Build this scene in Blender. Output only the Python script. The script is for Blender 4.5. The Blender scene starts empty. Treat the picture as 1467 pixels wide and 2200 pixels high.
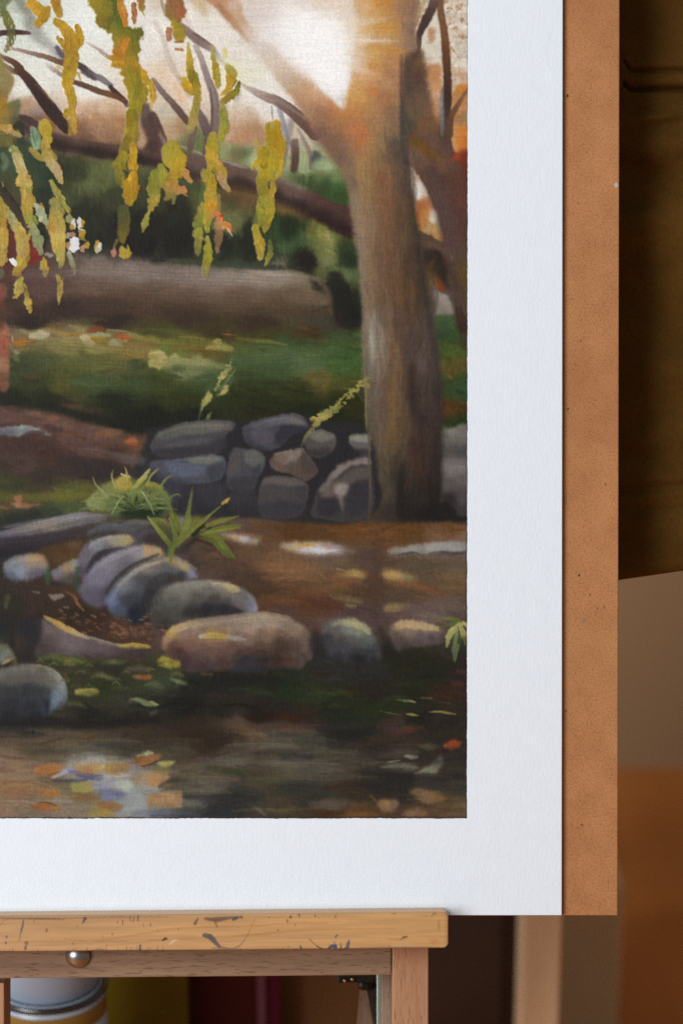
import bpy, bmesh, math, random
import numpy as np
from mathutils import Vector, Matrix

# ---------------------------------------------------------------- camera, light, exposure
SC = bpy.context.scene
COL = SC.collection
U = 0.00027                   # metres per drawing unit on the picture plane
DIST = 1.2                    # camera to picture plane
LEAN = math.radians(16)       # the easel leans back, the camera looks down square on to it
FR = Matrix.Rotation(-LEAN, 4, 'X')

cam = bpy.data.cameras.new('camera')
cam.sensor_fit = 'VERTICAL'
cam.sensor_height = 36
cam.sensor_width = 24
cam.lens = DIST / (2200 * U) * 36
cam.clip_start = 0.05
cam.clip_end = 50
cam.dof.use_dof = True
cam.dof.focus_distance = DIST + 0.001
cam.dof.aperture_fstop = cam.lens / 19.0
cam.dof.aperture_blades = 7
cob = bpy.data.objects.new('camera', cam)
cob.matrix_world = FR @ Matrix.Translation((0, -DIST, 0)) @ Matrix.Rotation(math.pi / 2, 4, 'X')
COL.objects.link(cob)
SC.camera = cob

W = bpy.data.worlds.new('World')
SC.world = W
W.use_nodes = True
bg = W.node_tree.nodes['Background']
bg.inputs['Color'].default_value = (0.98, 0.97, 0.95, 1)
bg.inputs['Strength'].default_value = 0.17

win = bpy.data.lights.new('window_light', 'AREA')
win.shape = 'RECTANGLE'
win.size, win.size_y = 1.3, 2.3
win.energy = 82
win.color = (0.97, 0.985, 1.0)
wob = bpy.data.objects.new('window_light', win)
wob.location = (-1.62, -1.9, 1.05)
wob.rotation_euler = (Vector((0.0, 0, -0.05)) - Vector(wob.location)).to_track_quat('-Z', 'Y').to_euler()
COL.objects.link(wob)

sid = bpy.data.lights.new('side_fill_light', 'AREA')   # added fill lamp without a known source, cool light on the paint tin
sid.shape = 'RECTANGLE'
sid.size, sid.size_y = .5, .9
sid.energy = 9
sid.color = (0.80, 0.90, 1.0)
sob = bpy.data.objects.new('side_fill_light', sid)
sob.location = (-1.5, .42, .15)
sob.rotation_euler = (Vector((-.1, .15, -.45)) - Vector(sob.location)).to_track_quat('-Z', 'Y').to_euler()
COL.objects.link(sob)

SC.view_settings.view_transform = 'Standard'
SC.view_settings.look = 'None'
SC.view_settings.exposure = 0.0
SC.view_settings.gamma = 1.0
SC.view_settings.use_curve_mapping = False
SC.render.engine = 'CYCLES'
SC.cycles.use_denoising = False
SC.cycles.max_bounces = 5


# ---------------------------------------------------------------- helpers
def at(px, py, y=0.0):
    """point of the easel's own frame that lies y metres behind the picture plane"""
    k = (DIST + y) / DIST * U
    return Vector(((px - 733.5) * k, y, (1100 - py) * k))


def wat(px, py, wy):
    """world point seen at (px, py) on the upright plane world-y = wy"""
    o = FR @ Vector((0, -DIST, 0))
    d = (FR @ at(px, py)) - o
    return o + d * ((wy - o.y) / d.y)


def lin(c):
    v = col(c)
    return np.where(v <= 0.04045, v / 12.92, ((v + 0.055) / 1.055) ** 2.4)


def tag(o, label, cat, group=None, kind=None):
    if label: o['label'] = label
    if cat: o['category'] = cat
    if group: o['group'] = group
    if kind: o['kind'] = kind
    return o


def empty(name, loc=(0, 0, 0)):
    o = bpy.data.objects.new(name, None)
    o.empty_display_size = 0.05
    COL.objects.link(o)
    o.location = loc
    return o


def link(name, me, mat, parent=None, smooth=False):
    o = bpy.data.objects.new(name, me)
    COL.objects.link(o)
    if mat: me.materials.append(mat)
    if parent: o.parent = parent
    if smooth:
        me.polygons.foreach_set('use_smooth', [True] * len(me.polygons))
    return o


def from_bm(name, bm, mat, parent=None, smooth=False):
    bmesh.ops.recalc_face_normals(bm, faces=bm.faces)
    me = bpy.data.meshes.new(name)
    bm.to_mesh(me)
    bm.free()
    return link(name, me, mat, parent, smooth)


def box(bm, lo, hi, bev=0.0, seg=2):
    lo, hi = Vector(lo), Vector(hi)
    r = bmesh.ops.create_cube(bm, size=1)
    vs = r['verts']
    for v in vs:
        v.co = Vector([(lo[i] + hi[i]) / 2 + v.co[i] * (hi[i] - lo[i]) for i in range(3)])
    if bev:
        es = list({e for v in vs for e in v.link_edges})
        bmesh.ops.bevel(bm, geom=es, offset=bev, segments=seg, affect='EDGES', profile=0.5)


def lathe(bm, prof, n=48, mat=Matrix()):
    rings = []
    for r, z in prof:
        rings.append([bm.verts.new(mat @ Vector((r * math.cos(2 * math.pi * i / n), r * math.sin(2 * math.pi * i / n), z))) for i in range(n)])
    for a, b in zip(rings, rings[1:]):
        for i in range(n):
            j = (i + 1) % n
            bm.faces.new((a[i], a[j], b[j], b[i]))
    bm.faces.new(rings[0][::-1])
    bm.faces.new(rings[-1])


def grid_mesh(name, V, ny, nx, C=None, attr='pigment'):
    """V: ny*nx x 3 vertices"""
    me = bpy.data.meshes.new(name)
    i = np.arange(ny * nx, dtype=np.int32).reshape(ny, nx)
    q = np.stack([i[:-1, :-1], i[1:, :-1], i[1:, 1:], i[:-1, 1:]], -1).reshape(-1, 4)
    me.vertices.add(ny * nx)
    me.vertices.foreach_set('co', np.ascontiguousarray(V, np.float32).ravel())
    me.loops.add(q.size)
    me.loops.foreach_set('vertex_index', q.ravel())
    me.polygons.add(len(q))
    me.polygons.foreach_set('loop_start', np.arange(0, q.size, 4, dtype=np.int32))
    me.polygons.foreach_set('use_smooth', np.ones(len(q), bool))
    me.update(calc_edges=True)
    if C is not None:
        a = me.color_attributes.new(attr, 'FLOAT_COLOR', 'POINT')
        c4 = np.ones((ny * nx, 4), np.float32)
        c4[:, :3] = C.reshape(-1, 3)
        a.data.foreach_set('color', c4.ravel())
    return me


class NT:
    """small node-tree writer"""
    def __init__(s, name, rough=0.6, spec=0.3):
        s.m = bpy.data.materials.new(name)
        s.m.use_nodes = True
        s.t = s.m.node_tree
        s.b = s.t.nodes['Principled BSDF']
        s.b.inputs['Roughness'].default_value = rough
        s.b.inputs['Specular IOR Level'].default_value = spec
        s.co = s.t.nodes.new('ShaderNodeTexCoord').outputs['Object']

    def n(s, kind, **k):
        x = s.t.nodes.new(kind)
        for a, v in k.items():
            if a in x.inputs: x.inputs[a].default_value = v
            else: setattr(x, a, v)
        return x

    def l(s, a, b):
        s.t.links.new(a, b)

    def map(s, scale, rot=(0, 0, 0)):
        x = s.n('ShaderNodeMapping')
        x.inputs['Scale'].default_value = scale
        x.inputs['Rotation'].default_value = rot
        s.l(s.co, x.inputs['Vector'])
        return x.outputs[0]

    def noise(s, vec, scale, detail=3, rough=0.55, dist=0.0):
        x = s.n('ShaderNodeTexNoise')
        x.inputs['Scale'].default_value = scale
        x.inputs['Detail'].default_value = detail
        x.inputs['Roughness'].default_value = rough
        x.inputs['Distortion'].default_value = dist
        s.l(vec, x.inputs['Vector'])
        return x.outputs['Fac']

    def ramp(s, fac, stops):
        x = s.n('ShaderNodeValToRGB')
        e = x.color_ramp.elements
        while len(e) < len(stops): e.new(0.5)
        for q, (p, c) in zip(e, stops):
            q.position = p
            q.color = tuple(lin(c)) + (1,) if isinstance(c, str) else (c, c, c, 1)
        s.l(fac, x.inputs['Fac'])
        return x.outputs['Color']

    def mix(s, a, b, fac, mode='MIX'):
        x = s.n('ShaderNodeMix', data_type='RGBA', blend_type=mode)
        for v, i in ((a, 6), (b, 7), (fac, 0)):
            if hasattr(v, 'links') or hasattr(v, 'is_linked'): s.l(v, x.inputs[i])
            elif isinstance(v, str): x.inputs[i].default_value = tuple(lin(v)) + (1,)
            else: x.inputs[i].default_value = v
        return x.outputs[2]

    def base(s, c):
        if isinstance(c, str): s.b.inputs['Base Color'].default_value = tuple(lin(c)) + (1,)
        else: s.l(c, s.b.inputs['Base Color'])

    def bump(s, h, strength=0.3, dist=0.001, prev=None):
        x = s.n('ShaderNodeBump')
        x.inputs['Strength'].default_value = strength
        x.inputs['Distance'].default_value = dist
        s.l(h, x.inputs['Height'])
        if prev is not None: s.l(prev, x.inputs['Normal'])
        s.l(x.outputs[0], s.b.inputs['Normal'])
        return x.outputs[0]


# ---------------------------------------------------------------- oil paint engine
# A small numpy "paint box": strokes and scumbles are laid one over another on a
# pigment sheet (colour + paint thickness), which becomes the paint film's mesh.
PX = 0.6                       # pigment cells per drawing unit
CW, CH = 1012, 1762            # drawing units of the visible part of the picture
NX, NY = int(CW * PX) + 1, int(CH * PX) + 1
rng = np.random.RandomState(11)


def vnoise(ny, nx, sy, sx, seed):
    """smooth value noise, cell size sy x sx, range 0..1"""
    r = np.random.RandomState(seed)
    gy, gx = int(ny / sy) + 3, int(nx / sx) + 3
    g = r.rand(gy, gx).astype(np.float32)
    y = np.arange(ny, dtype=np.float32) / sy
    x = np.arange(nx, dtype=np.float32) / sx
    iy, ix = y.astype(int), x.astype(int)
    fy, fx = y - iy, x - ix
    fy = (fy * fy * (3 - 2 * fy))[:, None]
    fx = (fx * fx * (3 - 2 * fx))[None, :]
    a = g[np.ix_(iy, ix)]
    b = g[np.ix_(iy, ix + 1)]
    c = g[np.ix_(iy + 1, ix)]
    d = g[np.ix_(iy + 1, ix + 1)]
    return (a * (1 - fx) + b * fx) * (1 - fy) + (c * (1 - fx) + d * fx) * fy


def col(c):
    if isinstance(c, str):
        return np.array([int(c[i:i + 2], 16) for i in (0, 2, 4)], np.float32) / 255
    return np.array(c, np.float32) / 255


def spline(pts, closed=False, step=1.0):
    """Catmull-Rom through pts (any columns), sampled about every `step` cells"""
    p = np.array(pts, np.float32)
    n = len(p)
    if n == 2 and not closed:
        m = max(2, int(np.hypot(*(p[1, :2] - p[0, :2])) / step) + 1)
        t = np.linspace(0, 1, m, dtype=np.float32)[:, None]
        return p[0] * (1 - t) + p[1] * t
    out = []
    for i in range(n if closed else n - 1):
        if closed:
            a, b, c, d = p[(i - 1) % n], p[i], p[(i + 1) % n], p[(i + 2) % n]
        else:
            a, b, c, d = p[max(i - 1, 0)], p[i], p[i + 1], p[min(i + 2, n - 1)]
        m = max(2, int(np.hypot(*(c[:2] - b[:2])) / step) + 1)
        t = np.linspace(0, 1, m, endpoint=False, dtype=np.float32)[:, None]
        out.append(0.5 * (2 * b + (c - a) * t + (2 * a - 5 * b + 4 * c - d) * t * t
                          + (3 * b - a - 3 * c + d) * t * t * t))
    if not closed:
        out.append(p[-1:])
    return np.concatenate(out)


def blur(m, r):
    """separable gaussian, r = sigma in cells"""
    if r < 0.3:
        return m
    k = int(r * 2.6) + 1
    w = np.exp(-0.5 * (np.arange(-k, k + 1) / r) ** 2).astype(np.float32)
    w /= w.sum()
    for ax in (0, 1):
        pad = [(0, 0), (0, 0)]
        pad[ax] = (k, k)
        q = np.pad(m, pad, mode='edge')
        o = np.zeros_like(m)
        for j in range(2 * k + 1):
            o += w[j] * (q[j:j + m.shape[0]] if ax == 0 else q[:, j:j + m.shape[1]])
        m = o
    return m


class Sheet:
    def __init__(s, nx, ny, px, seed=3):
        s.nx, s.ny, s.px = nx, ny, px
        s.C = np.zeros((ny, nx, 3), np.float32)
        s.H = np.zeros((ny, nx), np.float32)
        s.wx = vnoise(ny, nx, 5, 5, seed) + .6 * vnoise(ny, nx, 2.2, 2.2, seed + 1) - .8
        s.wy = vnoise(ny, nx, 5, 5, seed + 2) + .6 * vnoise(ny, nx, 2.2, 2.2, seed + 3) - .8
        s.wX = vnoise(ny, nx, 18, 18, seed + 4) - .5
        s.wY = vnoise(ny, nx, 18, 18, seed + 5) - .5
        # tooth of the support: mostly upright threads
        s.tooth = .55 * vnoise(ny, nx, 9, 1.35, seed + 6) + .45 * vnoise(ny, nx, 1.5, 1.5, seed + 7)
        s.streak = vnoise(ny, nx, 1.6, 22, seed + 8)
        s.o = (0., 0., 1.)
        s.eps = 40.
        s.brk = vnoise(ny, nx, 2.2, 1.5, seed + 12) * .8 + s.tooth * .2
        s.sk, s.grain = 1., .4          # edge softness factor, how much the tooth breaks an edge

    def T(s, x0, y0, k=4.315):
        s.o = (x0, y0, k)

    def g(s, pts):
        x0, y0, k = s.o
        return [((p[0] / k + x0) * s.px, (p[1] / k + y0) * s.px) for p in pts]

    def u(s, v):
        return v / s.o[2] * s.px

    def box(s, P, m):
        x0 = max(0, int(P[:, 0].min() - m)); x1 = min(s.nx, int(P[:, 0].max() + m) + 2)
        y0 = max(0, int(P[:, 1].min() - m)); y1 = min(s.ny, int(P[:, 1].max() + m) + 2)
        return x0, x1, y0, y1

    def lay(s, b, m, c, h):
        x0, x1, y0, y1 = b
        m3 = m[..., None]
        s.C[y0:y1, x0:x1] = s.C[y0:y1, x0:x1] * (1 - m3) + c * m3
        if h is not None:
            s.H[y0:y1, x0:x1] = s.H[y0:y1, x0:x1] * (1 - m) + h * m

    def mix(s, b, cols):
        """colour field from (x, y, colour) spots in current units"""
        x0, x1, y0, y1 = b
        Y, X = np.mgrid[y0:y1, x0:x1].astype(np.float32)
        X = X + s.wX[y0:y1, x0:x1] * 14 * s.px
        Y = Y + s.wY[y0:y1, x0:x1] * 10 * s.px
        q = s.g([(a[0], a[1]) for a in cols])
        num = np.zeros(X.shape + (3,), np.float32)
        den = np.zeros(X.shape, np.float32)
        for (qx, qy), a in zip(q, cols):
            w = 1 / (((X - qx) ** 2 + (Y - qy) ** 2) + s.eps) ** 1.6
            num += w[..., None] * col(a[2])
            den += w
        return num / den[..., None]

    def P(s, pts, c, soft=4, op=1., rough=1., h=None, dry=0., line=False):
        """a filled patch; c is one colour or a list of (x, y, colour) spots"""
        gp = s.g(pts)
        sf = s.u(soft) * s.sk
        K = np.array(gp, np.float32) if line else spline(gp, True, 2.0)
        b = s.box(K, sf * 3 + 3)
        x0, x1, y0, y1 = b
        if x1 <= x0 or y1 <= y0:
            return
        Y, X = np.mgrid[y0:y1, x0:x1].astype(np.float32)
        X = X + s.wx[y0:y1, x0:x1] * rough * 2.2
        Y = Y + s.wy[y0:y1, x0:x1] * rough * 2.2
        ins = np.zeros(X.shape, bool)
        A, B = K, np.roll(K, -1, 0)
        for (ax, ay), (bx, by) in zip(A, B):
            if ay == by:
                continue
            cr = (ay > Y) != (by > Y)
            ins ^= cr & (X < (bx - ax) * (Y - ay) / (by - ay) + ax)
        m = blur(ins.astype(np.float32), sf)
        m = np.clip(m + (s.brk[y0:y1, x0:x1] - .5) * 4 * m * (1 - m) * s.grain, 0, 1)
        if dry:
            m = m * np.clip((s.tooth[y0:y1, x0:x1] - dry * .62) * 6 + .5, 0, 1)
        cc = s.mix(b, c) if isinstance(c, list) else col(c)
        s.lay(b, m * op, cc, None if h is None else h * (.7 + .6 * s.tooth[y0:y1, x0:x1]))

    def S(s, pts, w, c, soft=3, op=1., dry=0., br=.1, h=None, rough=.4, fi=0., fo=0., sub=False):
        """a brush stroke along pts; w (full width) and c may be lists along it"""
        gp = s.g(pts)
        K = spline(gp, False, .9)
        n = len(K)
        t = np.linspace(0, 1, n, dtype=np.float32)
        W = w if isinstance(w, (list, tuple)) else [w * .8, w, w * .8]
        W = np.interp(t, np.linspace(0, 1, len(W)), np.array(W, np.float32)) * .5 / s.o[2] * s.px
        W = np.maximum(W, .28)
        cl = c if isinstance(c, list) else [c]
        cl = np.stack([col(q) for q in cl])
        tc = np.linspace(0, 1, len(cl)) if len(cl) > 1 else None
        sf = max(s.u(soft) * (s.sk if h is None else 1), .35)
        b = s.box(K, W.max() + sf * 2 + 2)
        x0, x1, y0, y1 = b
        if x1 <= x0 or y1 <= y0:
            return
        Y, X = np.mgrid[y0:y1, x0:x1].astype(np.float32)
        if h is not None:
            rough *= 2.2
        X = X + s.wx[y0:y1, x0:x1] * rough * 2
        Y = Y + s.wy[y0:y1, x0:x1] * rough * 2
        best = np.full(X.shape, 1e9, np.float32)
        idx = np.zeros(X.shape, np.int32)
        for i in range(n):
            d = np.hypot(X - K[i, 0], Y - K[i, 1]) - W[i]
            k = d < best
            best[k] = d[k]
            idx[k] = i
        if h is not None:
            best = best + (s.tooth[y0:y1, x0:x1] - .5) * 1.7
        m = np.clip(.5 - best / (2 * sf), 0, 1)
        m = m * m * (3 - 2 * m)
        m = np.clip(m + (s.brk[y0:y1, x0:x1] - .5) * 4 * m * (1 - m) * s.grain, 0, 1)
        tg = np.gradient(K, axis=0)
        tg /= np.maximum(np.hypot(tg[:, 0], tg[:, 1])[:, None], 1e-6)
        lat = (X - K[idx, 0]) * -tg[idx, 1] + (Y - K[idx, 1]) * tg[idx, 0]
        tt = t[idx]
        if fi:
            m = m * np.clip(tt / fi, 0, 1)
        if fo:
            m = m * np.clip((1 - tt) / fo, 0, 1)
        if dry:
            m = m * np.clip((s.tooth[y0:y1, x0:x1] - dry * (.35 + .45 * tt)) * 7 + .5, 0, 1)
        seed = rng.rand() * 99
        bri = np.sin(lat * 1.3 + seed + .7 * np.sin(tt * 2 + seed)) * .5 + np.sin(lat * 2.1 + seed * 3) * .5
        bri = bri * (.4 + .9 * s.tooth[y0:y1, x0:x1])
        if tc is not None:
            cc = np.stack([np.interp(tt, tc, cl[:, k]) for k in range(3)], -1)
        else:
            cc = np.broadcast_to(cl[0], X.shape + (3,))
        cc = cc * (1 + br * .55 * bri[..., None])
        hh = None
        if h is not None:
            rim = np.clip(1 + best / 1.2, 0, 1)          # ridge pushed to the stroke's edge
            hh = h * (.74 + .08 * bri + .3 * rim + .3 * (s.wX[y0:y1, x0:x1] + .4 * s.wx[y0:y1, x0:x1]))
            cc = cc * (1 + 0.06 * s.wx[y0:y1, x0:x1] + .14 * s.wY[y0:y1, x0:x1])[..., None]
        s.lay(b, m * op, cc, hh)
        if h is not None and h >= .45 and not sub and W.max() > 2.2:
            r = np.random.RandomState(int(K[0, 0] * 7 + K[0, 1] * 13) % 99991)
            o = s.o
            for _ in range(int(n * .9 / W.max() * 1.1) + 1):
                i = r.randint(n)
                sd = r.choice((-1, 1)) * W[i] * r.uniform(.3, 1.05)
                x, y = K[i, 0] - tg[i, 1] * sd, K[i, 1] + tg[i, 0] * sd
                l = W[i] * r.uniform(.7, 1.6)
                a = math.atan2(tg[i, 1], tg[i, 0]) + r.randn() * .35
                q = cl[min(int(t[i] * len(cl)), len(cl) - 1)] * (1 + r.randn() * .07) + r.randn(3) * .02
                s.o = (0, 0, s.px)
                s.S([(x - math.cos(a) * l / 2, y - math.sin(a) * l / 2), (x + math.cos(a) * l / 2, y + math.sin(a) * l / 2)],
                    [W[i] * .5, W[i] * r.uniform(.7, 1.1), W[i] * .25], list(np.clip(q, 0, 1)[None] * 255), soft=.6 * s.px / s.px, op=.9,
                    dry=r.choice((0, 0, .25)), h=h * r.uniform(.8, 1.25), sub=True)
            s.o = o

    def R(s, box, n, L, w, ang, jit=.05, op=.5, spread=25, seed=0, br=.2, h=None):
        """go over an area again with n loose strokes that pick up what lies there"""
        r = np.random.RandomState(seed)
        ax, ay, bx, by = box
        o = s.o
        s.o = (0, 0, 1)
        for _ in range(n):
            x, y = r.uniform(ax, bx), r.uniform(ay, by)
            iy, ix = min(max(int(y * s.px), 0), s.ny - 1), min(max(int(x * s.px), 0), s.nx - 1)
            c = s.C[iy, ix] * (1 + r.randn() * jit) + r.randn(3) * jit * .12
            a = math.radians(ang + r.randn() * spread)
            l = L * r.uniform(.5, 1.2)
            dx, dy = math.cos(a) * l / 2, math.sin(a) * l / 2
            k = r.randn() * l * .08
            ww = w * r.uniform(.6, 1.3)
            s.S([(x - dx, y - dy), (x + k * math.sin(a), y - k * math.cos(a)), (x + dx, y + dy)],
                [ww * .6, ww, ww * .4], list(np.clip(c, 0, 1)[None] * 255), soft=ww * .22, op=op * r.uniform(.6, 1),
                br=br, h=h)
        s.o = o

    def base(s, spots, x0=0, y0=0):
        """thin first lay-in: colour spots melted together"""
        q = np.array([(a[0] * s.px, a[1] * s.px) for a in spots], np.float32)
        cc = np.stack([col(a[2]) for a in spots])
        for r0 in range(0, s.ny, 60):
            r1 = min(s.ny, r0 + 60)
            Y, X = np.mgrid[r0:r1, 0:s.nx].astype(np.float32)
            X = X + s.wX[r0:r1] * 26 * s.px + s.wx[r0:r1] * 4
            Y = Y + s.wY[r0:r1] * 12 * s.px + s.wy[r0:r1] * 2
            near = np.where((q[:, 1] > r0 - 130 * s.px) & (q[:, 1] < r1 + 130 * s.px))[0]
            num = np.zeros(X.shape + (3,), np.float32)
            den = np.zeros(X.shape, np.float32)
            for i in near:
                w = 1 / (((X - q[i, 0]) * .8) ** 2 + ((Y - q[i, 1]) * 1.25) ** 2 + 30) ** 2
                num += w[..., None] * cc[i]
                den += w
            s.C[r0:r1] = num / den[..., None]
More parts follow.
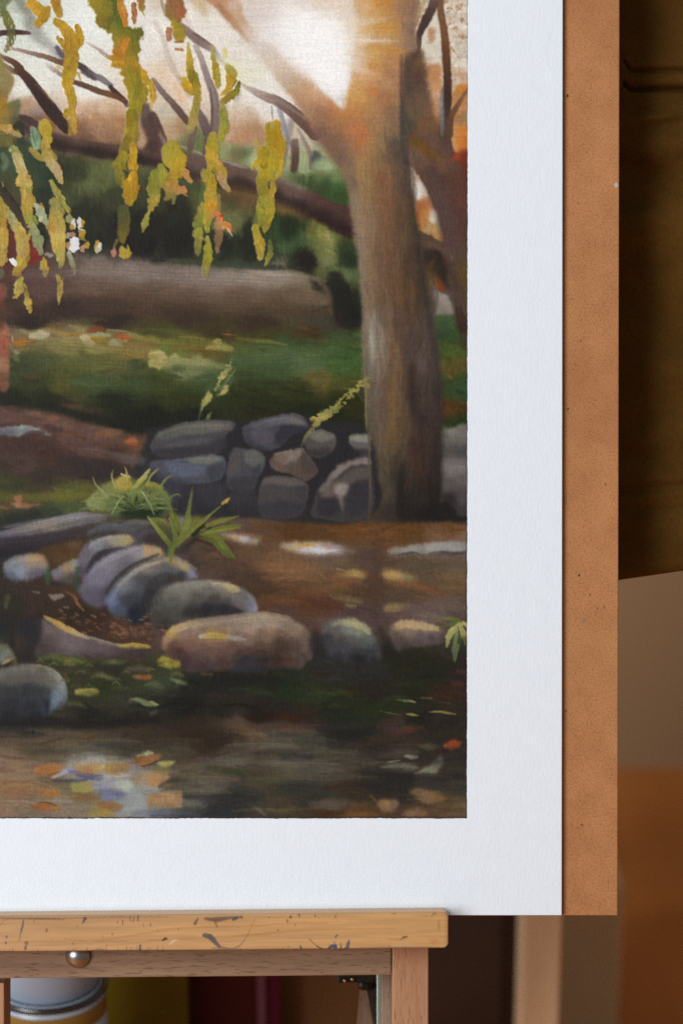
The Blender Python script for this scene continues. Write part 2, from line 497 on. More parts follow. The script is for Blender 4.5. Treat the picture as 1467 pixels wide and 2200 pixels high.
# ---------------------------------------------------------------- the picture itself
K = Sheet(NX, NY, PX)
K.base([
 # glowing sky and far trees
 (0,0,'b9c0ae'),(60,50,'d0d6cb'),(200,60,'e3e7e0'),(200,190,'e1e4db'),(70,200,'dfe0d6'),(120,140,'dfe2d8'),(300,100,'e2ded6'),
 (340,200,'dfc9b3'),(330,60,'dfdcd3'),(420,60,'e3ddd2'),(480,120,'e3ddd2'),(560,200,'e7e3da'),(520,170,'e2e0c8'),
 (400,200,'e3d4c2'),(600,235,'e5e0d8'),(580,20,'d9cbc0'),(640,40,'e9e7e5'),(690,100,'edecea'),(700,180,'ecebea'),(720,20,'e2d2bd'),
 (640,150,'e6e1da'),(60,235,'b4977e'),(20,260,'a48a70'),(180,232,'d8c0a8'),(230,225,'d6bea6'),(230,262,'aa8062'),(180,300,'82604a'),
 (270,290,'84624a'),(340,262,'c9b497'),(420,310,'6c7048'),(500,275,'d2bca4'),(525,292,'b98e6c'),(560,290,'b08c6c'),(520,330,'8f9468'),
 (560,335,'b4b08c'),(640,290,'cabca4'),(690,350,'a6b47e'),(690,400,'40542a'),(720,420,'405c28'),
 (960,60,'d6c8b5'),(990,120,'d2c4b2'),(925,180,'c79a72'),(985,200,'c89a6a'),(990,330,'703022'),(985,290,'cc8440'),
 (940,300,'70503c'),(980,430,'6a4034'),(1000,560,'60463c'),(950,600,'5a4a42'),(1000,640,'62524a'),
 # hedge
 (30,320,'3c4a34'),(60,400,'4a5432'),(100,460,'38402a'),(130,370,'2e331e'),(160,370,'383d22'),(215,365,'626a3a'),(200,395,'5c6238'),(250,420,'3e4228'),(190,470,'2e2f20'),(190,520,'262820'),
 (270,480,'24221b'),(330,480,'25231b'),(300,530,'1f1e19'),(350,420,'3c4028'),(400,400,'46502f'),(415,390,'4e5a38'),(380,520,'20201a'),(440,420,'5a5c30'),(500,450,'5e6038'),(490,480,'6c7048'),
 (520,520,'2c3720'),(480,530,'2a2e1e'),(600,470,'2c4020'),(560,455,'504c26'),(640,520,'3e5830'),(620,490,'30441e'),(660,560,'23261c'),(560,560,'323e2a'),(440,555,'3c422e'),(690,500,'7a7c3c'),
 (700,540,'707a44'),(720,480,'4a5020'),(720,560,'4b5830'),(755,560,'2c3c20'),(740,600,'424a2a'),(730,650,'242419'),(700,620,'1e1c16'),(745,670,'1c1e14'),(690,580,'50582e'),
 # lying log
 (20,580,'5c3632'),(60,580,'5a423e'),(130,575,'5a4840'),(200,572,'7a6c62'),(300,585,'82746a'),(200,612,'705a4c'),(100,625,'604440'),(60,640,'50392f'),(30,650,'4c362c'),(420,600,'80706a'),(480,605,'8c7c72'),
 (600,590,'8e8072'),(560,592,'9a8c80'),(660,605,'80705a'),(500,640,'62503e'),(400,640,'5c4838'),(300,650,'553f30'),(220,650,'4a382c'),(600,655,'5c4a36'),(700,660,'58482f'),(150,660,'362822'),(60,690,'30241e'),
 (250,690,'32281e'),(400,685,'403024'),(550,695,'3e2e22'),(690,688,'464034'),(640,640,'6a5a44'),
 # far grass
 (40,722,'7a6a4c'),(150,725,'8e8054'),(250,735,'7e743c'),(80,780,'464e2a'),(40,790,'3a4424'),(200,775,'5c5c2a'),(300,755,'7e6c3a'),(300,790,'4c4e26'),(60,825,'383e18'),(130,820,'4e5220'),
 (200,820,'42522a'),(300,820,'3a4824'),(100,855,'22260f'),(30,860,'20240f'),(250,865,'1e240f'),(370,745,'6a7430'),(440,740,'6c5a26'),(400,790,'7a8252'),(460,820,'465830'),(400,850,'30360f'),(350,830,'38400f'),
 (560,755,'485c2a'),(620,740,'3e5026'),(650,785,'54683e'),(590,790,'3a4e26'),(720,740,'405a26'),(740,780,'3e621e'),(600,835,'343c17'),(500,850,'2c320f'),(560,870,'262a0f'),(640,840,'32340f'),(720,825,'50521f'),(690,815,'6a5c30'),
 (740,860,'2e2e10'),(700,890,'1e260c'),(650,880,'202510'),(420,900,'181c0f'),(330,900,'161a0e'),(280,905,'161a0e'),(350,720,'46421f'),(460,715,'42381e'),(560,722,'44401e'),(660,715,'4a3a1e'),
 (960,715,'345028'),(945,700,'4c5c3c'),(970,755,'4c5c20'),(980,790,'5c5024'),(985,830,'345026'),(965,880,'56391a'),(990,905,'283a18'),(960,830,'3c4c22'),
 # earth bank, left
 (20,890,'62463e'),(80,892,'6a4c42'),(130,902,'6e5040'),(220,930,'664c42'),(160,940,'62463e'),(290,955,'684a38'),(300,975,'62402e'),(40,965,'46302a'),(100,970,'462e28'),(200,965,'5e4438'),
 (60,1000,'4c3a30'),(30,990,'40302a'),(150,995,'3e2c28'),(250,985,'482e26'),(220,1015,'322a28'),(270,1010,'38302e'),(310,995,'5a4c44'),(100,1030,'382e26'),(30,1040,'3c3c20'),(150,1065,'5e6028'),(200,1065,'625f26'),(60,1070,'4c4c24'),
 (50,1085,'665034'),(150,1088,'4a5430'),(60,1105,'283028'),(20,1125,'2a2c26'),(120,1105,'34402e'),
 # stone wall ground tones
 (400,950,'3c3a3c'),(400,1080,'2c2a2c'),(600,970,'24221f'),(740,950,'282420'),(480,1080,'2c2a2a'),(660,1010,'24221f'),(760,980,'2a2626'),(350,1010,'3a3a44'),
 # earth, right
 (420,1120,'625046'),(560,1125,'68503c'),(520,1110,'5a4a42'),(620,1140,'5a3a1a'),(690,1140,'5e401f'),(760,1130,'6a4620'),(880,1137,'64441f'),(970,1133,'6c4a28'),(990,1152,'806454'),(930,1155,'745640'),(830,1155,'6c4a2a'),
 (480,1195,'54402f'),(560,1180,'664c34'),(600,1200,'6c543c'),(450,1250,'584640'),(500,1250,'4c382c'),(600,1222,'805d3f'),(650,1222,'7c5c3f'),(700,1198,'6c5a4a'),(800,1200,'5a483c'),(900,1208,'60503f'),(980,1212,'665648'),(560,1270,'4a3626'),
 (620,1262,'644830'),(580,1295,'5a3e28'),(700,1262,'684e34'),(800,1270,'54402f'),(900,1275,'604c34'),(980,1260,'6e563c'),(700,1300,'5a3828'),(600,1315,'584238'),(800,1318,'584644'),(950,1302,'6c5a54'),
 (900,1312,'685650'),(650,1290,'603f26'),(720,1330,'5c4a44'),(980,1330,'5c4c46'),(860,1290,'58463a'),
 # around the left stones
 (80,1150,'3c3034'),(20,1170,'2c262a'),(140,1185,'4a341f'),(60,1275,'3a2c24'),(20,1290,'30281f'),(150,1290,'3c2e24'),(200,1330,'3a281e'),(60,1350,'2c2622'),(20,1350,'26221f'),(260,1345,'52382a'),(320,1365,'58443a'),(160,1270,'4a3624'),(100,1310,'3a2a20'),(160,1320,'302418'),
 (330,1150,'463832'),(290,1165,'5e5c66'),
 # moss and dark bank
 (200,1430,'3c3a22'),(300,1440,'34341f'),(230,1480,'303419'),(260,1500,'36362a'),(340,1460,'3c422c'),(420,1485,'22221a'),(300,1530,'24221b'),(200,1545,'1a1816'),(60,1545,'201e1e'),(560,1472,'22241a'),(620,1485,'202c18'),(480,1475,'24221c'),
 (600,1520,'2a241e'),(480,1515,'28241a'),(400,1520,'1c1a14'),(700,1450,'2e2c28'),(680,1492,'2e361a'),(740,1500,'2a2c18'),(800,1440,'2e2c2a'),(860,1430,'28281a'),(930,1445,'26281a'),(980,1450,'322824'),(900,1500,'26281a'),
 (970,1490,'3a2a1e'),(800,1530,'2a3018'),(730,1535,'22281a'),(900,1550,'26241a'),(960,1540,'302a24'),(560,1535,'201a14'),(640,1540,'34221a'),(800,1490,'2a241c'),
 # water
 (50,1562,'38322a'),(60,1598,'564c38'),(180,1588,'5c503a'),(200,1565,'4e422e'),(300,1572,'382e22'),(400,1575,'342819'),(460,1595,'322619'),(520,1555,'564638'),(540,1570,'5e4c3c'),(600,1585,'545044'),(620,1560,'4e4034'),(500,1632,'524a40'),
 (620,1642,'5c5648'),(660,1600,'4e4a3e'),(560,1662,'484230'),(400,1660,'605442'),(440,1688,'605a4e'),(380,1620,'4c4434'),(500,1710,'383632'),(430,1742,'484846'),(480,1745,'323434'),(600,1740,'4a4030'),(660,1705,'36342c'),
 (720,1578,'2c2a26'),(780,1575,'2c2a28'),(800,1592,'362e26'),(740,1635,'4a4438'),(700,1655,'524e44'),(830,1685,'322e28'),(760,1702,'3a3024'),(720,1730,'544c3e'),(700,1745,'46301e'),(760,1748,'6a4c2c'),(850,1605,'382c24'),
 (860,1562,'46362e'),(980,1620,'342e28'),(960,1660,'3e362e'),(880,1698,'322e28'),(980,1690,'3c3a32'),(900,1745,'604832'),(980,1728,'62543c'),(995,1750,'64543a'),(250,1600,'464036'),(120,1610,'605440'),
 (20,1640,'806a54'),(40,1655,'866e58'),(60,1690,'886848'),(20,1690,'866848'),(100,1672,'70604c'),(60,1740,'7a6e5e'),(20,1730,'8a7258'),(160,1745,'847866'),(200,1640,'a09c94'),(170,1630,'888074'),(250,1662,'88848a'),(300,1695,'9aa09c'),
 (320,1742,'84848a'),(290,1740,'8c908e'),(140,1700,'766c50'),(130,1720,'887c68'),(370,1700,'5a5444'),(220,1725,'847658'),
])
# loose going-over of the lay-in so that every field shows brush work
for bx, n, L, w, a, sp, jt in [
    ((0, 0, 340, 250), 160, 46, 15, 70, 50, .012), ((330, 0, 720, 260), 200, 50, 18, 55, 50, .012),
    ((0, 250, 760, 340), 220, 26, 9, 20, 60, .06), ((90, 340, 770, 560), 620, 30, 9, 80, 25, .10),
    ((0, 570, 720, 700), 330, 60, 9, 3, 8, .05), ((0, 700, 800, 920), 720, 42, 8, 2, 14, .11),
    ((940, 680, 1003, 930), 120, 28, 8, 30, 40, .12), ((0, 880, 330, 1060), 320, 40, 9, 18, 22, .08),
    ((0, 1040, 260, 1120), 120, 34, 7, -6, 16, .08), ((400, 1100, 1003, 1360), 620, 50, 9, 4, 14, .08),
    ((0, 1120, 420, 1420), 220, 34, 9, 10, 40, .08), ((0, 1400, 1003, 1570), 640, 40, 8, 3, 20, .11),
    ((0, 1560, 1003, 1757), 760, 66, 8, 2, 8, .09)]:
    K.R(bx, n, L, w, a, jt, .55, sp, seed=n + int(L))
K.sk = 1.5
# --- faint twigs and far saplings against the glow
K.T(330, 0)
K.P([(-60,-20),(130,-20),(150,120),(60,110),(-60,70)], 'cbb9a2', 26, .7)
K.P([(300,-30),(470,-30),(520,90),(480,150),(380,60)], 'b99a62', 16, .55)
K.S([(240,-10),(290,140),(350,270)], [60,44,30], 'cbbdb0', 10, .6)
K.S([(10,200),(80,330),(150,560),(240,740),(330,890)], [40,50,60,46,36], ['d0c6bc','c2b3a8','b6a79e'], 10, .75)
K.P([(0,560),(120,540),(160,660),(90,780),(0,740)], 'd9bd9e', 40, .6)
K.P([(200,760),(300,900),(310,950),(220,940)], 'd9ab80', 14, .6)
K.P([(300,220),(460,440),(520,480),(420,420)], 'e8e4dc', 8, .6)
K.P([(800,60),(1467,0),(1467,640),(1300,560),(1050,380),(880,220)], [(1300,250,'eeedee'),(950,120,'d8cdc8'),(1400,500,'ecebea'),(1100,330,'dfdad6'),(1000,20,'e0d4ca')], 50, .8)
K.P([(40,780),(240,980),(330,1180),(200,1320),(60,1240),(0,1000)], [(80,900,'cfc0aa'),(260,1200,'a68660'),(120,1250,'b89a78'),(120,1020,'beb6a4')], 24, .8)
K.P([(410,930),(520,930),(530,1060),(440,1060)], 'd2bcab', 16, .6)
K.P([(380,1290),(480,1280),(490,1420),(370,1400)], '6f7a48', 14, .85)
K.P([(690,1150),(1010,1150),(1030,1220),(960,1260),(720,1250)], 'b48a66', 24, .75)
K.P([(640,1370),(760,1350),(960,1440),(980,1560),(640,1500)], [(700,1400,'98a070'),(850,1420,'5e6a40'),(930,1480,'b2bc90'),(780,1430,'7c6a4a')], 18, .9)
K.S([(760,940),(800,870)], 40, 'b7aaa2', 12, .6)
K.S([(1095,985),(1105,1100)], 14, '7d7c7c', 5, .8)
K.S([(1160,1000),(1210,1160),(1240,1320),(1220,1460),(1190,1560)], [40,46,40,34,30], ['9a99a0','84848e','7f8089'], 8, .85)
K.S([(1280,1130),(1260,1260),(1250,1330)], [70,46,30], '8b8584', 14, .7)
K.S([(1310,1330),(1315,1440),(1300,1570)], [90,76,70], ['7a6a60','5e463c','5a443a'], 10, .95)
K.S([(1380,1320),(1400,1450),(1390,1570)], [70,80,80], ['b7ae94','a3ac80','98a474'], 10, .9)
K.S([(1340,1200),(1440,1400),(1467,1560)], [30,40,46], ['a79890','8d7a72','7a665e'], 8, .85)
# --- far trunk shadows on the left
K.T(0, 0)
K.P([(130,60),(240,0),(300,80),(330,140),(290,240),(200,130)], '8f8f84', 18, .75)
K.S([(150,-20),(240,80),(300,170)], [60,70,40], ['7f8668','8a8a7c','9a988e'], 14, .8)
K.S([(300,230),(360,330),(450,420),(560,500)], [150,120,90,70], ['8f9088','a09e98','a8a6a0','8a8788'], 26, .8)
K.S([(530,440),(570,500),(600,540)], [40,60,50], '5d565c', 9, .9)
K.S([(-10,315),(90,300),(200,302),(280,310)], [60,50,44,26], ['5c3c38','44292a','4a2c2c','6a4e50'], 5, .98)
K.S([(120,450),(280,490),(430,530),(560,575),(640,600)], [26,36,46,56,60], ['a8908c','8d7268','7b5b48','5e3c2c'], 6, .95)
K.S([(690,590),(760,620),(850,690),(940,730),(1030,790)], [60,64,60,60,40], ['523c36','4a3a38','6a5e60','807674','766c70'], 7, .95)
K.S([(760,670),(830,700),(890,740)], [20,50,20], '564a50', 6, .8)
K.S([(1020,800),(1080,870),(1150,930),(1180,975)], [30,56,54,40], '43302f', 5, .97)
K.S([(670,755),(800,800),(930,850),(1060,890),(1150,930)], [46,54,56,56,40], ['5a4038','634433','6e4b30','6a442c'], 6, .96)
K.S([(800,390),(900,450),(1010,530)], [14,30,40], ['cbbcb4','a48e84','8f7870'], 8, .75, dry=.4)
K.S([(440,600),(520,660),(580,700)], [40,44,40], ['cfc4bb','a08a80','6e564e'], 8, .8, dry=.35)
# --- bushes beyond the stream
K.P([(190,930),(340,900),(430,1010),(500,1100),(540,1220),(300,1110),(180,1080)], [(300,940,'bd9f80'),(330,1020,'9a8e88'),(240,980,'b08f70'),(460,1120,'8a5a3c'),(340,1090,'6a4a40'),(520,1180,'7c4f34')], 16, .9)
K.P([(690,1020),(900,960),(1180,1000),(1210,1200),(1160,1330),(760,1320),(640,1240),(690,1120)], [(760,1040,'c7ab90'),(950,1000,'d2b898'),(1130,1030,'cbab86'),(900,1100,'b08a64'),(1120,1120,'a57b50'),(740,1180,'8a5c44'),(900,1200,'a07e60'),(1100,1220,'a8825c'),(800,1280,'6e5340'),(1050,1290,'8a6c52')], 18, .92)
K.R((160,225,275,300), 60, 18, 6, 30, .08, .6, 40, seed=5)
K.P([(1290,1160),(1360,1300),(1350,1360),(1280,1360)], 'b89b7a', 12, .9)
# --- fallen tree across the stream
K.T(0, 0, 1)
K.P([(40,258),(110,285),(150,297),(180,303),(265,316),(330,328),(400,330),(474,346),(560,371),(640,402),(690,420),(760,446),(762,512),(700,488),(640,462),(590,434),(520,413),(470,404),(400,386),(330,360),(250,346),(170,332),(118,322),(60,290)],
    [(80,270,'4d3a36'),(160,305,'5d463e'),(265,321,'5a423a'),(330,335,'5a403a'),(420,342,'6c584e'),(490,358,'705a4e'),(560,380,'75604f'),(640,410,'7c6a60'),(700,430,'5c4038'),(740,450,'50382f'),
     (130,315,'33241f'),(200,325,'33261f'),(300,345,'2e2220'),(380,368,'46322e'),(450,388,'3f2e29'),(520,402,'40302a'),(590,420,'3e2c28'),(640,446,'382826'),(690,468,'362622'),(750,500,'332320')], 2.2)
K.S([(95,284),(160,305),(265,322),(335,334),(420,342),(490,360),(560,382),(640,413),(700,436),(750,452)], [8,14,12,14,16,18,20,20,20,16], ['4d3a36','5d463e','5a423a','5a403a','6a5248','6c584c','725c50','6e5a50','5a4038','50382f'], 6, .75, br=.15)
K.S([(110,306),(180,322),(265,336),(340,350),(410,376),(480,392),(560,410),(640,448),(700,474),(755,498)], [8,14,16,16,14,16,18,18,18,18], ['36261f','30221d','2e2220','30241f','3e2e28','40302a','3a2a26','382826','34211e','301e1c'], 6, .8, br=.15)
K.S([(586,384),(615,390),(655,406)], [8,14,8], '8a7a6e', 5, .6)
K.S([(384,312),(420,326),(436,331)], [4,6,3], 'a89a84', 2.5, .8)
K.S([(474,345),(500,352),(530,362)], [3,6,3], 'a39a8a', 2, .7)
# orange-lit lower bank under the fallen tree
K.P([(478,410),(510,405),(555,418),(560,440),(520,446),(480,440)], [(500,412,'71502c'),(545,425,'7e5a38'),(490,432,'4e4328'),(530,440,'6a5232')], 6, .9)
K.P([(590,434),(640,455),(662,470),(630,468),(595,455)], '88643a', 5, .85)
K.P([(414,380),(450,392),(470,402),(440,398)], '8f6c44', 3, .8)
# --- bare limbs rising from the fallen tree
K.T(0, 0)
K.P([(1300,980),(1380,960),(1420,1110),(1480,1220),(1480,1420),(1340,1400),(1370,1300),(1320,1180)], [(1340,1010,'6c5a54'),(1360,1140,'5c4640'),(1440,1260,'5c443c'),(1400,1360,'523a34')], 8)
K.T(330, 0)
K.S([(200,200),(300,280),(420,380),(530,450)], [50,76,84,60], ['a8978e','8a746c','7a645c','96827a'], 9, .92)
K.S([(380,310),(460,360),(550,430)], 16, '5a4a46', 5, .7)
K.S([(540,440),(600,530),(660,600)], [50,50,30], ['9c8f8c','aaa09c','b8b0aa'], 10, .8)
K.S([(390,430),(450,560),(500,720),(560,880),(580,1060),(570,1240)], [46,56,64,84,96,100], ['b6a8a0','9d8c86','8f7e7c','87756f','7f6c68','7c6660'], 7, .95)
K.S([(525,820),(545,1000),(540,1200)], [8,20,14], '5a4844', 5, .7)
K.S([(410,1030),(460,1120),(500,1230)], [60,90,90], ['7c6a68','705c58','685450'], 8, .95)
K.S([(0,740),(80,850),(180,960),(260,1060),(320,1130)], [40,52,60,66,60], ['8f7d76','7c6860','6a524a','5a443a'], 6, .95)
K.S([(380,1190),(350,1300),(340,1380)], [60,56,60], ['6f5c54','7a665c','665046'], 10, .9)
K.S([(-10,1080),(40,1200),(90,1340)], [90,100,100], '5a423c', 7, .96)
K.P([(60,1220),(130,1330),(120,1370),(70,1290)], 'bda78a', 8, .6)
K.S([(490,1300),(480,1440)], [40,50], '6b534a', 8, .9)
# green gap between limb and trunk
K.T(0, 0)
K.S([(-10,505),(60,540),(130,580),(200,640)], [20,46,60,60], ['8f7a74','6e4e3e','5c3c2a','4c3026'], 5, .96)
K.S([(0,560),(60,610),(130,660),(190,670)], [20,34,50,60], ['8a8068','7a6a52','6e5444','5a3c2e'], 6, .9)
K.S([(170,640),(250,720),(330,820),(400,920),(480,1020),(560,1120),(620,1200)], [70,90,104,112,124,120,80], ['5a3c2e','4a3025','3c2822','38241f','36241e','3a2822','3a2822'], 6, .97)
K.S([(330,780),(420,860),(500,960)], [10,22,12], '7a5c44', 7, .7)
K.S([(200,1090),(280,1120),(360,1170)], [60,76,60], ['44302f','4a3634','4e3a34'], 8, .95)
K.T(670, 340)
K.P([(20,60),(70,0),(140,-10),(250,120),(310,240),(350,430),(200,400),(60,340),(15,200)], [(90,40,'a3ad84'),(150,90,'98a878'),(100,150,'62703c'),(230,190,'7e9458'),(150,230,'35512a'),(250,260,'3c5f22'),(120,300,'31501f'),(270,340,'35501f'),(60,330,'4a4a30')], 6, .96)
K.T(670, 0)
K.P([(0,1420),(40,1400),(140,1470),(200,1553),(0,1560)], [(10,1440,'464a4e'),(90,1500,'9aa878'),(150,1550,'9fb07e')], 8, .9)
# --- big limb to the upper left, melting into the light
K.T(330, 0)
K.P([(480,-20),(760,-20),(860,200),(1000,330),(1200,480),(1467,660),(1560,900),(1620,1300),(1500,1180),(1440,1120),(1300,935),(1195,800),(1060,610),(900,412),(700,222),(620,130),(560,60)],
    [(540,20,'b98460'),(620,60,'bb8c68'),(700,120,'b98f6c'),(760,190,'c3a283'),(640,110,'b07e5c'),(720,60,'d4bca8'),(800,200,'c0986f'),(830,330,'d3c2b2'),(900,360,'cfc4b8'),(1000,450,'d6d0c8'),(1100,600,'d2c4b4'),(1200,620,'d8c0a6'),(1180,720,'b9a48e'),(1280,760,'b89a7a'),(1300,640,'cfa585'),(1400,800,'bb9066'),(1330,900,'b08866'),(1450,980,'a87c5c'),(1467,760,'c98d5c'),(1440,880,'c08a58'),(1000,330,'e4e0dc')], 10, .93)
K.S([(560,40),(700,180),(800,300)], [8,24,12], '9c7454', 14, .5)
# --- dark branch running down into the trunk
K.S([(640,560),(760,640),(900,730)], [90,130,60], ['d8dca8','dfdeb6','e2ddcc'], 40, .5)
K.S([(800,775),(900,830),(1020,890),(1150,940),(1280,1030),(1400,1140),(1500,1240)], [16,60,86,96,112,116,130], ['cabdb0','b3a398','9c887e','836b60','73564c','6a4c42','664a40'], 6, .95)
K.S([(1100,900),(1250,990),(1400,1100)], [10,26,20], 'a08d84', 8, .5)
# --- speckled autumn leaves right of the trunk
K.T(670, 0)
r9 = np.random.RandomState(9)
for i in range(420):
    x, y = r9.uniform(930, 1455), r9.uniform(-10, 830)
    cc = ['e6e0d2', 'ddd6c6', 'd0c2b2', 'c4a88c', 'b4906e', 'e4dfd2', 'c8b096', 'd6cebe', 'ab7c54', 'c9bba8'][r9.randint(10)]
    a = r9.choice((r9.uniform(1.1, 2.1), r9.uniform(-.4, .5)))
    l = r9.uniform(16, 46)
    K.S([(x, y), (x + math.cos(a) * l, y + math.sin(a) * l)], [r9.uniform(14, 30), r9.uniform(20, 40), r9.uniform(6, 24)], cc, 6, .75, h=.12, rough=1)
K.P([(1030,200),(1180,120),(1200,600),(1060,610),(1020,420)], [(1100,240,'dcd6c8'),(1060,340,'e2dfd4'),(1150,500,'dcdcd0'),(1100,420,'d6d2c4'),(1110,560,'d8cfc0')], 10, .7)
K.P([(1075,270),(1135,260),(1140,350),(1090,410)], 'b5875f', 8, .85)
K.P([(1055,620),(1190,610),(1190,760),(1170,960),(1090,820)], [(1080,650,'bd8a62'),(1150,700,'c08a58'),(1130,800,'c9966a'),(1150,900,'cfb095')], 8, .95)
K.P([(1270,580),(1450,560),(1450,780),(1330,830),(1290,760)], [(1350,600,'e6e2d6'),(1430,620,'eae6da'),(1390,700,'b98f6c'),(1300,680,'cbb39c'),(1350,760,'cfc2b6')], 8, .7)
K.P([(1335,800),(1450,780),(1450,860),(1340,900)], 'cc7f30', 7, .9)
K.P([(1290,880),(1450,840),(1450,960),(1390,1010),(1300,960)], 'b98652', 9, .8)
K.P([(1290,1160),(1450,1020),(1450,1180),(1300,1210)], 'b38c62', 10, .8)
K.P([(1330,1090),(1420,1040),(1430,1120),(1350,1150)], '9a7a52', 9, .8, dry=.3)
K.P([(1262,1230),(1290,1170),(1450,1180),(1450,1390),(1380,1430),(1300,1400)], [(1300,1220,'c49058'),(1400,1200,'cc7e34'),(1350,1350,'d08538'),(1290,1350,'d2aa86'),(1430,1330,'c9762c')], 8, .95)
K.P([(1300,1440),(1450,1390),(1450,1600),(1320,1580)], [(1320,1450,'b4522c'),(1400,1460,'7c3626'),(1430,1540,'6b2e22'),(1350,1540,'74382a')], 10, .9)
# --- second stem
K.T(0, 0, 1)
K.P([(863,112),(880,102),(900,104),(913,130),(920,185),(930,230),(940,300),(950,330),(975,345),(985,352),(1010,420),(1010,700),(990,690),(975,600),(958,540),(946,505),(928,440),(905,385),(885,362),(864,300)],
    [(875,110,'7c5a44'),(890,118,'543f36'),(905,130,'7a5c3e'),(880,150,'5c4a40'),(905,170,'63463a'),(875,190,'5a4c42'),(905,205,'6e5844'),(925,230,'7c5c44'),(890,240,'6e5c46'),(915,270,'7c5a3c'),(870,270,'4a4442'),(880,310,'5c4c40'),(930,300,'6c5242'),
     (905,350,'62483c'),(930,380,'56423c'),(960,350,'7c5a40'),(955,390,'5a423c'),(975,350,'664a3a'),(985,380,'5f3e32'),(1000,380,'683428'),(940,430,'604a46'),(960,470,'5c4642'),(985,450,'5c4038'),(1000,440,'74402e'),(960,520,'604a48'),(985,540,'5e4840'),(1000,500,'5f3c32'),(980,600,'604c42'),(1000,600,'5e4a36'),(995,580,'5e4c26')], 3)
K.T(670, 0)
K.P([(890,1230),(960,1270),(1100,1390),(1180,1470),(1060,1450),(920,1350)], '7a5216', 16, .85)
K.P([(910,1370),(1030,1420),(1080,1553),(960,1560)], '7d6650', 14, .6)
K.S([(1180,-20),(1195,130),(1225,300),(1240,480),(1250,640),(1255,860),(1235,1080),(1225,1250),(1240,1400)], [60,66,72,80,74,80,96,110,140], ['7c5a44','7c5a40','7a5236','6a4428','553a2c','44302a','4a3a34','5a463c','624a40'], 7, .97)
K.S([(1210,820),(1200,950),(1200,1080),(1205,1250)], [18,46,50,30], ['6a645c','8f8c88','85827f','6c645f'], 10, .85)
K.S([(1150,900),(1175,1000),(1170,1060)], [30,40,20], 'a9866a', 10, .5)
K.S([(1440,830),(1360,960),(1290,1080),(1262,1240)], [20,44,60,90], ['8f6846','7c5640','6a4a3a','624639'], 7, .95)
K.S([(1145,-20),(1105,90),(1040,220),(990,330),(985,430),(975,490)], [90,84,84,66,56,30], ['7a5f54','5a443e','4c3834','4a3833','55433a','5a463a'], 6, .97)
K.S([(1060,-20),(1010,80),(960,200),(930,300)], [36,46,46,20], ['bfae8e','b39c72','a58c6c','9c8570'], 10, .8)
# window of light between the stems
K.T(670, 340)
K.P([(905,75),(990,170),(1080,330),(1140,480),(1195,640),(1208,740),(1195,778),(1100,720),(1000,660),(958,560),(925,350),(910,220)],
    [(930,140,'cbbca8'),(970,200,'b89c86'),(980,270,'d6d4cc'),(960,330,'dcd8ce'),(1050,320,'cfc6c0'),(1060,400,'ab7448'),(960,420,'a8622c'),(1000,440,'a2572a'),(980,520,'ad6a34'),(1050,520,'bd8448'),(1120,540,'cbc4ae'),(1130,590,'cfc9b6'),(1040,610,'ab6f36'),(1080,650,'b39a70'),(1150,650,'b3965f'),(1180,740,'b98548'),(1110,700,'b07e46')], 5)
K.S([(950,380),(965,500),(990,640)], [40,50,50], ['a85f28','b0682c','a8703a'], 9, .75)
K.S([(1040,560),(1120,620)], 30, 'b2763a', 9, .5)
K.P([(940,240),(1000,235),(1010,360),(960,375)], 'dfdcd2', 7, .9, h=.2)
K.P([(1110,490),(1150,500),(1160,590),(1090,580)], 'cfcab8', 9, .85)
# dark crossing limb and what shows behind it
K.P([(1040,840),(1190,850),(1290,980),(1380,1160),(1440,1280),(1450,1330),(1330,1250),(1230,1190),(1140,1110),(1030,1010)], [(1060,880,'3a2f2a'),(1150,900,'33261f'),(1250,1050,'35271f'),(1320,1150,'44342a'),(1400,1270,'55463a'),(1100,1010,'3c3228')], 12, .95)
K.P([(1000,700),(1100,770),(1250,840),(1300,900),(1280,970),(1180,850),(1050,830)], [(1030,740,'604a42'),(1130,790,'6e4f40'),(1250,870,'6b5a50'),(1280,930,'5a4a40')], 10, .85)
K.S([(1295,900),(1298,940)], 14, 'b3a489', 5, .7)
K.P([(1310,1000),(1450,1030),(1450,1220),(1400,1210),(1340,1100)], [(1340,1030,'5c4c2e'),(1420,1060,'6a4c1e'),(1420,1150,'62481f')], 14, .85)
K.P([(1040,1010),(1110,1020),(1170,1110),(1230,1200),(1200,1235),(1100,1200),(1060,1110)], [(1080,1060,'4c4418'),(1110,1140,'7a4420'),(1170,1180,'86401e'),(1210,1210,'8a3c1c'),(1060,1100,'5a4a26')], 10, .95)
K.P([(1080,1230),(1240,1262),(1290,1330),(1310,1460),(1130,1475),(1110,1350)], [(1130,1270,'8a7e76'),(1230,1290,'9a9088'),(1150,1370,'8f857a'),(1260,1380,'918880'),(1200,1440,'80786c')], 7)
K.P([(1130,1465),(1310,1455),(1330,1570),(1130,1570)], [(1180,1500,'426030'),(1280,1500,'4c5c38'),(1220,1550,'35502a')], 8, .9)
K.S([(1350,1400),(1385,1500),(1400,1570)], [60,90,100], ['46342a','3c281f','38261e'], 10, .95)
K.S([(1270,1100),(1330,1240),(1390,1330)], 40, '5c4e48', 14, .6)
K.sk = 1.3
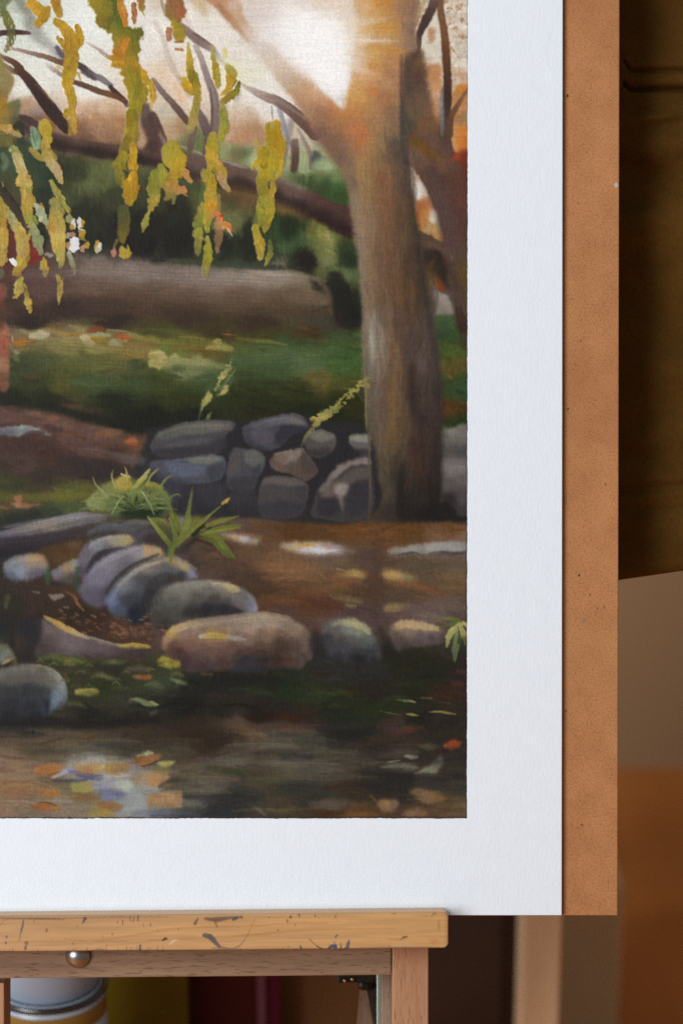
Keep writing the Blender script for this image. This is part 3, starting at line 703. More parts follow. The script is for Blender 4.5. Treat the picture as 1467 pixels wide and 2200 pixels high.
# --- glow round the sun and the main trunk
K.T(0, 0, 1)
K.P([(640,-20),(780,-20),(800,60),(780,160),(750,236),(716,215),(670,172),(610,120),(600,40)], [(690,100,'efefed'),(730,130,'efeeec'),(735,180,'ebeae9'),(700,170,'eeedec'),(740,30,'ddcdb8'),(770,60,'e0d2bf'),(770,100,'e4d8c8'),(765,140,'e0d2c4'),(700,10,'dac8b2'),(660,60,'ecebe9'),(640,110,'eae7e4'),(720,60,'ebe8e2'),(738,215,'dcd6d2')], 7, .95)
K.P([(770,-20),(893,-20),(893,60),(895,110),(868,120),(862,200),(862,300),(872,345),(882,366),(889,421),(891,463),(898,491),(904,530),(910,580),(922,634),(930,690),(938,726),(941,756),(946,796),(948,842),(949,935),(949,1040),(948,1075),(950,1118),(790,1120),(789,1096),(793,1066),(792,1020),(789,970),(787,923),(785,889),(785,842),(781,810),(779,773),(775,726),(777,688),(772,618),(765,549),(758,507),(752,450),(745,405),(730,370),(705,330),(668,275),(650,235),(668,172),(693,195),(716,215),(737,234),(745,200),(752,160),(762,100),(765,40)],
  [(790,10,'d8b48c'),(820,15,'cc9550'),(835,10,'c88c44'),(800,30,'d2a468'),(845,30,'b88654'),(855,15,'a8805c'),(870,20,'97745c'),(885,20,'8a6a58'),(870,60,'8f7460'),(885,70,'85685a'),(888,100,'8d7360'),(868,95,'9a7c64'),
   (790,60,'d8b88c'),(825,60,'c89a56'),(845,65,'c0924e'),(775,60,'e2cfb4'),(780,90,'e0c8aa'),(830,90,'d0b48c'),(795,110,'cfa568'),(830,110,'c49248'),(850,110,'c08c4c'),(770,130,'dcc6ac'),(800,130,'c99a50'),(845,135,'b5835a'),
   (775,150,'dcbc9c'),(810,150,'c48c54'),(840,160,'a97b5a'),(765,165,'c9924e'),(770,190,'cb9852'),(755,200,'c8903c'),(790,170,'d0a06c'),(830,180,'b48a66'),(745,215,'c88d44'),(775,205,'cf9c56'),(800,195,'c07f4c'),(830,205,'a5744e'),(852,200,'a27c5a'),
   (690,210,'be8c66'),(715,235,'b5774e'),(670,200,'c99c72'),(745,250,'bc8048'),(775,240,'c0884e'),(800,230,'b68656'),(830,235,'98704e'),(855,240,'8a6c54'),(660,240,'a8856a'),(690,250,'9a765c'),(720,270,'a0714e'),(760,280,'b87a50'),(780,290,'bc7444'),(805,270,'a4805a'),(835,270,'8c7054'),(855,270,'86704f'),
   (690,290,'806050'),(720,300,'86644e'),(745,315,'8c6a54'),(775,310,'b87a4e'),(800,310,'a88256'),(830,300,'806a50'),(855,310,'5a5048'),(735,340,'7e6250'),(755,350,'866c58'),(780,345,'ac8450'),(805,350,'9a7850'),(835,345,'7c6048'),(862,340,'544840'),(875,360,'4e443c'),
   (760,390,'7d6a5a'),(775,380,'a48458'),(795,390,'a07c54'),(825,390,'825c40'),(855,390,'6c5444'),(880,400,'4e423a'),(757,440,'8f7e6a'),(775,440,'9d805c'),(800,440,'8c6e52'),(820,435,'885a3c'),(850,440,'74543c'),(880,450,'564432'),(762,490,'8e7c6c'),(780,490,'967c60'),(805,490,'866a50'),(830,490,'7c5840'),(860,490,'5e4a36'),(890,490,'4e3e30'),
   (770,540,'8a7868'),(790,540,'917658'),(815,540,'7e6248'),(840,540,'765844'),(870,540,'5a4534'),(895,540,'40342a'),(775,590,'8d7a66'),(800,590,'927358'),(830,590,'745440'),(855,590,'6a4e38'),(885,590,'56422e'),(900,600,'3a302a'),(780,640,'857460'),(800,640,'846a4e'),(830,640,'66503a'),(860,640,'6e5038'),(880,630,'7a5434'),(900,640,'4a3c34'),(918,640,'443a34'),
   (785,690,'8a7c6a'),(797,690,'989080'),(815,690,'706054'),(840,690,'644c3e'),(870,690,'5f4a3c'),(900,690,'5c4b42'),(925,690,'4e443e'),(783,740,'786856'),(798,740,'9b9484'),(820,740,'7e7060'),(838,740,'785c42'),(865,740,'604a3e'),(895,740,'4e3e36'),(920,740,'5e504a'),(936,740,'443a34'),
   (785,790,'6e6258'),(805,790,'7a6e62'),(825,790,'7a6652'),(842,790,'7c5e42'),(865,800,'5e483a'),(885,790,'40302c'),(905,780,'62544e'),(925,790,'50423e'),(790,850,'6a5e50'),(815,850,'6f6252'),(840,850,'7c5c40'),(855,850,'6e563e'),(875,850,'44372f'),(895,840,'3a322f'),(920,840,'52443e'),(940,840,'3c322e'),
   (792,900,'62584a'),(815,900,'64584a'),(842,910,'7c5f40'),(860,895,'70583e'),(880,900,'4c4034'),(900,900,'34292a'),(930,900,'483a34'),(795,960,'5f5648'),(820,955,'625642'),(842,940,'7a5a3a'),(855,960,'5c4e3c'),(880,960,'4e3a30'),(905,960,'3c2e2a'),(935,960,'3a302a'),
   (800,1010,'5c5244'),(825,1010,'5f523e'),(850,1000,'4c4234'),(885,985,'54392e'),(900,1010,'443028'),(930,1010,'362c28'),(860,1030,'2c2823'),(805,1060,'57493c'),(825,1060,'584a3f'),(845,1060,'403a38'),(870,1060,'26221f'),(900,1050,'302822'),(930,1060,'241f1c'),(805,1105,'443a30'),(835,1100,'3a3230'),(870,1100,'241e1c'),(920,1100,'201a18')], 3, .97, rough=.5)
K.S([(690,300),(725,335),(742,365)], [30,34,20], ['7e6152','7a5e50','7c6456'], 10, .6, fo=.4)
# upright brush work down the bark
K.R((762,250,885,360), 70, 60, 9, 88, .04, .5, 10, seed=21)
K.R((768,360,895,560), 150, 80, 9, 88, .05, .5, 5, seed=22)
K.R((788,560,935,1060), 320, 90, 9, 89, .07, .5, 4, seed=23)
K.S([(797,670),(799,740),(800,800)], [5,12,6], ['8c8474','aaa596','8c8478'], 4, .75, fi=.3, fo=.3)
K.S([(818,690),(822,750),(826,800)], [6,10,8], '877b6b', 5, .5, fi=.3, fo=.3)
K.S([(842,780),(845,860),(843,940)], [6,11,7], '87653f', 6, .55, fi=.3, fo=.3)
K.S([(905,770),(908,810)], [8,16], '6a5c56', 6, .6, fi=.3, fo=.4)
K.S([(884,775),(885,830),(893,920)], [6,14,12], '372a27', 6, .7, fi=.2, fo=.3)
K.S([(781,780),(786,830),(786,890),(789,950)], [2,3,3,2], ['867050','8f8458','8a8454','767050'], 1.2, .7)
K.S([(793,1075),(797,1085),(793,1112)], [1,3,3], 'a08c6c', 1.2, .8)
K.S([(864,1000),(860,1050),(858,1100)], [3,12,16], '24201c', 5, .75)
K.S([(864,210),(863,250),(864,310),(874,350)], [6,9,8,10], ['4e463e','474340','46464a','463e38'], 4, .8)
K.S([(862,120),(862,170),(862,230)], [4,7,6], '5a463a', 4, .8)
# rays of light across it
K.T(670, 0)
K.S([(350,180),(540,190),(760,155)], [40,34,20], ['e4d0b8','dcc0a0','c8a484'], 18, .6, fo=.5)
K.S([(330,380),(560,378),(830,385)], [36,26,16], ['e4d6c4','dcc6ae','c4a484'], 10, .7, fo=.4)
K.S([(250,480),(400,520),(560,520)], [50,40,20], ['e0ccb8','d8b898','c89c68'], 22, .5, fo=.5)
K.S([(270,570),(420,640),(620,690),(820,760)], [46,40,30,20], ['e2d0c0','dab898','cfa06e','ac8460'], 16, .6, fo=.4)
K.S([(300,640),(330,700),(320,750)], [40,60,30], 'd6c8c0', 14, .6)
K.S([(520,880),(600,1040),(680,1180)], [40,50,30], 'b09060', 24, .4, fo=.5)
K.S([(460,280),(620,260),(780,250)], [60,90,60], ['d2a468','c8943e','c08a48'], 30, .5)
K.S([(500,440),(640,440),(760,450)], [50,70,50], ['cda05c','c48e3e','c48a4c'], 26, .5)
K.S([(480,20),(600,30),(720,20)], [50,80,60], ['d8ac68','ca8f3e','b88448'], 26, .5)
K.S([(540,840),(590,860)], 60, 'cb8244', 24, .6)
K.S([(410,1180),(470,1240),(480,1330)], [80,110,60], 'c07448', 34, .45)
K.S([(285,880),(290,960),(300,1010)], [16,30,12], ['c8a888','d0a878','cf9a74'], 12, .5)
K.P([(100,700),(230,880),(280,990),(292,1015),(210,935),(110,850),(20,770),(0,700)], 'e9e4de', 12, .6)
# --- hedge detail
K.T(670, 340)
K.P([(-20,570),(60,590),(140,650),(250,860),(230,960),(150,1010),(20,960),(-30,800)], [(20,680,'63662a'),(80,700,'8f8c46'),(150,720,'8a8450'),(140,820,'848048'),(200,880,'757a48'),(60,860,'6e7440'),(0,780,'5c6434'),(120,940,'7c8252')], 12, .9)
K.S([(80,690),(150,730),(180,800)], [20,26,16], 'b0a878', 12, .5, fi=.3, fo=.3)
K.P([(250,760),(400,800),(410,1000),(260,960)], [(300,820,'33401c'),(340,920,'263020'),(390,860,'2e4424')], 16, .9)
K.P([(150,1030),(430,1030),(440,1160),(330,1150),(220,1080)], [(220,1040,'6a7446'),(350,1080,'66744a'),(410,1060,'4c5c36')], 14, .85)
K.P([(-20,900),(60,960),(30,1060),(140,1060),(250,1060),(330,1160),(440,1260),(460,1400),(450,1560),(250,1560),(200,1400),(150,1290),(60,1220),(-20,1130)], [(0,960,'26241c'),(60,1150,'2c261e'),(200,1110,'262420'),(320,1250,'221f1c'),(400,1450,'201e1a'),(260,1480,'2a2420'),(420,1240,'27301c'),(200,1230,'26241c')], 12, .92)
K.P([(10,1010),(120,1010),(160,1110),(80,1140),(20,1080)], '6a6c3e', 12, .7)
K.R((670,470,765,690), 90, 22, 8, 60, .08, .55, 40, seed=31)
K.P([(-60,1220),(60,1230),(150,1290),(170,1350),(60,1370),(-60,1340)], [(0,1260,'7e6852'),(100,1320,'80705a'),(0,1340,'6c5844')], 10, .6)
K.T(330, 340)
K.P([(-60,930),(100,940),(100,500),(200,340),(330,380),(380,560),(390,900),(200,930)], [(240,420,'2a2820'),(200,560,'2a2c22'),(100,800,'221f1a'),(300,600,'24221c'),(250,800,'1f1d19'),(0,880,'1d1b18'),(350,800,'24241c')], 20, .85)
K.P([(800,700),(900,560),(960,680),(950,930),(830,950)], [(870,640,'26281e'),(880,800,'22241c')], 16, .8)
K.P([(1180,560),(1330,540),(1320,700),(1220,760)], '232c18', 20, .8)
K.P([(1320,840),(1480,860),(1480,1050),(1360,1020)], '241f1a', 16, .85)
K.S([(560,700),(640,720),(680,860),(620,940)], [60,80,90,60], '232820', 20, .7)
K.S([(160,945),(400,965),(700,985),(1000,1010),(1330,1010)], [30,50,60,60,40], ['454c34','3a4632','3c4636','353c2e','34352a'], 14, .85)
K.S([(-20,955),(100,950)], [10,20], '26221e', 6, .8)
K.S([(640,540),(740,540),(790,660),(820,720)], [60,90,70,30], ['6b6f42','717546','64683c','585c34'], 22, .7)
K.R((330,420,670,575), 150, 26, 8, 80, .07, .5, 30, seed=33)
# light on the lying log
K.S([(960,1060),(1100,1075),(1200,1095)], [8,20,10], ['b9aa94','c4b8a6','a89a8a'], 8, .8, dry=.25)
K.S([(740,1080),(900,1090),(1050,1100)], [10,26,16], 'a5968a', 14, .5, dry=.3)
K.S([(800,1140),(1000,1150),(1200,1170)], [16,34,20], '9c8c80', 16, .5)
K.S([(-20,1000),(200,1020),(500,1050)], [40,60,40], '8a7a70', 30, .45)
# --- foliage mass at the left edge
K.T(0, 0)
K.P([(-30,570),(60,600),(130,720),(130,800),(80,900),(60,960),(180,920),(190,1010),(180,1090),(210,1200),(280,1420),(420,1560),(-30,1600)], [(20,620,'8a7a3e'),(80,680,'8f7c50'),(30,760,'88885a'),(90,780,'947c4c'),(20,850,'86703c'),(20,950,'8f7024'),(30,1050,'a07a24'),(120,1050,'66684a'),(120,970,'646a42'),(140,1150,'44402c'),(60,1170,'968040'),(150,1230,'9c8250'),(200,1180,'2c3224'),(30,1330,'5c5830'),(220,1330,'2e3628'),(100,1260,'6a683a'),(60,1480,'35452f'),(260,1480,'3a4434'),(330,1530,'26382a'),(20,1250,'7c6e3a')], 7, .95)
K.T(0, 340)
K.P([(-30,-60),(420,-60),(450,60),(470,200),(520,330),(470,440),(430,640),(420,880),(300,960),(60,1000),(-30,900)], [(30,50,'394630'),(90,60,'4c5a3c'),(300,60,'34452f'),(400,200,'2c3e2e'),(420,330,'28301f'),(330,200,'414a2e'),(150,300,'4e4f2c'),(60,150,'474e2c'),(30,300,'3f3a28'),(130,420,'4a3a2e'),(350,420,'30382c'),(420,560,'1f231d'),(250,560,'3f3c22'),(100,700,'5a2e28'),(300,780,'703028'),(330,920,'7c2c24'),(40,850,'604030'),(100,900,'6a302a'),(430,750,'1f2420')], 9, .93)
K.S([(0,255),(90,370),(170,470),(260,620),(300,760)], [40,60,70,80,50], ['3c3026','3d332a','40352c','4e3c34','5a3a34'], 7, .9)
K.S([(10,240),(90,330),(200,500)], [10,14,8], '261e18', 5, .8)
K.P([(70,740),(140,720),(160,900),(180,1090),(60,1140),(40,1000)], [(110,780,'64302a'),(100,900,'5e2e2a'),(120,1060,'5f342e')], 10, .9)
K.S([(300,780),(320,860),(310,950)], [50,100,80], ['6e2c26','80302a','82281e'], 16, .9)
K.P([(-30,1150),(60,1180),(70,1260),(20,1330),(-30,1340)], [(20,1200,'8f5040'),(40,1240,'b0705a'),(0,1300,'86452f')], 8, .9)
K.P([(-30,1010),(30,1030),(30,1110),(-30,1130)], '5f6a48', 8, .9)
K.P([(60,1080),(300,1010),(560,1060),(560,1200),(300,1260),(40,1300)], [(250,1060,'5c4040'),(400,1100,'5c4840'),(150,1200,'4c3830')], 24, .5)
K.S([(0,1320),(40,1420),(20,1530)], [60,60,60], ['7a3a26','64402e','5a4a30'], 16, .5)
K.sk = 1.0
# --- hanging leaf strands, thick paint, dark ones first
M, D, L, G, O = 'b28d20', '7a6c1c', 'c4a838', '6c7020', 'c47c2a'
K.T(0, 0)
K.P([(-20,-20),(120,-20),(70,60),(60,130),(-20,150)], '646c3c', 8, .9, dry=.35, h=.25)
K.S([(40,110),(80,200),(110,290),(100,390),(60,470)], [60,90,80,80,40], ['6c7040','74722f','5c5a30','6a6434','7a7448'], 8, .93, dry=.42, h=.25)
K.S([(270,-20),(330,60),(400,120),(440,150)], [60,100,110,60], ['b28d20','b68f24','b08a1e','b4922c'], 5, .97, dry=.12, h=.5)
K.S([(450,80),(400,170),(350,220)], [50,90,70], ['b08c20','a8821c','b08a22'], 5, .97, h=.5)
K.S([(500,-20),(530,60),(560,140)], [80,86,60], ['b08020','a87c1e','b08a28'], 5, .96, dry=.15, h=.5)
K.S([(520,190),(600,260),(650,340),(670,420)], [50,90,120,140], [M,'b89224',M,'ae8a1e'], 6, .97, dry=.15, h=.55)
K.S([(720,240),(740,330),(750,400),(700,440)], [40,60,60,60], ['a67f1c',M,'a8831e'], 5, .97, h=.5)
K.S([(540,350),(600,420),(660,470)], [30,60,70], M, 5, .95, h=.5)
K.S([(670,440),(655,560),(650,680),(630,780)], [130,110,120,100], ['b08c20','a78422','b69426','b29022'], 6, .97, dry=.1, h=.55)
K.S([(710,480),(730,540),(700,580)], [30,30,20], 'ac8222', 5, .9, h=.4)
K.S([(620,760),(650,850),(680,930)], [80,90,70], ['aa881e','b8962c','b0902a'], 6, .97, dry=.15, h=.5)
K.S([(660,900),(670,1000),(620,1070)], [80,70,60], ['b39228','b08f34','a58626'], 6, .96, dry=.15, h=.5)
K.S([(670,1020),(690,1140),(700,1230)], [40,70,40], ['ae8c30','b4943c','ae9034'], 6, .95, dry=.2, h=.45)
K.S([(650,1120),(650,1250)], [40,30], '9a7c2c', 6, .85, dry=.3)
K.S([(730,680),(750,740)], [30,20], 'b09440', 5, .8, dry=.3)
K.S([(540,620),(580,640)], [40,30], 'c2b070', 5, .8, dry=.3)
# the big strand
K.P([(820,-20),(1060,-20),(1060,220),(1000,300),(900,210),(870,120)], [(860,40,'9a8420'),(960,90,'8a7c1e'),(1020,40,'77701e'),(920,170,'86701e'),(1040,200,'5f601c')], 6, .97, rough=2, h=.5)
K.P([(1040,-20),(1130,-20),(1140,120),(1200,250),(1320,260),(1330,130),(1250,-20),(1340,-20),(1345,120),(1320,340),(1290,470),(1280,600),(1330,760),(1380,820),(1370,930),(1320,980),(1290,1090),(1180,1090),(1190,980),(1160,800),(1100,640),(1030,610),(1050,480),(1040,320),(990,310),(1060,200)],
   [(1080,60,'55641c'),(1090,200,'5c6a1c'),(1060,290,'7d7820'),(1290,60,'9a6a3c'),(1310,100,'9f841c'),(1280,240,'6a6c20'),(1220,330,'6c6e1e'),(1290,300,'60601e'),(1060,400,'a58a28'),(1080,520,'b08420'),(1050,570,'b88a22'),(1150,420,'b07824'),(1230,440,'75721e'),(1120,640,'a18a2c'),(1180,600,'a8801e'),(1230,650,'8a7a1e'),(1180,800,'a08a22'),(1250,780,'8a7f1e'),(1330,800,'9a861e'),(1220,900,'a2902a'),(1300,900,'8f821e'),(1230,1000,'8f851f'),(1270,1060,'94861e')], 5, .98, rough=2, h=.55)
K.S([(1120,-10),(1140,90),(1160,180),(1175,235)], [60,70,60,40], ['9c7e20','c58a38','b8792c','c07a2c'], 5, .96, h=.6)
K.S([(1235,40),(1250,120),(1250,210)], [40,50,36], '9e6a40', 6, .95, h=.5)
K.S([(1190,360),(1140,440),(1110,520),(1130,600)], [40,70,90,60], ['bb7624','c0832c','b87c22','b8841e'], 6, .95, h=.6)
K.S([(1040,540),(1100,560)], [60,50], 'ba8c22', 6, .9, h=.55)
K.S([(1250,580),(1320,680),(1370,760)], [50,70,60], ['a8801e','b48a24','b08a20'], 6, .95, h=.55)
K.S([(1400,770),(1415,850),(1420,930)], [40,60,50], ['c29c2c','c8a030','b8922c'], 5, .96, dry=.2, h=.5)
K.S([(1280,640),(1300,800),(1260,900)], [40,50,50], '7a741c', 8, .6)
K.S([(1410,940),(1400,1000)], [40,20], 'bfa64a', 5, .8, dry=.4)
K.S([(1230,1060),(1220,1180),(1200,1300)], [110,110,120], ['8a7e1e','8f7c20','9a8626'], 7, .97, dry=.08, h=.5)
K.S([(1270,1150),(1230,1250)], [40,60], '9c8824', 7, .9)
K.S([(1180,1290),(1150,1400),(1110,1540)], [70,90,80], ['88792a','827426','7d7024'], 7, .95, h=.5)
K.S([(1240,1350),(1245,1450),(1225,1550)], [60,70,60], ['b08e24','bd9a26','b08c22'], 6, .96, h=.55)
K.T(0, 340)
K.S([(1150,-20),(1120,60),(1130,160),(1160,240)], [100,100,100,90], ['9c8a28','887a24','8a7a24','8f7e24'], 7, .95, h=.5)
K.S([(1230,-20),(1250,100),(1250,160)], [60,70,50], ['b8941e','b38e1e','a8841e'], 6, .95, h=.5)
K.S([(1150,110),(1190,170)], [20,50], '3c482c', 8, .85)
K.S([(1240,160),(1220,260),(1215,350),(1200,400)], [70,120,130,90], ['bf9024','b88c20','b0881e','a58420'], 6, .97, h=.6)
K.S([(1150,480),(1155,560),(1150,660),(1140,760)], [110,120,110,60], ['5a5a30','66622c','726a28','80742a'], 12, .85, dry=.12, h=.3)
K.S([(1090,760),(1060,820)], [30,20], '8a7a38', 6, .7, dry=.3)
K.P([(1030,870),(1060,820),(1085,870),(1060,920)], 'b8826a', 5, .95, h=.4)
K.P([(1115,880),(1130,800),(1180,850),(1200,800),(1225,890),(1190,920),(1130,920)], 'b39a3a', 5, .96, rough=2, h=.5)
# small bright pieces by the hedge
for pts, cc in [([(605,580),(640,510),(680,570),(650,600)], '9c9460'), ([(660,590),(700,570),(710,640),(680,660)], 'd8d4cc'), ([(650,615),(690,620),(690,660),(655,660)], 'b98e34'),
                ([(725,570),(760,560),(760,640),(735,660)], 'd2d2ca'), ([(755,575),(790,590),(785,640),(755,640)], 'b28f38'), ([(735,660),(790,670),(790,720),(745,730)], 'b48e36'), ([(740,660),(770,650),(790,670)], 'dcdad2'),
                ([(655,690),(700,700),(700,740),(670,740)], 'b57e66'), ([(660,750),(730,745),(725,860),(650,850)], 'e0e0e0'), ([(620,790),(660,790),(650,840),(625,830)], 'b58468'), ([(615,710),(650,690),(660,740),(620,750)], '9aa090'),
                ([(780,800),(830,775),(835,830),(795,845)], 'b39634'), ([(745,820),(790,810),(790,870),(755,875)], 'b8876a'), ([(885,770),(920,765),(920,820),(885,830)], 'ba9030'), ([(915,785),(950,790),(935,860),(900,865)], 'd8d8d4'), ([(890,830),(930,830),(920,868),(895,862)], 'b7b47c'),
                ([(430,870),(500,890),(480,920),(430,905)], '8f8c7c'), ([(640,830),(660,880),(640,900)], 'a9ac98')]:
    K.P(pts, cc, 3.5, .96, rough=1.2, h=.5)
K.S([(750,730),(790,760)], [40,20], 'a08c34', 6, .8, dry=.35, h=.3)
K.S([(640,880),(680,980),(690,1060)], [40,56,40], ['a4a68a','97936c','8a8868'], 6, .85, dry=.5, h=.3)
# left pale strands
K.T(0, 0)
K.S([(-10,1000),(30,940),(60,920)], [60,60,30], 'a37c26', 6, .9, h=.5)
K.S([(-10,1180),(60,1190),(140,1220),(190,1260)], [60,70,70,40], ['a8873a','b08f44','a68a50','9c8858'], 6, .95, h=.5)
K.S([(-10,1310),(60,1310),(110,1350)], [110,110,40], ['5f5a30','68622f','6a6638'], 7, .9, h=.4)
K.P([(285,1180),(350,1200),(390,1320),(360,1390),(310,1360)], [(300,1230,'8a9c78'),(350,1280,'6c8a62'),(340,1350,'9ab088'),(310,1330,'7c9a70')], 5, .95, h=.5)
K.S([(300,1200),(320,1290),(340,1360)], [14,16,8], '4a6a4a', 5, .6)
K.P([(370,1130),(430,1100),(480,1150),(495,1240),(490,1330),(440,1340),(400,1280),(360,1200)], [(400,1140,'b6a048'),(440,1200,'aa921f'),(470,1260,'b49a2c'),(420,1260,'b59e36')], 5, .97, h=.6)
K.S([(440,1300),(430,1380),(460,1460),(500,1540)], [80,80,90,60], ['b39a3a','b0963c','ae9a58','b8a670'], 6, .96, h=.55)
K.S([(480,1420),(520,1470)], [50,40], 'a08f4c', 6, .9, h=.4)
K.S([(290,1380),(340,1430),(400,1480)], [40,60,40], ['a48c3c','b0983e','a8903c'], 6, .9, h=.4)
K.S([(120,1370),(160,1430),(190,1500)], [60,90,80], ['8f9058','a09858','b8a860'], 6, .95, h=.5)
K.S([(150,1180),(190,1150),(220,1240)], [60,60,40], '2c2f24', 8, .8)
K.S([(30,1440),(60,1500),(40,1560)], [50,60,50], '7c8c6c', 10, .5)
K.T(0, 340)
K.S([(150,-30),(190,60),(220,150),(190,230)], [70,90,100,80], ['b0a468','b8a772','b59e5c','b3994c'], 6, .96, h=.6)
K.S([(230,180),(240,280),(260,380),(260,470),(270,570)], [90,100,110,100,80], ['b09c54','aa9644','b89a40','b0963e','8f8a30'], 6, .97, dry=.08, h=.6)
K.S([(430,-30),(490,60),(540,130),(580,230)], [90,100,90,30], ['ac9a4c','b8a268','c2a878','b39e62'], 6, .96, dry=.08, h=.6)
K.S([(480,210),(530,320),(590,410),(640,490)], [30,60,60,40], ['a8a050','a59c4c','9c9448','98904a'], 6, .93, dry=.25, h=.5)
K.S([(500,400),(520,480),(530,600),(540,720),(560,860),(580,950),(570,1010)], [70,120,150,150,130,80,20], ['96904e','aa9648','b8a050','bba352','b29c4a','a89a4c','98904a'], 7, .97, dry=.06, h=.65)
K.S([(340,430),(370,480),(400,540),(430,600)], [30,70,80,40], ['a8ac88','9ca680','a9b08e','a0a478'], 6, .95, dry=.1, h=.5)
K.P([(370,420),(400,415),(415,480),(395,470)], 'b98f44', 4, .9, h=.5)
K.S([(330,420),(345,460)], [20,26], 'b8bca8', 4, .8)
K.S([(300,600),(330,700),(360,800),(390,880)], [60,90,90,40], ['a09c5c','98a06c','94986a','8f946c'], 6, .95, dry=.06, h=.5)
K.S([(310,560),(340,600)], [60,40], '8f9448', 7, .9)
K.S([(80,500),(130,590),(160,660)], [50,90,80], ['a09c70','a39c64','9f9a5c'], 6, .95, h=.5)
K.S([(170,620),(200,730),(220,830),(215,940),(160,1060)], [70,110,120,110,80], ['b09a50','b79f4e','b9a052','b3993e','a8902e'], 7, .97, h=.65)
K.S([(-10,380),(20,500),(10,620),(30,740),(20,860),(20,960)], [60,100,110,110,110,80], ['a8983c','b09640','b29038','b79a40','b49846','ae9448'], 7, .96, dry=.06, h=.65)
K.S([(50,440),(80,470)], [30,30], 'bca454', 5, .9, h=.4)
K.S([(20,220),(35,260)], [8,14], 'a8903c', 4, .9)
K.S([(60,560),(50,680)], [20,30], '9c7a30', 8, .5)
K.P([(100,935),(150,930),(160,975),(145,1000),(100,965)], 'e2e3e4', 3, .97, h=.5)
K.S([(205,1105),(180,1200),(140,1310)], [20,100,12], ['a89846','b8a250','a8963c'], 4, .96, dry=.06, h=.6, rough=.8)
K.S([(220,1180),(250,1200)], [50,20], 'ab9a4c', 5, .9, dry=.1)
K.S([(250,1230),(265,1330),(280,1430)], [30,70,16], ['978840','b39e4c','a08c34'], 4, .95, h=.55, rough=.8)
K.S([(410,930),(420,1010),(435,1095)], [20,90,14], ['b09a3c','b59c3c','a08a34'], 4, .96, h=.6, rough=.8)
K.S([(540,1090),(565,1180),(550,1350)], [40,60,8], ['968636','b6a04c','ad9a40'], 4, .95, h=.55)
K.S([(585,1110),(570,1250)], [10,20], 'c4b25c', 4, .7)
# strands before the fallen tree
K.T(0, 340)
K.S([(1450,130),(1420,250),(1430,340),(1400,470)], [60,90,80,60], ['8f8a24','86832a','8f8a2a','a08c38'], 6, .96, h=.55)
K.S([(1390,480),(1355,580),(1325,690)], [20,60,8], ['a09a44','96903a','8a8430'], 4, .95, h=.5)
K.T(330, 340)
K.S([(70,60),(80,150),(80,250)], [30,110,60], ['98943c','a09a34','9c922c'], 6, .97, h=.5)
K.S([(20,140),(20,300),(10,420)], [70,90,60], ['8c8832','868230','a2903c'], 7, .93, h=.45)
K.S([(160,-40),(210,60),(190,180),(160,260)], [120,130,120,110], ['b4982a','b89828','b0902a','ad8c3a'], 6, .97, h=.6)
K.S([(260,80),(310,170),(350,220)], [40,60,30], ['b08e2c','b88c4c','b48c56'], 6, .95, h=.5)
K.S([(120,260),(200,290),(290,300)], [80,90,60], ['a88a44','b38a44','b8814e'], 7, .95, h=.5)
K.S([(150,300),(140,360),(110,380)], [90,60,30], ['a0823e','958240','847a3c'], 8, .9, dry=.15)
K.S([(190,340),(185,420)], [50,24], '87803c', 7, .85, dry=.2)
K.S([(240,200),(280,230)], [30,20], '4f5c40', 7, .8)
K.S([(270,320),(310,350)], [24,16], 'b98450', 5, .8)
K.P([(85,-100),(150,-90),(250,-60),(300,-20),(295,50),(120,20)], [(130,-60,'a89a34'),(230,-30,'b6962a'),(180,-60,'b09436')], 6, .96, h=.55)
K.T(330, 0)
K.P([(150,1300),(190,1320),(250,1370),(270,1460),(300,1500),(280,1560),(130,1560),(85,1440),(110,1350)], [(130,1360,'a09a34'),(180,1350,'a8942a'),(220,1420,'b0962c'),(150,1480,'b0a038'),(240,1500,'bb9a26'),(180,1540,'b49a2e')], 6, .97, rough=2, h=.6)
K.P([(50,1520),(80,1515),(100,1553),(40,1560)], '8f9030', 5, .95, h=.5)
K.P([(120,-20),(250,-20),(300,130),(250,190),(190,190),(120,170)], [(150,60,'8f6a3c'),(230,90,'a06038'),(270,130,'9a5c38'),(160,150,'8f6e30'),(200,40,'94683c')], 6, .95, rough=2.4, h=.5)
K.P([(170,180),(280,250),(300,340),(250,385),(190,360)], [(220,250,'9a8626'),(260,320,'a58e20'),(210,340,'94822a')], 6, .95, rough=1.8, h=.5)
K.S([(145,280),(140,360)], [60,60], 'a5714c', 7, .9, dry=.35, h=.3)
K.S([(200,390),(270,385)], [16,24], '9a6440', 5, .85, dry=.3)
K.S([(205,455),(265,460)], [24,26], 'a8663c', 6, .85, dry=.3, h=.3)
K.S([(70,-10),(90,80),(110,130)], [20,24,16], '8a7a64', 8, .7)
K.S([(320,400),(325,520),(340,640),(370,740)], [16,50,80,90], ['b8ac50','b39a30','aa8c22','9c8424'], 6, .95, dry=.15, h=.5)
K.S([(250,730),(300,730)], [30,30], 'b49a44', 7, .8, dry=.3)
K.S([(290,760),(330,830),(370,870)], [60,80,40], ['b68f20','b8901e','b09030'], 6, .95, h=.5)
K.S([(350,660),(380,740),(410,850),(415,920)], [50,70,80,50], ['94822a','8a7a1e','a48a24','a08a2c'], 6, .95, h=.5)
K.S([(400,880),(390,1000),(370,1120),(340,1220)], [50,80,90,50], ['a08c38','a3943c','a08e48','9c8450'], 8, .92, h=.4)
K.S([(550,430),(555,530),(570,620)], [16,40,60], ['bcae50','a8963c','a8902c'], 6, .92, dry=.25, h=.4)
K.S([(570,620),(585,720),(600,810)], [60,80,36], ['a68e2c','a8922e','a89638'], 6, .95, h=.5)
K.P([(570,590),(605,590),(600,608),(570,608)], 'b8873c', 4, .9)
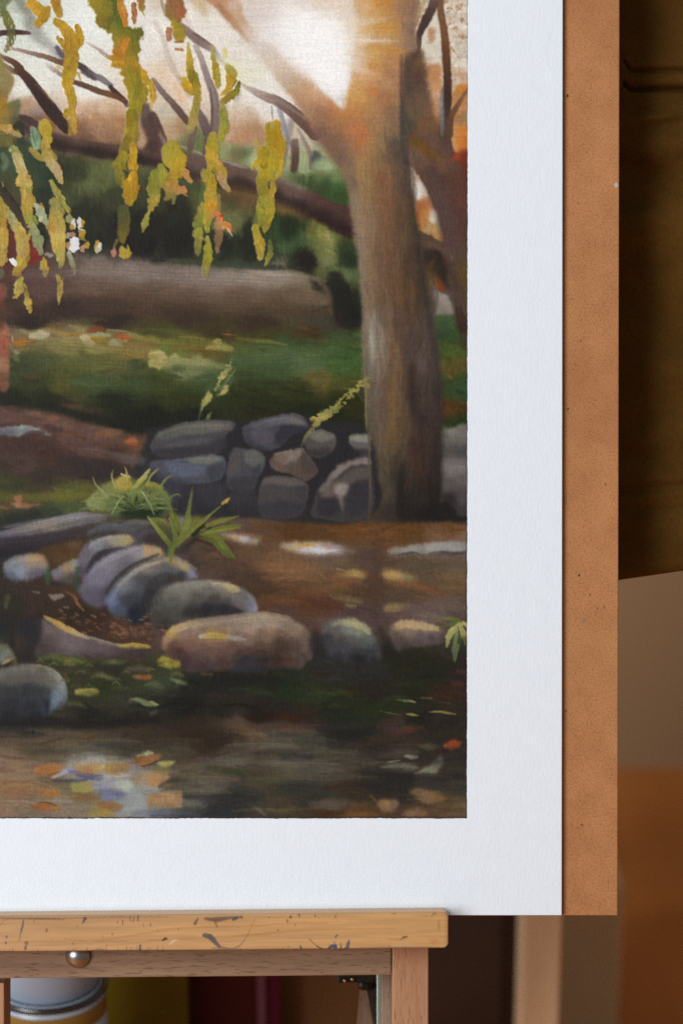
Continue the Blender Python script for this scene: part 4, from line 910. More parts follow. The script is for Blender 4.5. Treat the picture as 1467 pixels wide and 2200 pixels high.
K.S([(660,460),(665,520)], [36,40], 'd3c77e', 8, .75, dry=.25)
K.S([(680,610),(720,660),(740,720)], [40,90,60], ['b8a858','a89838','a88f2e'], 8, .9, h=.4)
K.P([(680,690),(770,740),(740,800),(690,860),(620,885),(670,790)], [(720,740,'b0902a'),(690,820,'b8942a'),(650,870,'b89a34')], 5, .96, h=.55)
K.S([(790,760),(770,840),(700,900),(640,950)], [20,60,70,50], ['5f5c1c','7a741e','85701e','97802e'], 6, .95, h=.5)
K.S([(770,745),(740,800)], [10,6], '4c4018', 4, .8)
K.S([(640,970),(650,1080),(660,1180),(630,1290)], [30,76,80,60], ['a09a44','98903a','a09838','989234'], 7, .95, dry=.1, h=.5)
K.S([(685,1060),(690,1160)], [12,16], '6f8a48', 6, .7)
K.S([(555,1260),(540,1380),(545,1500),(550,1570)], [80,110,110,110], ['aa9e3c','b0962a','b4962a','b0962e'], 7, .97, h=.6)
K.S([(600,1330),(590,1420)], [40,50], '9a9a44', 8, .7)
K.S([(960,1310),(980,1420),(1000,1560)], [50,60,50], ['b49a58','aa9440','a08f40'], 8, .85, h=.4)
K.P([(1040,1160),(1070,1130),(1150,1115),(1175,1190),(1200,1300),(1225,1310),(1220,1440),(1190,1570),(1040,1570),(1060,1440),(1040,1300)], [(1070,1180,'9c8a20'),(1120,1160,'b89818'),(1080,1300,'a08820'),(1150,1270,'b28414'),(1130,1370,'ac8018'),(1190,1350,'b3961c'),(1110,1460,'ae9624'),(1160,1500,'b89a1e'),(1080,1500,'948a2e')], 6, .97, rough=1.4, h=.65)
K.P([(1080,1140),(1110,1140),(1105,1190),(1088,1180)], 'b8a888', 5, .7)
K.T(330, 340)
K.S([(540,-30),(560,60),(640,130),(650,190)], [110,120,90,60], ['b0942e','b2943a','ae9438','b39448'], 7, .96, h=.6)
K.S([(610,150),(650,230),(700,300)], [60,70,30], ['b5925a','b89a6c','b8945c'], 6, .93, dry=.1, h=.45)
K.S([(460,120),(480,200)], [50,60], '9c9040', 7, .9, h=.4)
K.S([(520,140),(540,250),(530,340)], [110,110,100], ['a89a30','b09624','b09428'], 7, .97, h=.65)
K.S([(545,125),(560,140)], [14,20], '5a5428', 5, .8)
K.S([(470,240),(460,320),(450,400)], [40,60,60], '5f7038', 9, .7)
K.S([(530,340),(530,430),(510,520),(500,600),(500,670)], [110,120,100,80,40], ['b09238','b88e26','a8942a','a09430','989034'], 7, .97, h=.65)
K.S([(600,350),(605,480)], [40,40], 'a98a50', 8, .8, dry=.25)
K.S([(455,420),(430,560),(420,640)], [40,60,90], ['a4943a','8f8c34','74802e'], 7, .93, h=.5)
K.S([(560,430),(510,490)], [36,26], ['c8881c','c08a24'], 5, .95, h=.7)
K.S([(530,540),(590,510),(630,590)], [50,60,40], ['b8854c','c47a44','c26a30'], 6, .95, h=.65)
K.S([(620,620),(680,620),(720,680)], [70,70,20], ['b8824c','c08048','c8703c'], 6, .95, h=.6)
K.S([(660,600),(700,630),(725,670)], [10,14,8], 'd0622c', 4, .9, h=.6)
K.S([(690,660),(730,715)], [24,10], 'c8b48c', 4, .8)
K.S([(600,600),(610,720),(590,860)], [70,76,40], ['b08654','8f6c48','8a6c4c'], 7, .9, dry=.38, h=.4)
K.S([(425,680),(420,780),(410,900)], [80,80,30], ['9a943c','8a863c','7a7638'], 7, .94, dry=.1, h=.5)
K.S([(505,730),(510,850),(495,980),(480,1090)], [30,80,76,60], ['9c9440','9c9430','948c2c','8a8434'], 6, .96, h=.55)
K.S([(450,850),(460,760)], [12,14], '22251c', 5, .7)
K.S([(1060,-20),(1050,80),(1040,160)], [200,170,130], ['b0952a','aa9420','a89628'], 7, .96, h=.6)
K.S([(1170,0),(1170,140),(1120,190)], [40,50,30], 'b59a28', 6, .93, h=.5)
K.S([(1100,180),(1110,270),(1100,340)], [30,50,50], 'ac9434', 6, .9, h=.5)
K.S([(1010,170),(1010,280),(1040,360)], [100,110,110], ['a09028','94882a','8f842a'], 7, .95, h=.55)
K.S([(1070,380),(1075,480),(1060,580),(1030,690)], [90,96,80,20], ['a09234','ad9a34','a08f2c','9a8c34'], 6, .96, h=.6)
K.S([(1000,380),(990,480),(980,600)], [60,76,80], ['949034','94902e','8e8a30'], 7, .94, h=.55)
K.S([(940,490),(940,600),(930,660)], [30,50,40], ['46502f','5f6834','6c702f'], 9, .8)
K.S([(950,640),(970,760),(990,860),(990,940)], [60,80,90,40], ['a8982e','b09638','aa963c','a08f40'], 6, .96, dry=.1, h=.6)
K.S([(1085,760),(1080,860),(1060,940),(1035,1000)], [20,46,50,16], ['5f6428','6f7234','8a8634','8c8832'], 5, .93, h=.5)
K.sk = 1.7
# --- sunny grass beyond the stream
K.T(0, 680)
K.P([(0,90),(80,110),(95,400),(85,560),(90,650),(0,660)], [(20,150,'a86c54'),(50,250,'a05640'),(30,350,'94503c'),(60,450,'9c6a52'),(20,420,'a88a68'),(50,600,'7c5040'),(10,600,'6c4c38')], 6, .92)
K.P([(-30,0),(50,20),(40,110),(-30,110)], '4c3220', 10, .7)
K.P([(410,90),(480,65),(560,90),(580,130),(480,140)], '74592c', 10, .9)
K.S([(190,120),(300,160),(420,130),(560,150)], [20,60,50,40], ['8c8460','9c9468','948a5c','8a7c50'], 12, .7, dry=.1)
K.P([(270,180),(370,135),(460,150),(455,180),(400,215),(310,215)], 'b0a888', 4, .93, h=.15)
K.S([(130,230),(220,230),(320,225)], [40,50,20], ['9a6c1e','b0701e','8a6424'], 5, .93, br=.3)
K.S([(130,275),(200,268),(260,250)], [20,40,20], ['8f5c18','b4661a','8a5a24'], 5, .9, br=.3)
K.S([(120,195),(125,230)], [20,16], 'a29a7c', 4, .8)
K.S([(100,260),(110,300)], [20,16], '8c8668', 5, .7)
K.P([(120,315),(180,310),(190,340),(150,348)], 'aca088', 4, .85)
K.S([(180,310),(270,295)], [24,10], '7d7a56', 5, .7)
K.P([(120,355),(185,360),(185,415),(130,410)], '62643c', 6, .9)
K.S([(560,160),(680,170),(800,170)], [24,30,20], ['a08444','8f6c28','8a6a38'], 7, .85)
K.P([(800,140),(860,95),(950,100),(970,140),(880,150)], '7e4720', 6, .9)
K.P([(740,185),(800,160),(850,175),(860,220),(900,260),(840,280),(790,265),(760,220)], [(770,190,'b4ab84'),(820,180,'b6ad88'),(850,250,'a89a6c')], 4, .95, h=.15)
K.P([(840,175),(910,140),(1030,170),(970,195)], '9a9a74', 4, .92)
K.S([(860,205),(940,215),(1000,240)], [30,50,20], ['9a7824','9a7628','8a6c2c'], 5, .92)
K.P([(995,250),(1060,215),(1130,255),(1140,285),(1080,280)], '98967a', 4, .9)
K.S([(1060,175),(1150,185),(1240,190)], [30,60,20], ['8a6040','a8562c','86603c'], 6, .92)
K.P([(1140,190),(1200,170),(1230,205),(1190,215)], 'b25a30', 5, .9)
K.S([(1000,130),(1150,140),(1320,190)], [24,20,10], ['83825c','8c8a60','7a7a4c'], 6, .8, br=.3)
K.S([(1180,170),(1350,215),(1467,235)], [30,50,40], ['86804c','8f8040','7c7c3c'], 12, .7)
K.S([(800,310),(900,320),(1010,310)], [30,60,40], ['8a8452','958c5c','8c8050'], 10, .85)
K.S([(880,270),(1000,300),(1150,280),(1300,270),(1450,260)], [30,50,40,30,20], ['a08c64','93804c','8a6c40','8c6844','7c6236'], 10, .7)
K.S([(600,290),(700,330)], [60,50], '62683c', 16, .6)
K.S([(1130,330),(1250,370),(1400,360)], [30,40,30], ['8f7030','96702e','8a6030'], 12, .75, br=.3)
K.S([(1200,310),(1320,320),(1440,310)], [30,50,40], '8f7c4c', 14, .6)
K.S([(1150,340),(1280,380)], [6,8], 'a88030', 3, .7)
K.P([(1385,400),(1440,350),(1500,330),(1500,480),(1420,470),(1380,440)], 'aca05c', 5, .93)
K.S([(500,520),(640,540),(760,520)], [30,40,30], '56552a', 14, .5)
K.S([(240,560),(300,565),(360,560)], [30,50,30], '5e4424', 12, .6)
K.S([(540,620),(640,640)], [20,26], '74582a', 10, .6)
K.P([(1210,420),(1300,410),(1310,500),(1230,520)], '38442e', 12, .7)
K.S([(690,590),(820,600),(980,600)], [60,110,60], '48562e', 30, .5, dry=.15)
K.S([(0,790),(250,810),(500,850),(800,930),(1100,1000),(1300,1050)], [40,70,80,90,100,80], ['1c1f12','1d2012','171a0e','15180d','15180e','161a12'], 18, .8)
K.T(330, 680)
K.S([(-20,120),(200,150),(400,200),(600,240)], [40,60,60,40], ['50562a','60662c','6c6a2a','5c5224'], 20, .6)
K.S([(230,190),(350,195),(480,205)], [6,8,5], '9c944c', 3, .7)
K.S([(-20,200),(100,240),(300,290)], [60,60,40], ['86803a','7e7c30','6c6828'], 16, .7)
K.S([(160,290),(330,270),(480,330)], [60,90,60], ['6c5a26','7a5c26','62501f'], 22, .6)
K.P([(480,280),(550,255),(560,225),(610,210),(640,250),(690,260),(740,300),(690,325),(600,310),(520,310)], [(520,285,'a08c54'),(600,240,'ac9c60'),(660,290,'a89a58'),(720,305,'9c8c50'),(580,290,'a89454')], 4, .95, h=.15)
K.S([(650,165),(720,170),(770,180)], [10,16,10], ['8a6428','9c6e24','7c5a24'], 4, .8)
K.S([(760,200),(900,220),(1080,235),(1240,265)], [20,40,40,6], ['6c5c28','6e6a30','747a3c','6a6c36'], 8, .75)
K.P([(-40,340),(40,310),(100,330),(145,400),(100,440),(20,450),(-40,470)], [(0,380,'b0a05c'),(60,330,'a69e68'),(110,370,'b0a078'),(60,400,'b2a468'),(20,440,'9a9254')], 5, .93, h=.15)
K.P([(145,385),(190,345),(230,355),(240,385),(190,395)], 'a49e6c', 5, .9)
K.P([(350,380),(420,350),(480,390),(540,420),(600,440),(560,465),(420,440)], [(400,370,'8a885c'),(460,410,'938c60'),(540,440,'80804e')], 8, .85)
K.S([(60,450),(240,420),(420,440),(650,470)], [50,70,70,50], ['98905c','8e8a58','8c8a5c','747c4c'], 14, .8)
K.S([(100,490),(300,480),(560,490)], [30,40,50], ['5f683c','6a7448','566840'], 16, .6)
K.P([(170,470),(250,455),(300,500),(200,510)], '424f2a', 10, .7)
K.S([(1000,370),(1200,340),(1380,400)], [80,140,100], ['4e5e34','566a42','52663c'], 40, .6)
K.S([(1380,560),(1467,540),(1600,540)], [40,70,60], ['62522a','6c4e24','6a4a22'], 20, .7)
# flowering stalk in the middle
K.S([(410,970),(430,900),(460,840),(510,710)], [10,14,20,14], ['4c5c44','5a6a44','8f9054','a09c5c'], 4, .85)
K.P([(440,860),(470,740),(510,695),(545,740),(525,800),(490,820)], [(470,800,'a09a58'),(510,720,'b0a862'),(530,760,'b2a458'),(460,840,'7c8450')], 4, .93, rough=1.4, h=.2)
K.S([(585,670),(620,590),(680,500),(735,385)], [20,40,36,14], ['8f9250','b0a662','989858','9c9a5c'], 4, .92, dry=.12, rough=1.2, h=.2)
K.S([(600,570),(640,560)], [14,30], 'b6a868', 4, .9)
K.P([(580,735),(630,690),(650,640),(700,635),(695,680),(650,710)], 'b2a464', 4, .94, rough=1.6, h=.2)
K.S([(620,680),(680,600),(760,490)], [14,26,12], ['5c7044','6a7c4c','7a8a54'], 4, .8)
K.S([(690,640),(755,560)], [8,5], '74866a', 3, .6)
K.S([(500,960),(520,910),(540,890)], [40,36,10], ['6c7040','7c7c48','5c6a44'], 6, .85, dry=.15)
K.S([(420,960),(450,900)], [10,20], '3c5048', 6, .7)
K.sk = 1.0
K.eps = 14.
# --- dry stone wall
K.T(330, 680)
K.P([(-60,1130),(60,1040),(300,990),(500,965),(700,970),(900,980),(1100,940),(1500,960),(1500,1560),(-60,1560)], [(0,1100,'2c2c28'),(760,1080,'242428'),(780,1180,'262628'),(1100,1240,'26262a'),(1400,1180,'2a2829'),(1100,1440,'22241c'),(600,1320,'2c2c34'),(60,1300,'2a2a2e'),(1000,1500,'28292a')], 16, .9)
K.P([(-30,1300),(900,1300),(1500,1400),(2050,1500),(2050,1800),(1500,1835),(1000,1825),(700,1810),(200,1780),(-30,1600)], [(0,1500,'34323a'),(500,1700,'2a272a'),(1000,1760,'262326'),(1500,1800,'2c2828'),(1900,1700,'2a2628'),(700,1500,'2a2a30')], 14, .93)
K.P([(-20,1130),(100,1060),(220,1000),(420,970),(600,962),(720,975),(755,1020),(700,1080),(640,1180),(640,1270),(560,1290),(350,1310),(180,1320),(20,1300),(-40,1220)],
    [(60,1090,'4c4e48'),(250,1020,'54564c'),(450,990,'6a6656'),(620,980,'6c6660'),(720,1000,'62605c'),(350,1080,'5a5852'),(180,1160,'53565a'),(500,1100,'55534f'),(650,1060,'504e4c'),(60,1200,'40434a'),(300,1170,'46484a'),(250,1240,'36353a'),(500,1200,'42434a'),(620,1180,'383a42'),(100,1280,'2f2f36'),(400,1280,'303036')], 5, .96)
K.S([(130,1180),(300,1130),(430,1090)], [16,30,14], '6a6c68', 12, .5)
K.P([(835,1070),(870,1020),(1000,970),(1200,910),(1310,900),(1390,930),(1430,1000),(1420,1060),(1300,1110),(1200,1170),(1050,1200),(940,1180),(850,1130)],
    [(880,1040,'55545a'),(1000,990,'5c5c62'),(1150,930,'656668'),(1300,920,'72706a'),(1390,970,'66665f'),(1250,990,'5e606a'),(1330,1050,'34343c'),(1200,1050,'44444e'),(1100,1040,'4c4c56'),(900,1100,'4a4a58'),(1010,1090,'5a565e'),(1060,1130,'504e5a'),(960,1160,'3c3c48'),(1200,1120,'35343c'),(1390,1030,'3a3a42')], 5, .96)
K.P([(1260,985),(1340,1010),(1420,1040),(1330,1090),(1220,1060)], '302f37', 10, .7)
K.S([(1000,1040),(1070,1060),(1100,1130)], [10,16,10], '6a646a', 8, .5)
K.P([(1360,1130),(1400,1060),(1467,1050),(1550,1040),(1640,1110),(1660,1180),(1600,1280),(1480,1290),(1390,1240)], [(1420,1080,'6a6650'),(1440,1160,'5a564c'),(1500,1060,'77766a'),(1570,1060,'74726a'),(1630,1120,'7c7a6c'),(1520,1150,'5f5b58'),(1600,1180,'544f4c'),(1480,1240,'3c3838')], 6, .95)
K.P([(-30,1340),(40,1310),(200,1330),(370,1310),(470,1280),(590,1280),(650,1320),(640,1400),(590,1480),(500,1560),(380,1600),(60,1590),(-20,1500)],
    [(20,1350,'5c585a'),(160,1350,'4c5060'),(280,1360,'60647a'),(420,1310,'6a6e66'),(560,1290,'6c6e62'),(620,1330,'52585c'),(350,1410,'686e80'),(480,1400,'5c6470'),(580,1430,'40434e'),(80,1450,'40424e'),(250,1480,'4c5062'),(420,1520,'4c4e5c'),(60,1550,'35373f'),(300,1580,'42424a'),(500,1490,'4a4c58'),(530,1430,'3e3c48')], 6, .96)
K.P([(690,1310),(720,1230),(780,1215),(900,1235),(1020,1270),(1030,1310),(990,1400),(940,1530),(920,1600),(880,1700),(860,1760),(700,1740),(680,1560)],
    [(750,1230,'5e5a56'),(880,1250,'70756a'),(980,1280,'66685f'),(760,1310,'53565a'),(850,1340,'5c6060'),(960,1350,'52545a'),(740,1420,'454650'),(850,1450,'52545a'),(920,1440,'40424c'),(760,1540,'4a4a50'),(870,1560,'44464c'),(720,1640,'38383e'),(840,1660,'3c3a40'),(760,1730,'3a363a')], 6, .96)
K.P([(1070,1330),(1150,1260),(1300,1225),(1370,1220),(1390,1240),(1467,1340),(1530,1420),(1500,1470),(1420,1520),(1300,1470),(1150,1410)],
    [(1120,1300,'7c6a60'),(1250,1245,'8a8078'),(1350,1225,'8f887c'),(1180,1370,'755f54'),(1260,1310,'6c5648'),(1400,1330,'5a4c44'),(1300,1400,'5f4e44'),(1470,1400,'5c5048'),(1420,1480,'564c46')], 5, .96)
K.P([(980,1560),(1040,1500),(1120,1475),(1240,1490),(1370,1530),(1420,1580),(1400,1660),(1390,1760),(1330,1860),(1240,1870),(1100,1860),(990,1840),(960,1700)],
    [(1020,1540,'54524e'),(1120,1490,'66605e'),(1250,1500,'6c665f'),(1370,1550,'5c5854'),(1060,1620,'5c5a58'),(1200,1620,'5c5652'),(1340,1620,'5a5450'),(1380,1680,'4c4a4c'),(1000,1720,'4e4e50'),(1150,1740,'48443f'),(1290,1720,'4c4644'),(1020,1820,'45474c'),(1200,1830,'40404a'),(1310,1830,'34343a')], 6, .96)
K.T(670, 680)
K.P([(340,1130),(400,1095),(510,1100),(520,1260),(440,1250),(370,1200)], [(360,1120,'86867a'),(440,1110,'8f9080'),(490,1120,'88887c'),(400,1170,'686260'),(470,1200,'5a5250')], 6, .95)
K.S([(380,1240),(500,1280)], [20,30], '24222a', 10, .7)
K.T(670, 1020)
K.P([(20,300),(40,130),(100,40),(180,-20),(300,-50),(420,-70),(530,-80),(530,330),(500,420),(60,390),(20,370)],
    [(60,140,'70625c'),(130,20,'7c766c'),(250,-50,'857b74'),(400,-60,'7c7470'),(500,-20,'6c6664'),(250,20,'584f4c'),(400,30,'504a48'),(150,130,'7a6a62'),(250,110,'8c857e'),(350,90,'78706c'),(300,170,'7e776e'),(420,160,'3e3c3e'),(480,230,'35343a'),(350,250,'38383e'),(200,200,'5a524e'),(100,240,'38343a'),(180,310,'302c32'),(60,320,'3c3838'),(290,280,'6c645c'),(290,360,'5c534e'),(400,330,'48423f'),(120,380,'4c4642'),(460,390,'4a4342')], 7, .95)
K.S([(220,100),(290,120),(280,200),(300,270)], [30,70,60,30], ['948e86','9a948c','88827a','7c746a'], 14, .6, dry=.15)
K.S([(80,90),(180,0),(300,-40),(420,-60)], [12,16,16,10], ['908a80','9c968c','968c82','8c827a'], 8, .6)
K.S([(385,378),(440,385),(500,410)], [10,20,20], '262428', 6, .7)
K.T(0, 0, 1)
K.P([(949,930),(960,920),(975,918),(1010,925),(1010,1112),(960,1112),(948,1090)], [(955,940,'6c6862'),(975,925,'86837a'),(995,930,'77746a'),(965,970,'5a5654'),(990,970,'504e50'),(965,1003,'7c7672'),(985,1003,'7c7674'),(960,1040,'5e5855'),(990,1030,'666060'),(965,1075,'2e2a2a'),(990,1070,'564e50'),(995,1095,'403c40'),(955,1100,'242120')], 3, .96)
K.S([(968,1004),(980,1003),(995,1004)], [3,7,4], '8a8482', 4, .6)
K.P([(940,1085),(958,1078),(972,1090),(985,1108),(1010,1112),(1010,1118),(930,1118)], [(950,1095,'241f1e'),(975,1108,'221e1e'),(1000,1114,'1c1818')], 3, .85)
K.S([(790,975),(790,1000),(793,1060)], [2,3,2], '6e6656', 1.5, .6)
# yellow spray against the trunk
K.T(670, 680)
K.S([(545,562),(500,610),(440,640),(370,710),(300,770),(230,840),(180,880),(110,930),(20,990),(-20,1020)], [10,50,40,40,44,36,60,70,90,60], ['8f8650','a08e4c','a29a54','948e4c','9a9448','7a7c40','8c8c54','a89a50','a89a4e','aa9c54'], 4, .9, dry=.2, rough=2, h=.15)
K.S([(20,1000),(60,960),(150,900)], [30,30,20], 'b4a858', 5, .7, dry=.3)
K.S([(-40,1090),(20,1030),(120,1080),(200,1120)], [20,40,40,20], ['7c7c54','8f8f6c','868472','807c6c'], 8, .7)
K.S([(90,890),(140,870)], [40,30], '6c7a54', 8, .6, dry=.25)
K.S([(160,905),(240,905)], [4,4], '14160e', 2, .7)
K.sk = 1.4
# --- earth bank, left
K.T(0, 680)
K.P([(-20,1040),(100,1020),(220,1008),(330,1030),(420,1065),(480,1095),(400,1100),(300,1080),(200,1110),(80,1105),(-20,1095)], [(20,1050,'7c8084'),(120,1040,'7c8284'),(220,1020,'96a09e'),(320,1040,'848a88'),(420,1080,'70767a'),(120,1080,'62646a'),(20,1080,'54525a'),(250,1060,'767a7a')], 5, .93)
K.S([(230,1100),(300,1080),(400,1085)], [30,50,40], '4a3030', 10, .7, dry=.2)
K.P([(395,1010),(470,1000),(590,1050),(560,1085),(460,1060)], '4c3434', 6, .85)
K.S([(470,940),(520,940)], [50,40], '7e5840', 12, .8, dry=.15)
K.S([(290,900),(370,895)], [30,30], '7c5c48', 10, .7, dry=.2)
K.S([(900,1090),(1010,1080),(1120,1070)], [40,90,50], ['7c5236','805a3c','74563e'], 14, .8, dry=.12)
K.S([(1180,1160),(1240,1150),(1280,1160)], [40,60,30], ['9c6038','a0683c','8c5a38'], 8, .85, dry=.1)
K.S([(1190,1180),(1250,1185)], [20,36], 'a04a24', 8, .7)
K.S([(640,1090),(740,1090)], [40,40], '744a34', 16, .6)
K.S([(640,1180),(800,1210),(1000,1260),(1200,1300)], [16,26,36,40], ['46282a','5c4844','64504a','5e504c'], 10, .7)
K.S([(740,1220),(900,1240)], [8,8], '7c6656', 5, .6, dry=.3)
K.S([(1000,1290),(1150,1320),(1300,1330)], [50,90,80], ['544640','60564e','645a54'], 22, .7)
K.P([(600,1330),(800,1310),(1060,1340),(1140,1400),(1060,1470),(700,1480)], '342c2a', 20, .7)
K.S([(-20,1290),(150,1300),(300,1320)], [50,80,50], '503f34', 24, .6)
K.P([(-20,1500),(100,1500),(160,1553),(-20,1600)], '42462a', 20, .6)
# clump of leaves on the bank
K.T(0, 1020)
K.S([(0,190),(200,210),(500,200),(800,190)], [80,70,80,50], ['5c5c26','6a6428','6e6a26','6c6828'], 24, .6)
K.P([(100,255),(150,260),(140,210),(185,180),(215,210),(210,240),(260,265),(400,270),(300,295),(180,305),(140,285)], [(170,210,'96674c'),(200,260,'8f6244'),(300,270,'806048'),(160,285,'a07858')], 5, .9)
K.S([(0,300),(60,310)], [30,20], '7c5c3c', 8, .7)
K.P([(870,170),(930,100),(1050,50),(1160,10),(1220,30),(1260,90),(1467,90),(1500,260),(1480,380),(1200,400),(1000,330),(820,270)], [(900,150,'6c7048'),(1000,110,'808448'),(1120,40,'aaa050'),(1190,50,'a89c54'),(1260,140,'5c6c34'),(1400,100,'868434'),(1467,130,'6e8048'),(1050,260,'586438'),(940,240,'8a9258'),(1150,200,'4c5c30'),(1200,290,'1e2a1a'),(1350,250,'26381f'),(1450,300,'20301c'),(1250,370,'1c2418'),(1100,330,'38422a')], 9, .93)
K.P([(810,250),(870,180),(960,140),(1020,190),(1040,230),(960,260),(980,300),(880,290)], [(850,240,'909258'),(950,180,'8a9054'),(1000,220,'7c844a'),(930,280,'8a9458')], 6, .9, h=.12)
K.P([(1090,80),(1130,30),(1190,20),(1215,70),(1190,150),(1140,140)], [(1140,60,'b09c50'),(1190,60,'aa9850'),(1160,120,'b0943a')], 5, .9, h=.15)
K.S([(1130,-10),(1160,10),(1200,10)], [16,20,14], 'a89e62', 4, .85)
K.S([(1010,130),(1080,130)], [26,30], 'a0863a', 6, .7)
K.S([(1235,120),(1290,80),(1340,20),(1380,-40)], [60,60,50,20], ['8a8c3c','9c9850','a8a268','989868'], 5, .93, h=.12)
K.S([(1300,110),(1380,110),(1440,120)], [30,50,40], ['a09038','a8923a','80843c'], 7, .85)
K.S([(1040,370),(1080,290),(1140,190)], [16,36,14], ['7a8858','7a8654','8f9660'], 4, .9)
K.S([(1315,140),(1360,220),(1400,300),(1440,380)], [20,40,36,30], ['9c9c60','7a8450','707c4c','6a7848'], 4, .92)
K.P([(1110,250),(1300,200),(1340,300),(1420,390),(1130,400)], [(1200,280,'1d2818'),(1300,330,'182016')], 14, .8)
K.S([(1380,180),(1450,190)], [20,30], '28401f', 8, .7)
# --- stones at the left, one behind another
K.S([(-20,560),(150,520),(350,470),(500,430),(650,395),(780,375),(930,385),(1030,375)], [40,60,70,70,70,66,50,24], ['63626c','74727c','8c8478','8c8480','80828c','8a8690','6c6670','5c5858'], 10, .9, dry=.12)
K.S([(300,480),(420,490),(520,500)], [20,40,30], 'a0947c', 12, .5, dry=.2)
K.S([(-20,620),(200,590),(450,570),(650,510),(850,460)], [80,90,80,80,50], ['46404a','3c343c','4a3e48','4c3e46','48403e'], 14, .85)
K.S([(-20,720),(150,690),(350,660),(560,610),(700,590)], [90,110,80,40,20], ['221f26','231f26','2c262c','32282c','3a2e2e'], 16, .85)
K.P([(380,690),(550,640),(720,610),(760,660),(720,760),(600,810),(480,790)], [(450,700,'4c381f'),(600,680,'553a1f'),(720,640,'6a5038'),(600,780,'5a4222'),(720,720,'5c4226')], 14, .85)
K.P([(30,830),(110,770),(250,740),(400,740),(430,790),(440,860),(330,920),(250,960),(130,960),(80,930)], [(100,800,'808488'),(200,760,'8f8a84'),(300,770,'a8855a'),(390,760,'9c7c56'),(130,860,'7c8688'),(250,830,'868c84'),(230,890,'8a92a8'),(330,860,'868c9c'),(400,840,'706c74'),(130,930,'66707c'),(300,930,'4a4450')], 9, .9)
K.S([(180,900),(260,880),(350,860)], [30,50,30], ['8c94a4','9098a8','808492'], 12, .6, dry=.15)
K.S([(230,800),(320,770),(400,760)], [30,46,30], ['a88c64','aa8456','a08058'], 12, .6, dry=.12)
K.S([(260,960),(380,910),(430,890)], [40,60,40], '3c3438', 16, .7)
K.P([(490,890),(570,840),(650,800),(730,780),(730,860),(700,960),(600,990),(500,950)], [(520,890,'76788a'),(600,850,'a08868'),(680,810,'949690'),(620,870,'a87a4c'),(700,850,'86867c'),(560,940,'76706e'),(660,930,'6c6660'),(600,980,'3c3634')], 9, .88)
K.S([(450,830),(440,920),(440,980)], [30,60,30], ['46604a','3c5640','344a38'], 12, .6)
K.S([(730,830),(720,950),(710,1060)], [40,60,40], ['344a38','2e4a36','344a3a'], 14, .6)
K.S([(500,1010),(580,1000),(640,1020)], [40,70,40], '2c2624', 16, .8)
K.P([(740,740),(800,640),(940,590),(1080,570),(1230,560),(1260,620),(1150,670),(960,710),(860,760),(820,870),(760,940),(720,900)],
    [(780,700,'8a8490'),(880,630,'90929c'),(1000,610,'949a98'),(1100,610,'b4a068'),(1180,590,'aa9448'),(1220,590,'a09458'),(1130,640,'706c72'),(960,680,'64606a'),(820,740,'70666e'),(780,860,'5c5260'),(750,800,'7c7684')], 8, .92)
K.S([(1040,630),(1120,605),(1210,590)], [34,50,36], ['b09a68','b8a45c','b09a50'], 8, .8, dry=.05)
K.S([(840,520),(980,480),(1100,490),(1240,510)], [40,60,60,50], ['5e626a','6c7480','78808c','8088a0'], 14, .8)
K.S([(870,570),(980,550),(1080,540)], [30,40,20], '3c3a38', 14, .7)
K.S([(1150,470),(1260,440),(1380,450)], [40,60,50], ['7a8486','8c8e84','8f8c74'], 14, .75)
K.S([(1240,560),(1280,590),(1350,530),(1450,520)], [50,70,60,50], ['64667c','6a6c84','6c6a78','686470'], 16, .75)
K.P([(1320,580),(1467,560),(1500,660),(1380,640),(1320,620)], '3f332e', 14, .8)
K.P([(770,1000),(830,880),(920,800),(1050,740),(1150,690),(1260,660),(1300,700),(1260,770),(1150,820),(1060,920),(1000,1050),(980,1110),(900,1140),(780,1110),(720,1080)],
    [(820,960,'70707e'),(900,860,'74707a'),(1000,800,'7c7c84'),(1120,740,'7a7a88'),(1230,690,'747488'),(1100,830,'8c8a94'),(960,930,'7a7480'),(1020,900,'8a8894'),(900,1020,'766e7e'),(820,1050,'6e667c'),(960,1040,'625c6c'),(780,1090,'605a6c'),(900,1110,'5c5668'),(1230,740,'6a6868')], 8, .93, dry=.05)
K.S([(790,900),(850,800),(920,740),(1020,710),(1130,680)], [50,80,60,40,20], ['3c3440','2e2a30','322c34','3a3440','58545c'], 14, .85)
K.P([(1010,1060),(1060,960),(1160,860),(1290,790),(1400,750),(1467,740),(1500,800),(1467,830),(1350,860),(1200,930),(1090,1010),(1020,1090)], [(1050,990,'3c3838'),(1160,890,'3c3a3a'),(1300,810,'383634'),(1400,780,'3c3c40'),(1230,880,'4c4844'),(1120,960,'44403c'),(1400,830,'8a6c50'),(1300,860,'645850')], 10, .88)
K.P([(1250,720),(1300,680),(1380,655),(1467,670),(1530,720),(1540,770),(1440,740),(1350,750),(1270,775)], [(1290,720,'b08c68'),(1380,680,'b8926c'),(1450,690,'b89c68'),(1500,740,'b4a064'),(1330,740,'aa8658')], 7, .93)
K.S([(1470,690),(1510,740),(1520,780)], [30,40,20], 'b8a46c', 6, .8)
K.P([(1000,1200),(1020,1110),(1090,1020),(1200,930),(1330,870),(1440,840),(1560,840),(1560,1300),(1400,1380),(1200,1380),(1080,1320),(1020,1260)],
    [(1020,1170,'7a80a0'),(1060,1080,'6c7278'),(1150,990,'707068'),(1300,910,'7c7468'),(1420,870,'7a766c'),(1030,1230,'5c6480'),(1130,1110,'565a58'),(1250,1020,'565650'),(1400,950,'4c4c48'),(1250,1150,'2e3234'),(1400,1100,'26282c'),(1330,1230,'1a2030'),(1200,1250,'28282c'),(1120,1280,'3a3430'),(1450,1250,'1e2026'),(1300,1350,'2a2624')], 9, .92)
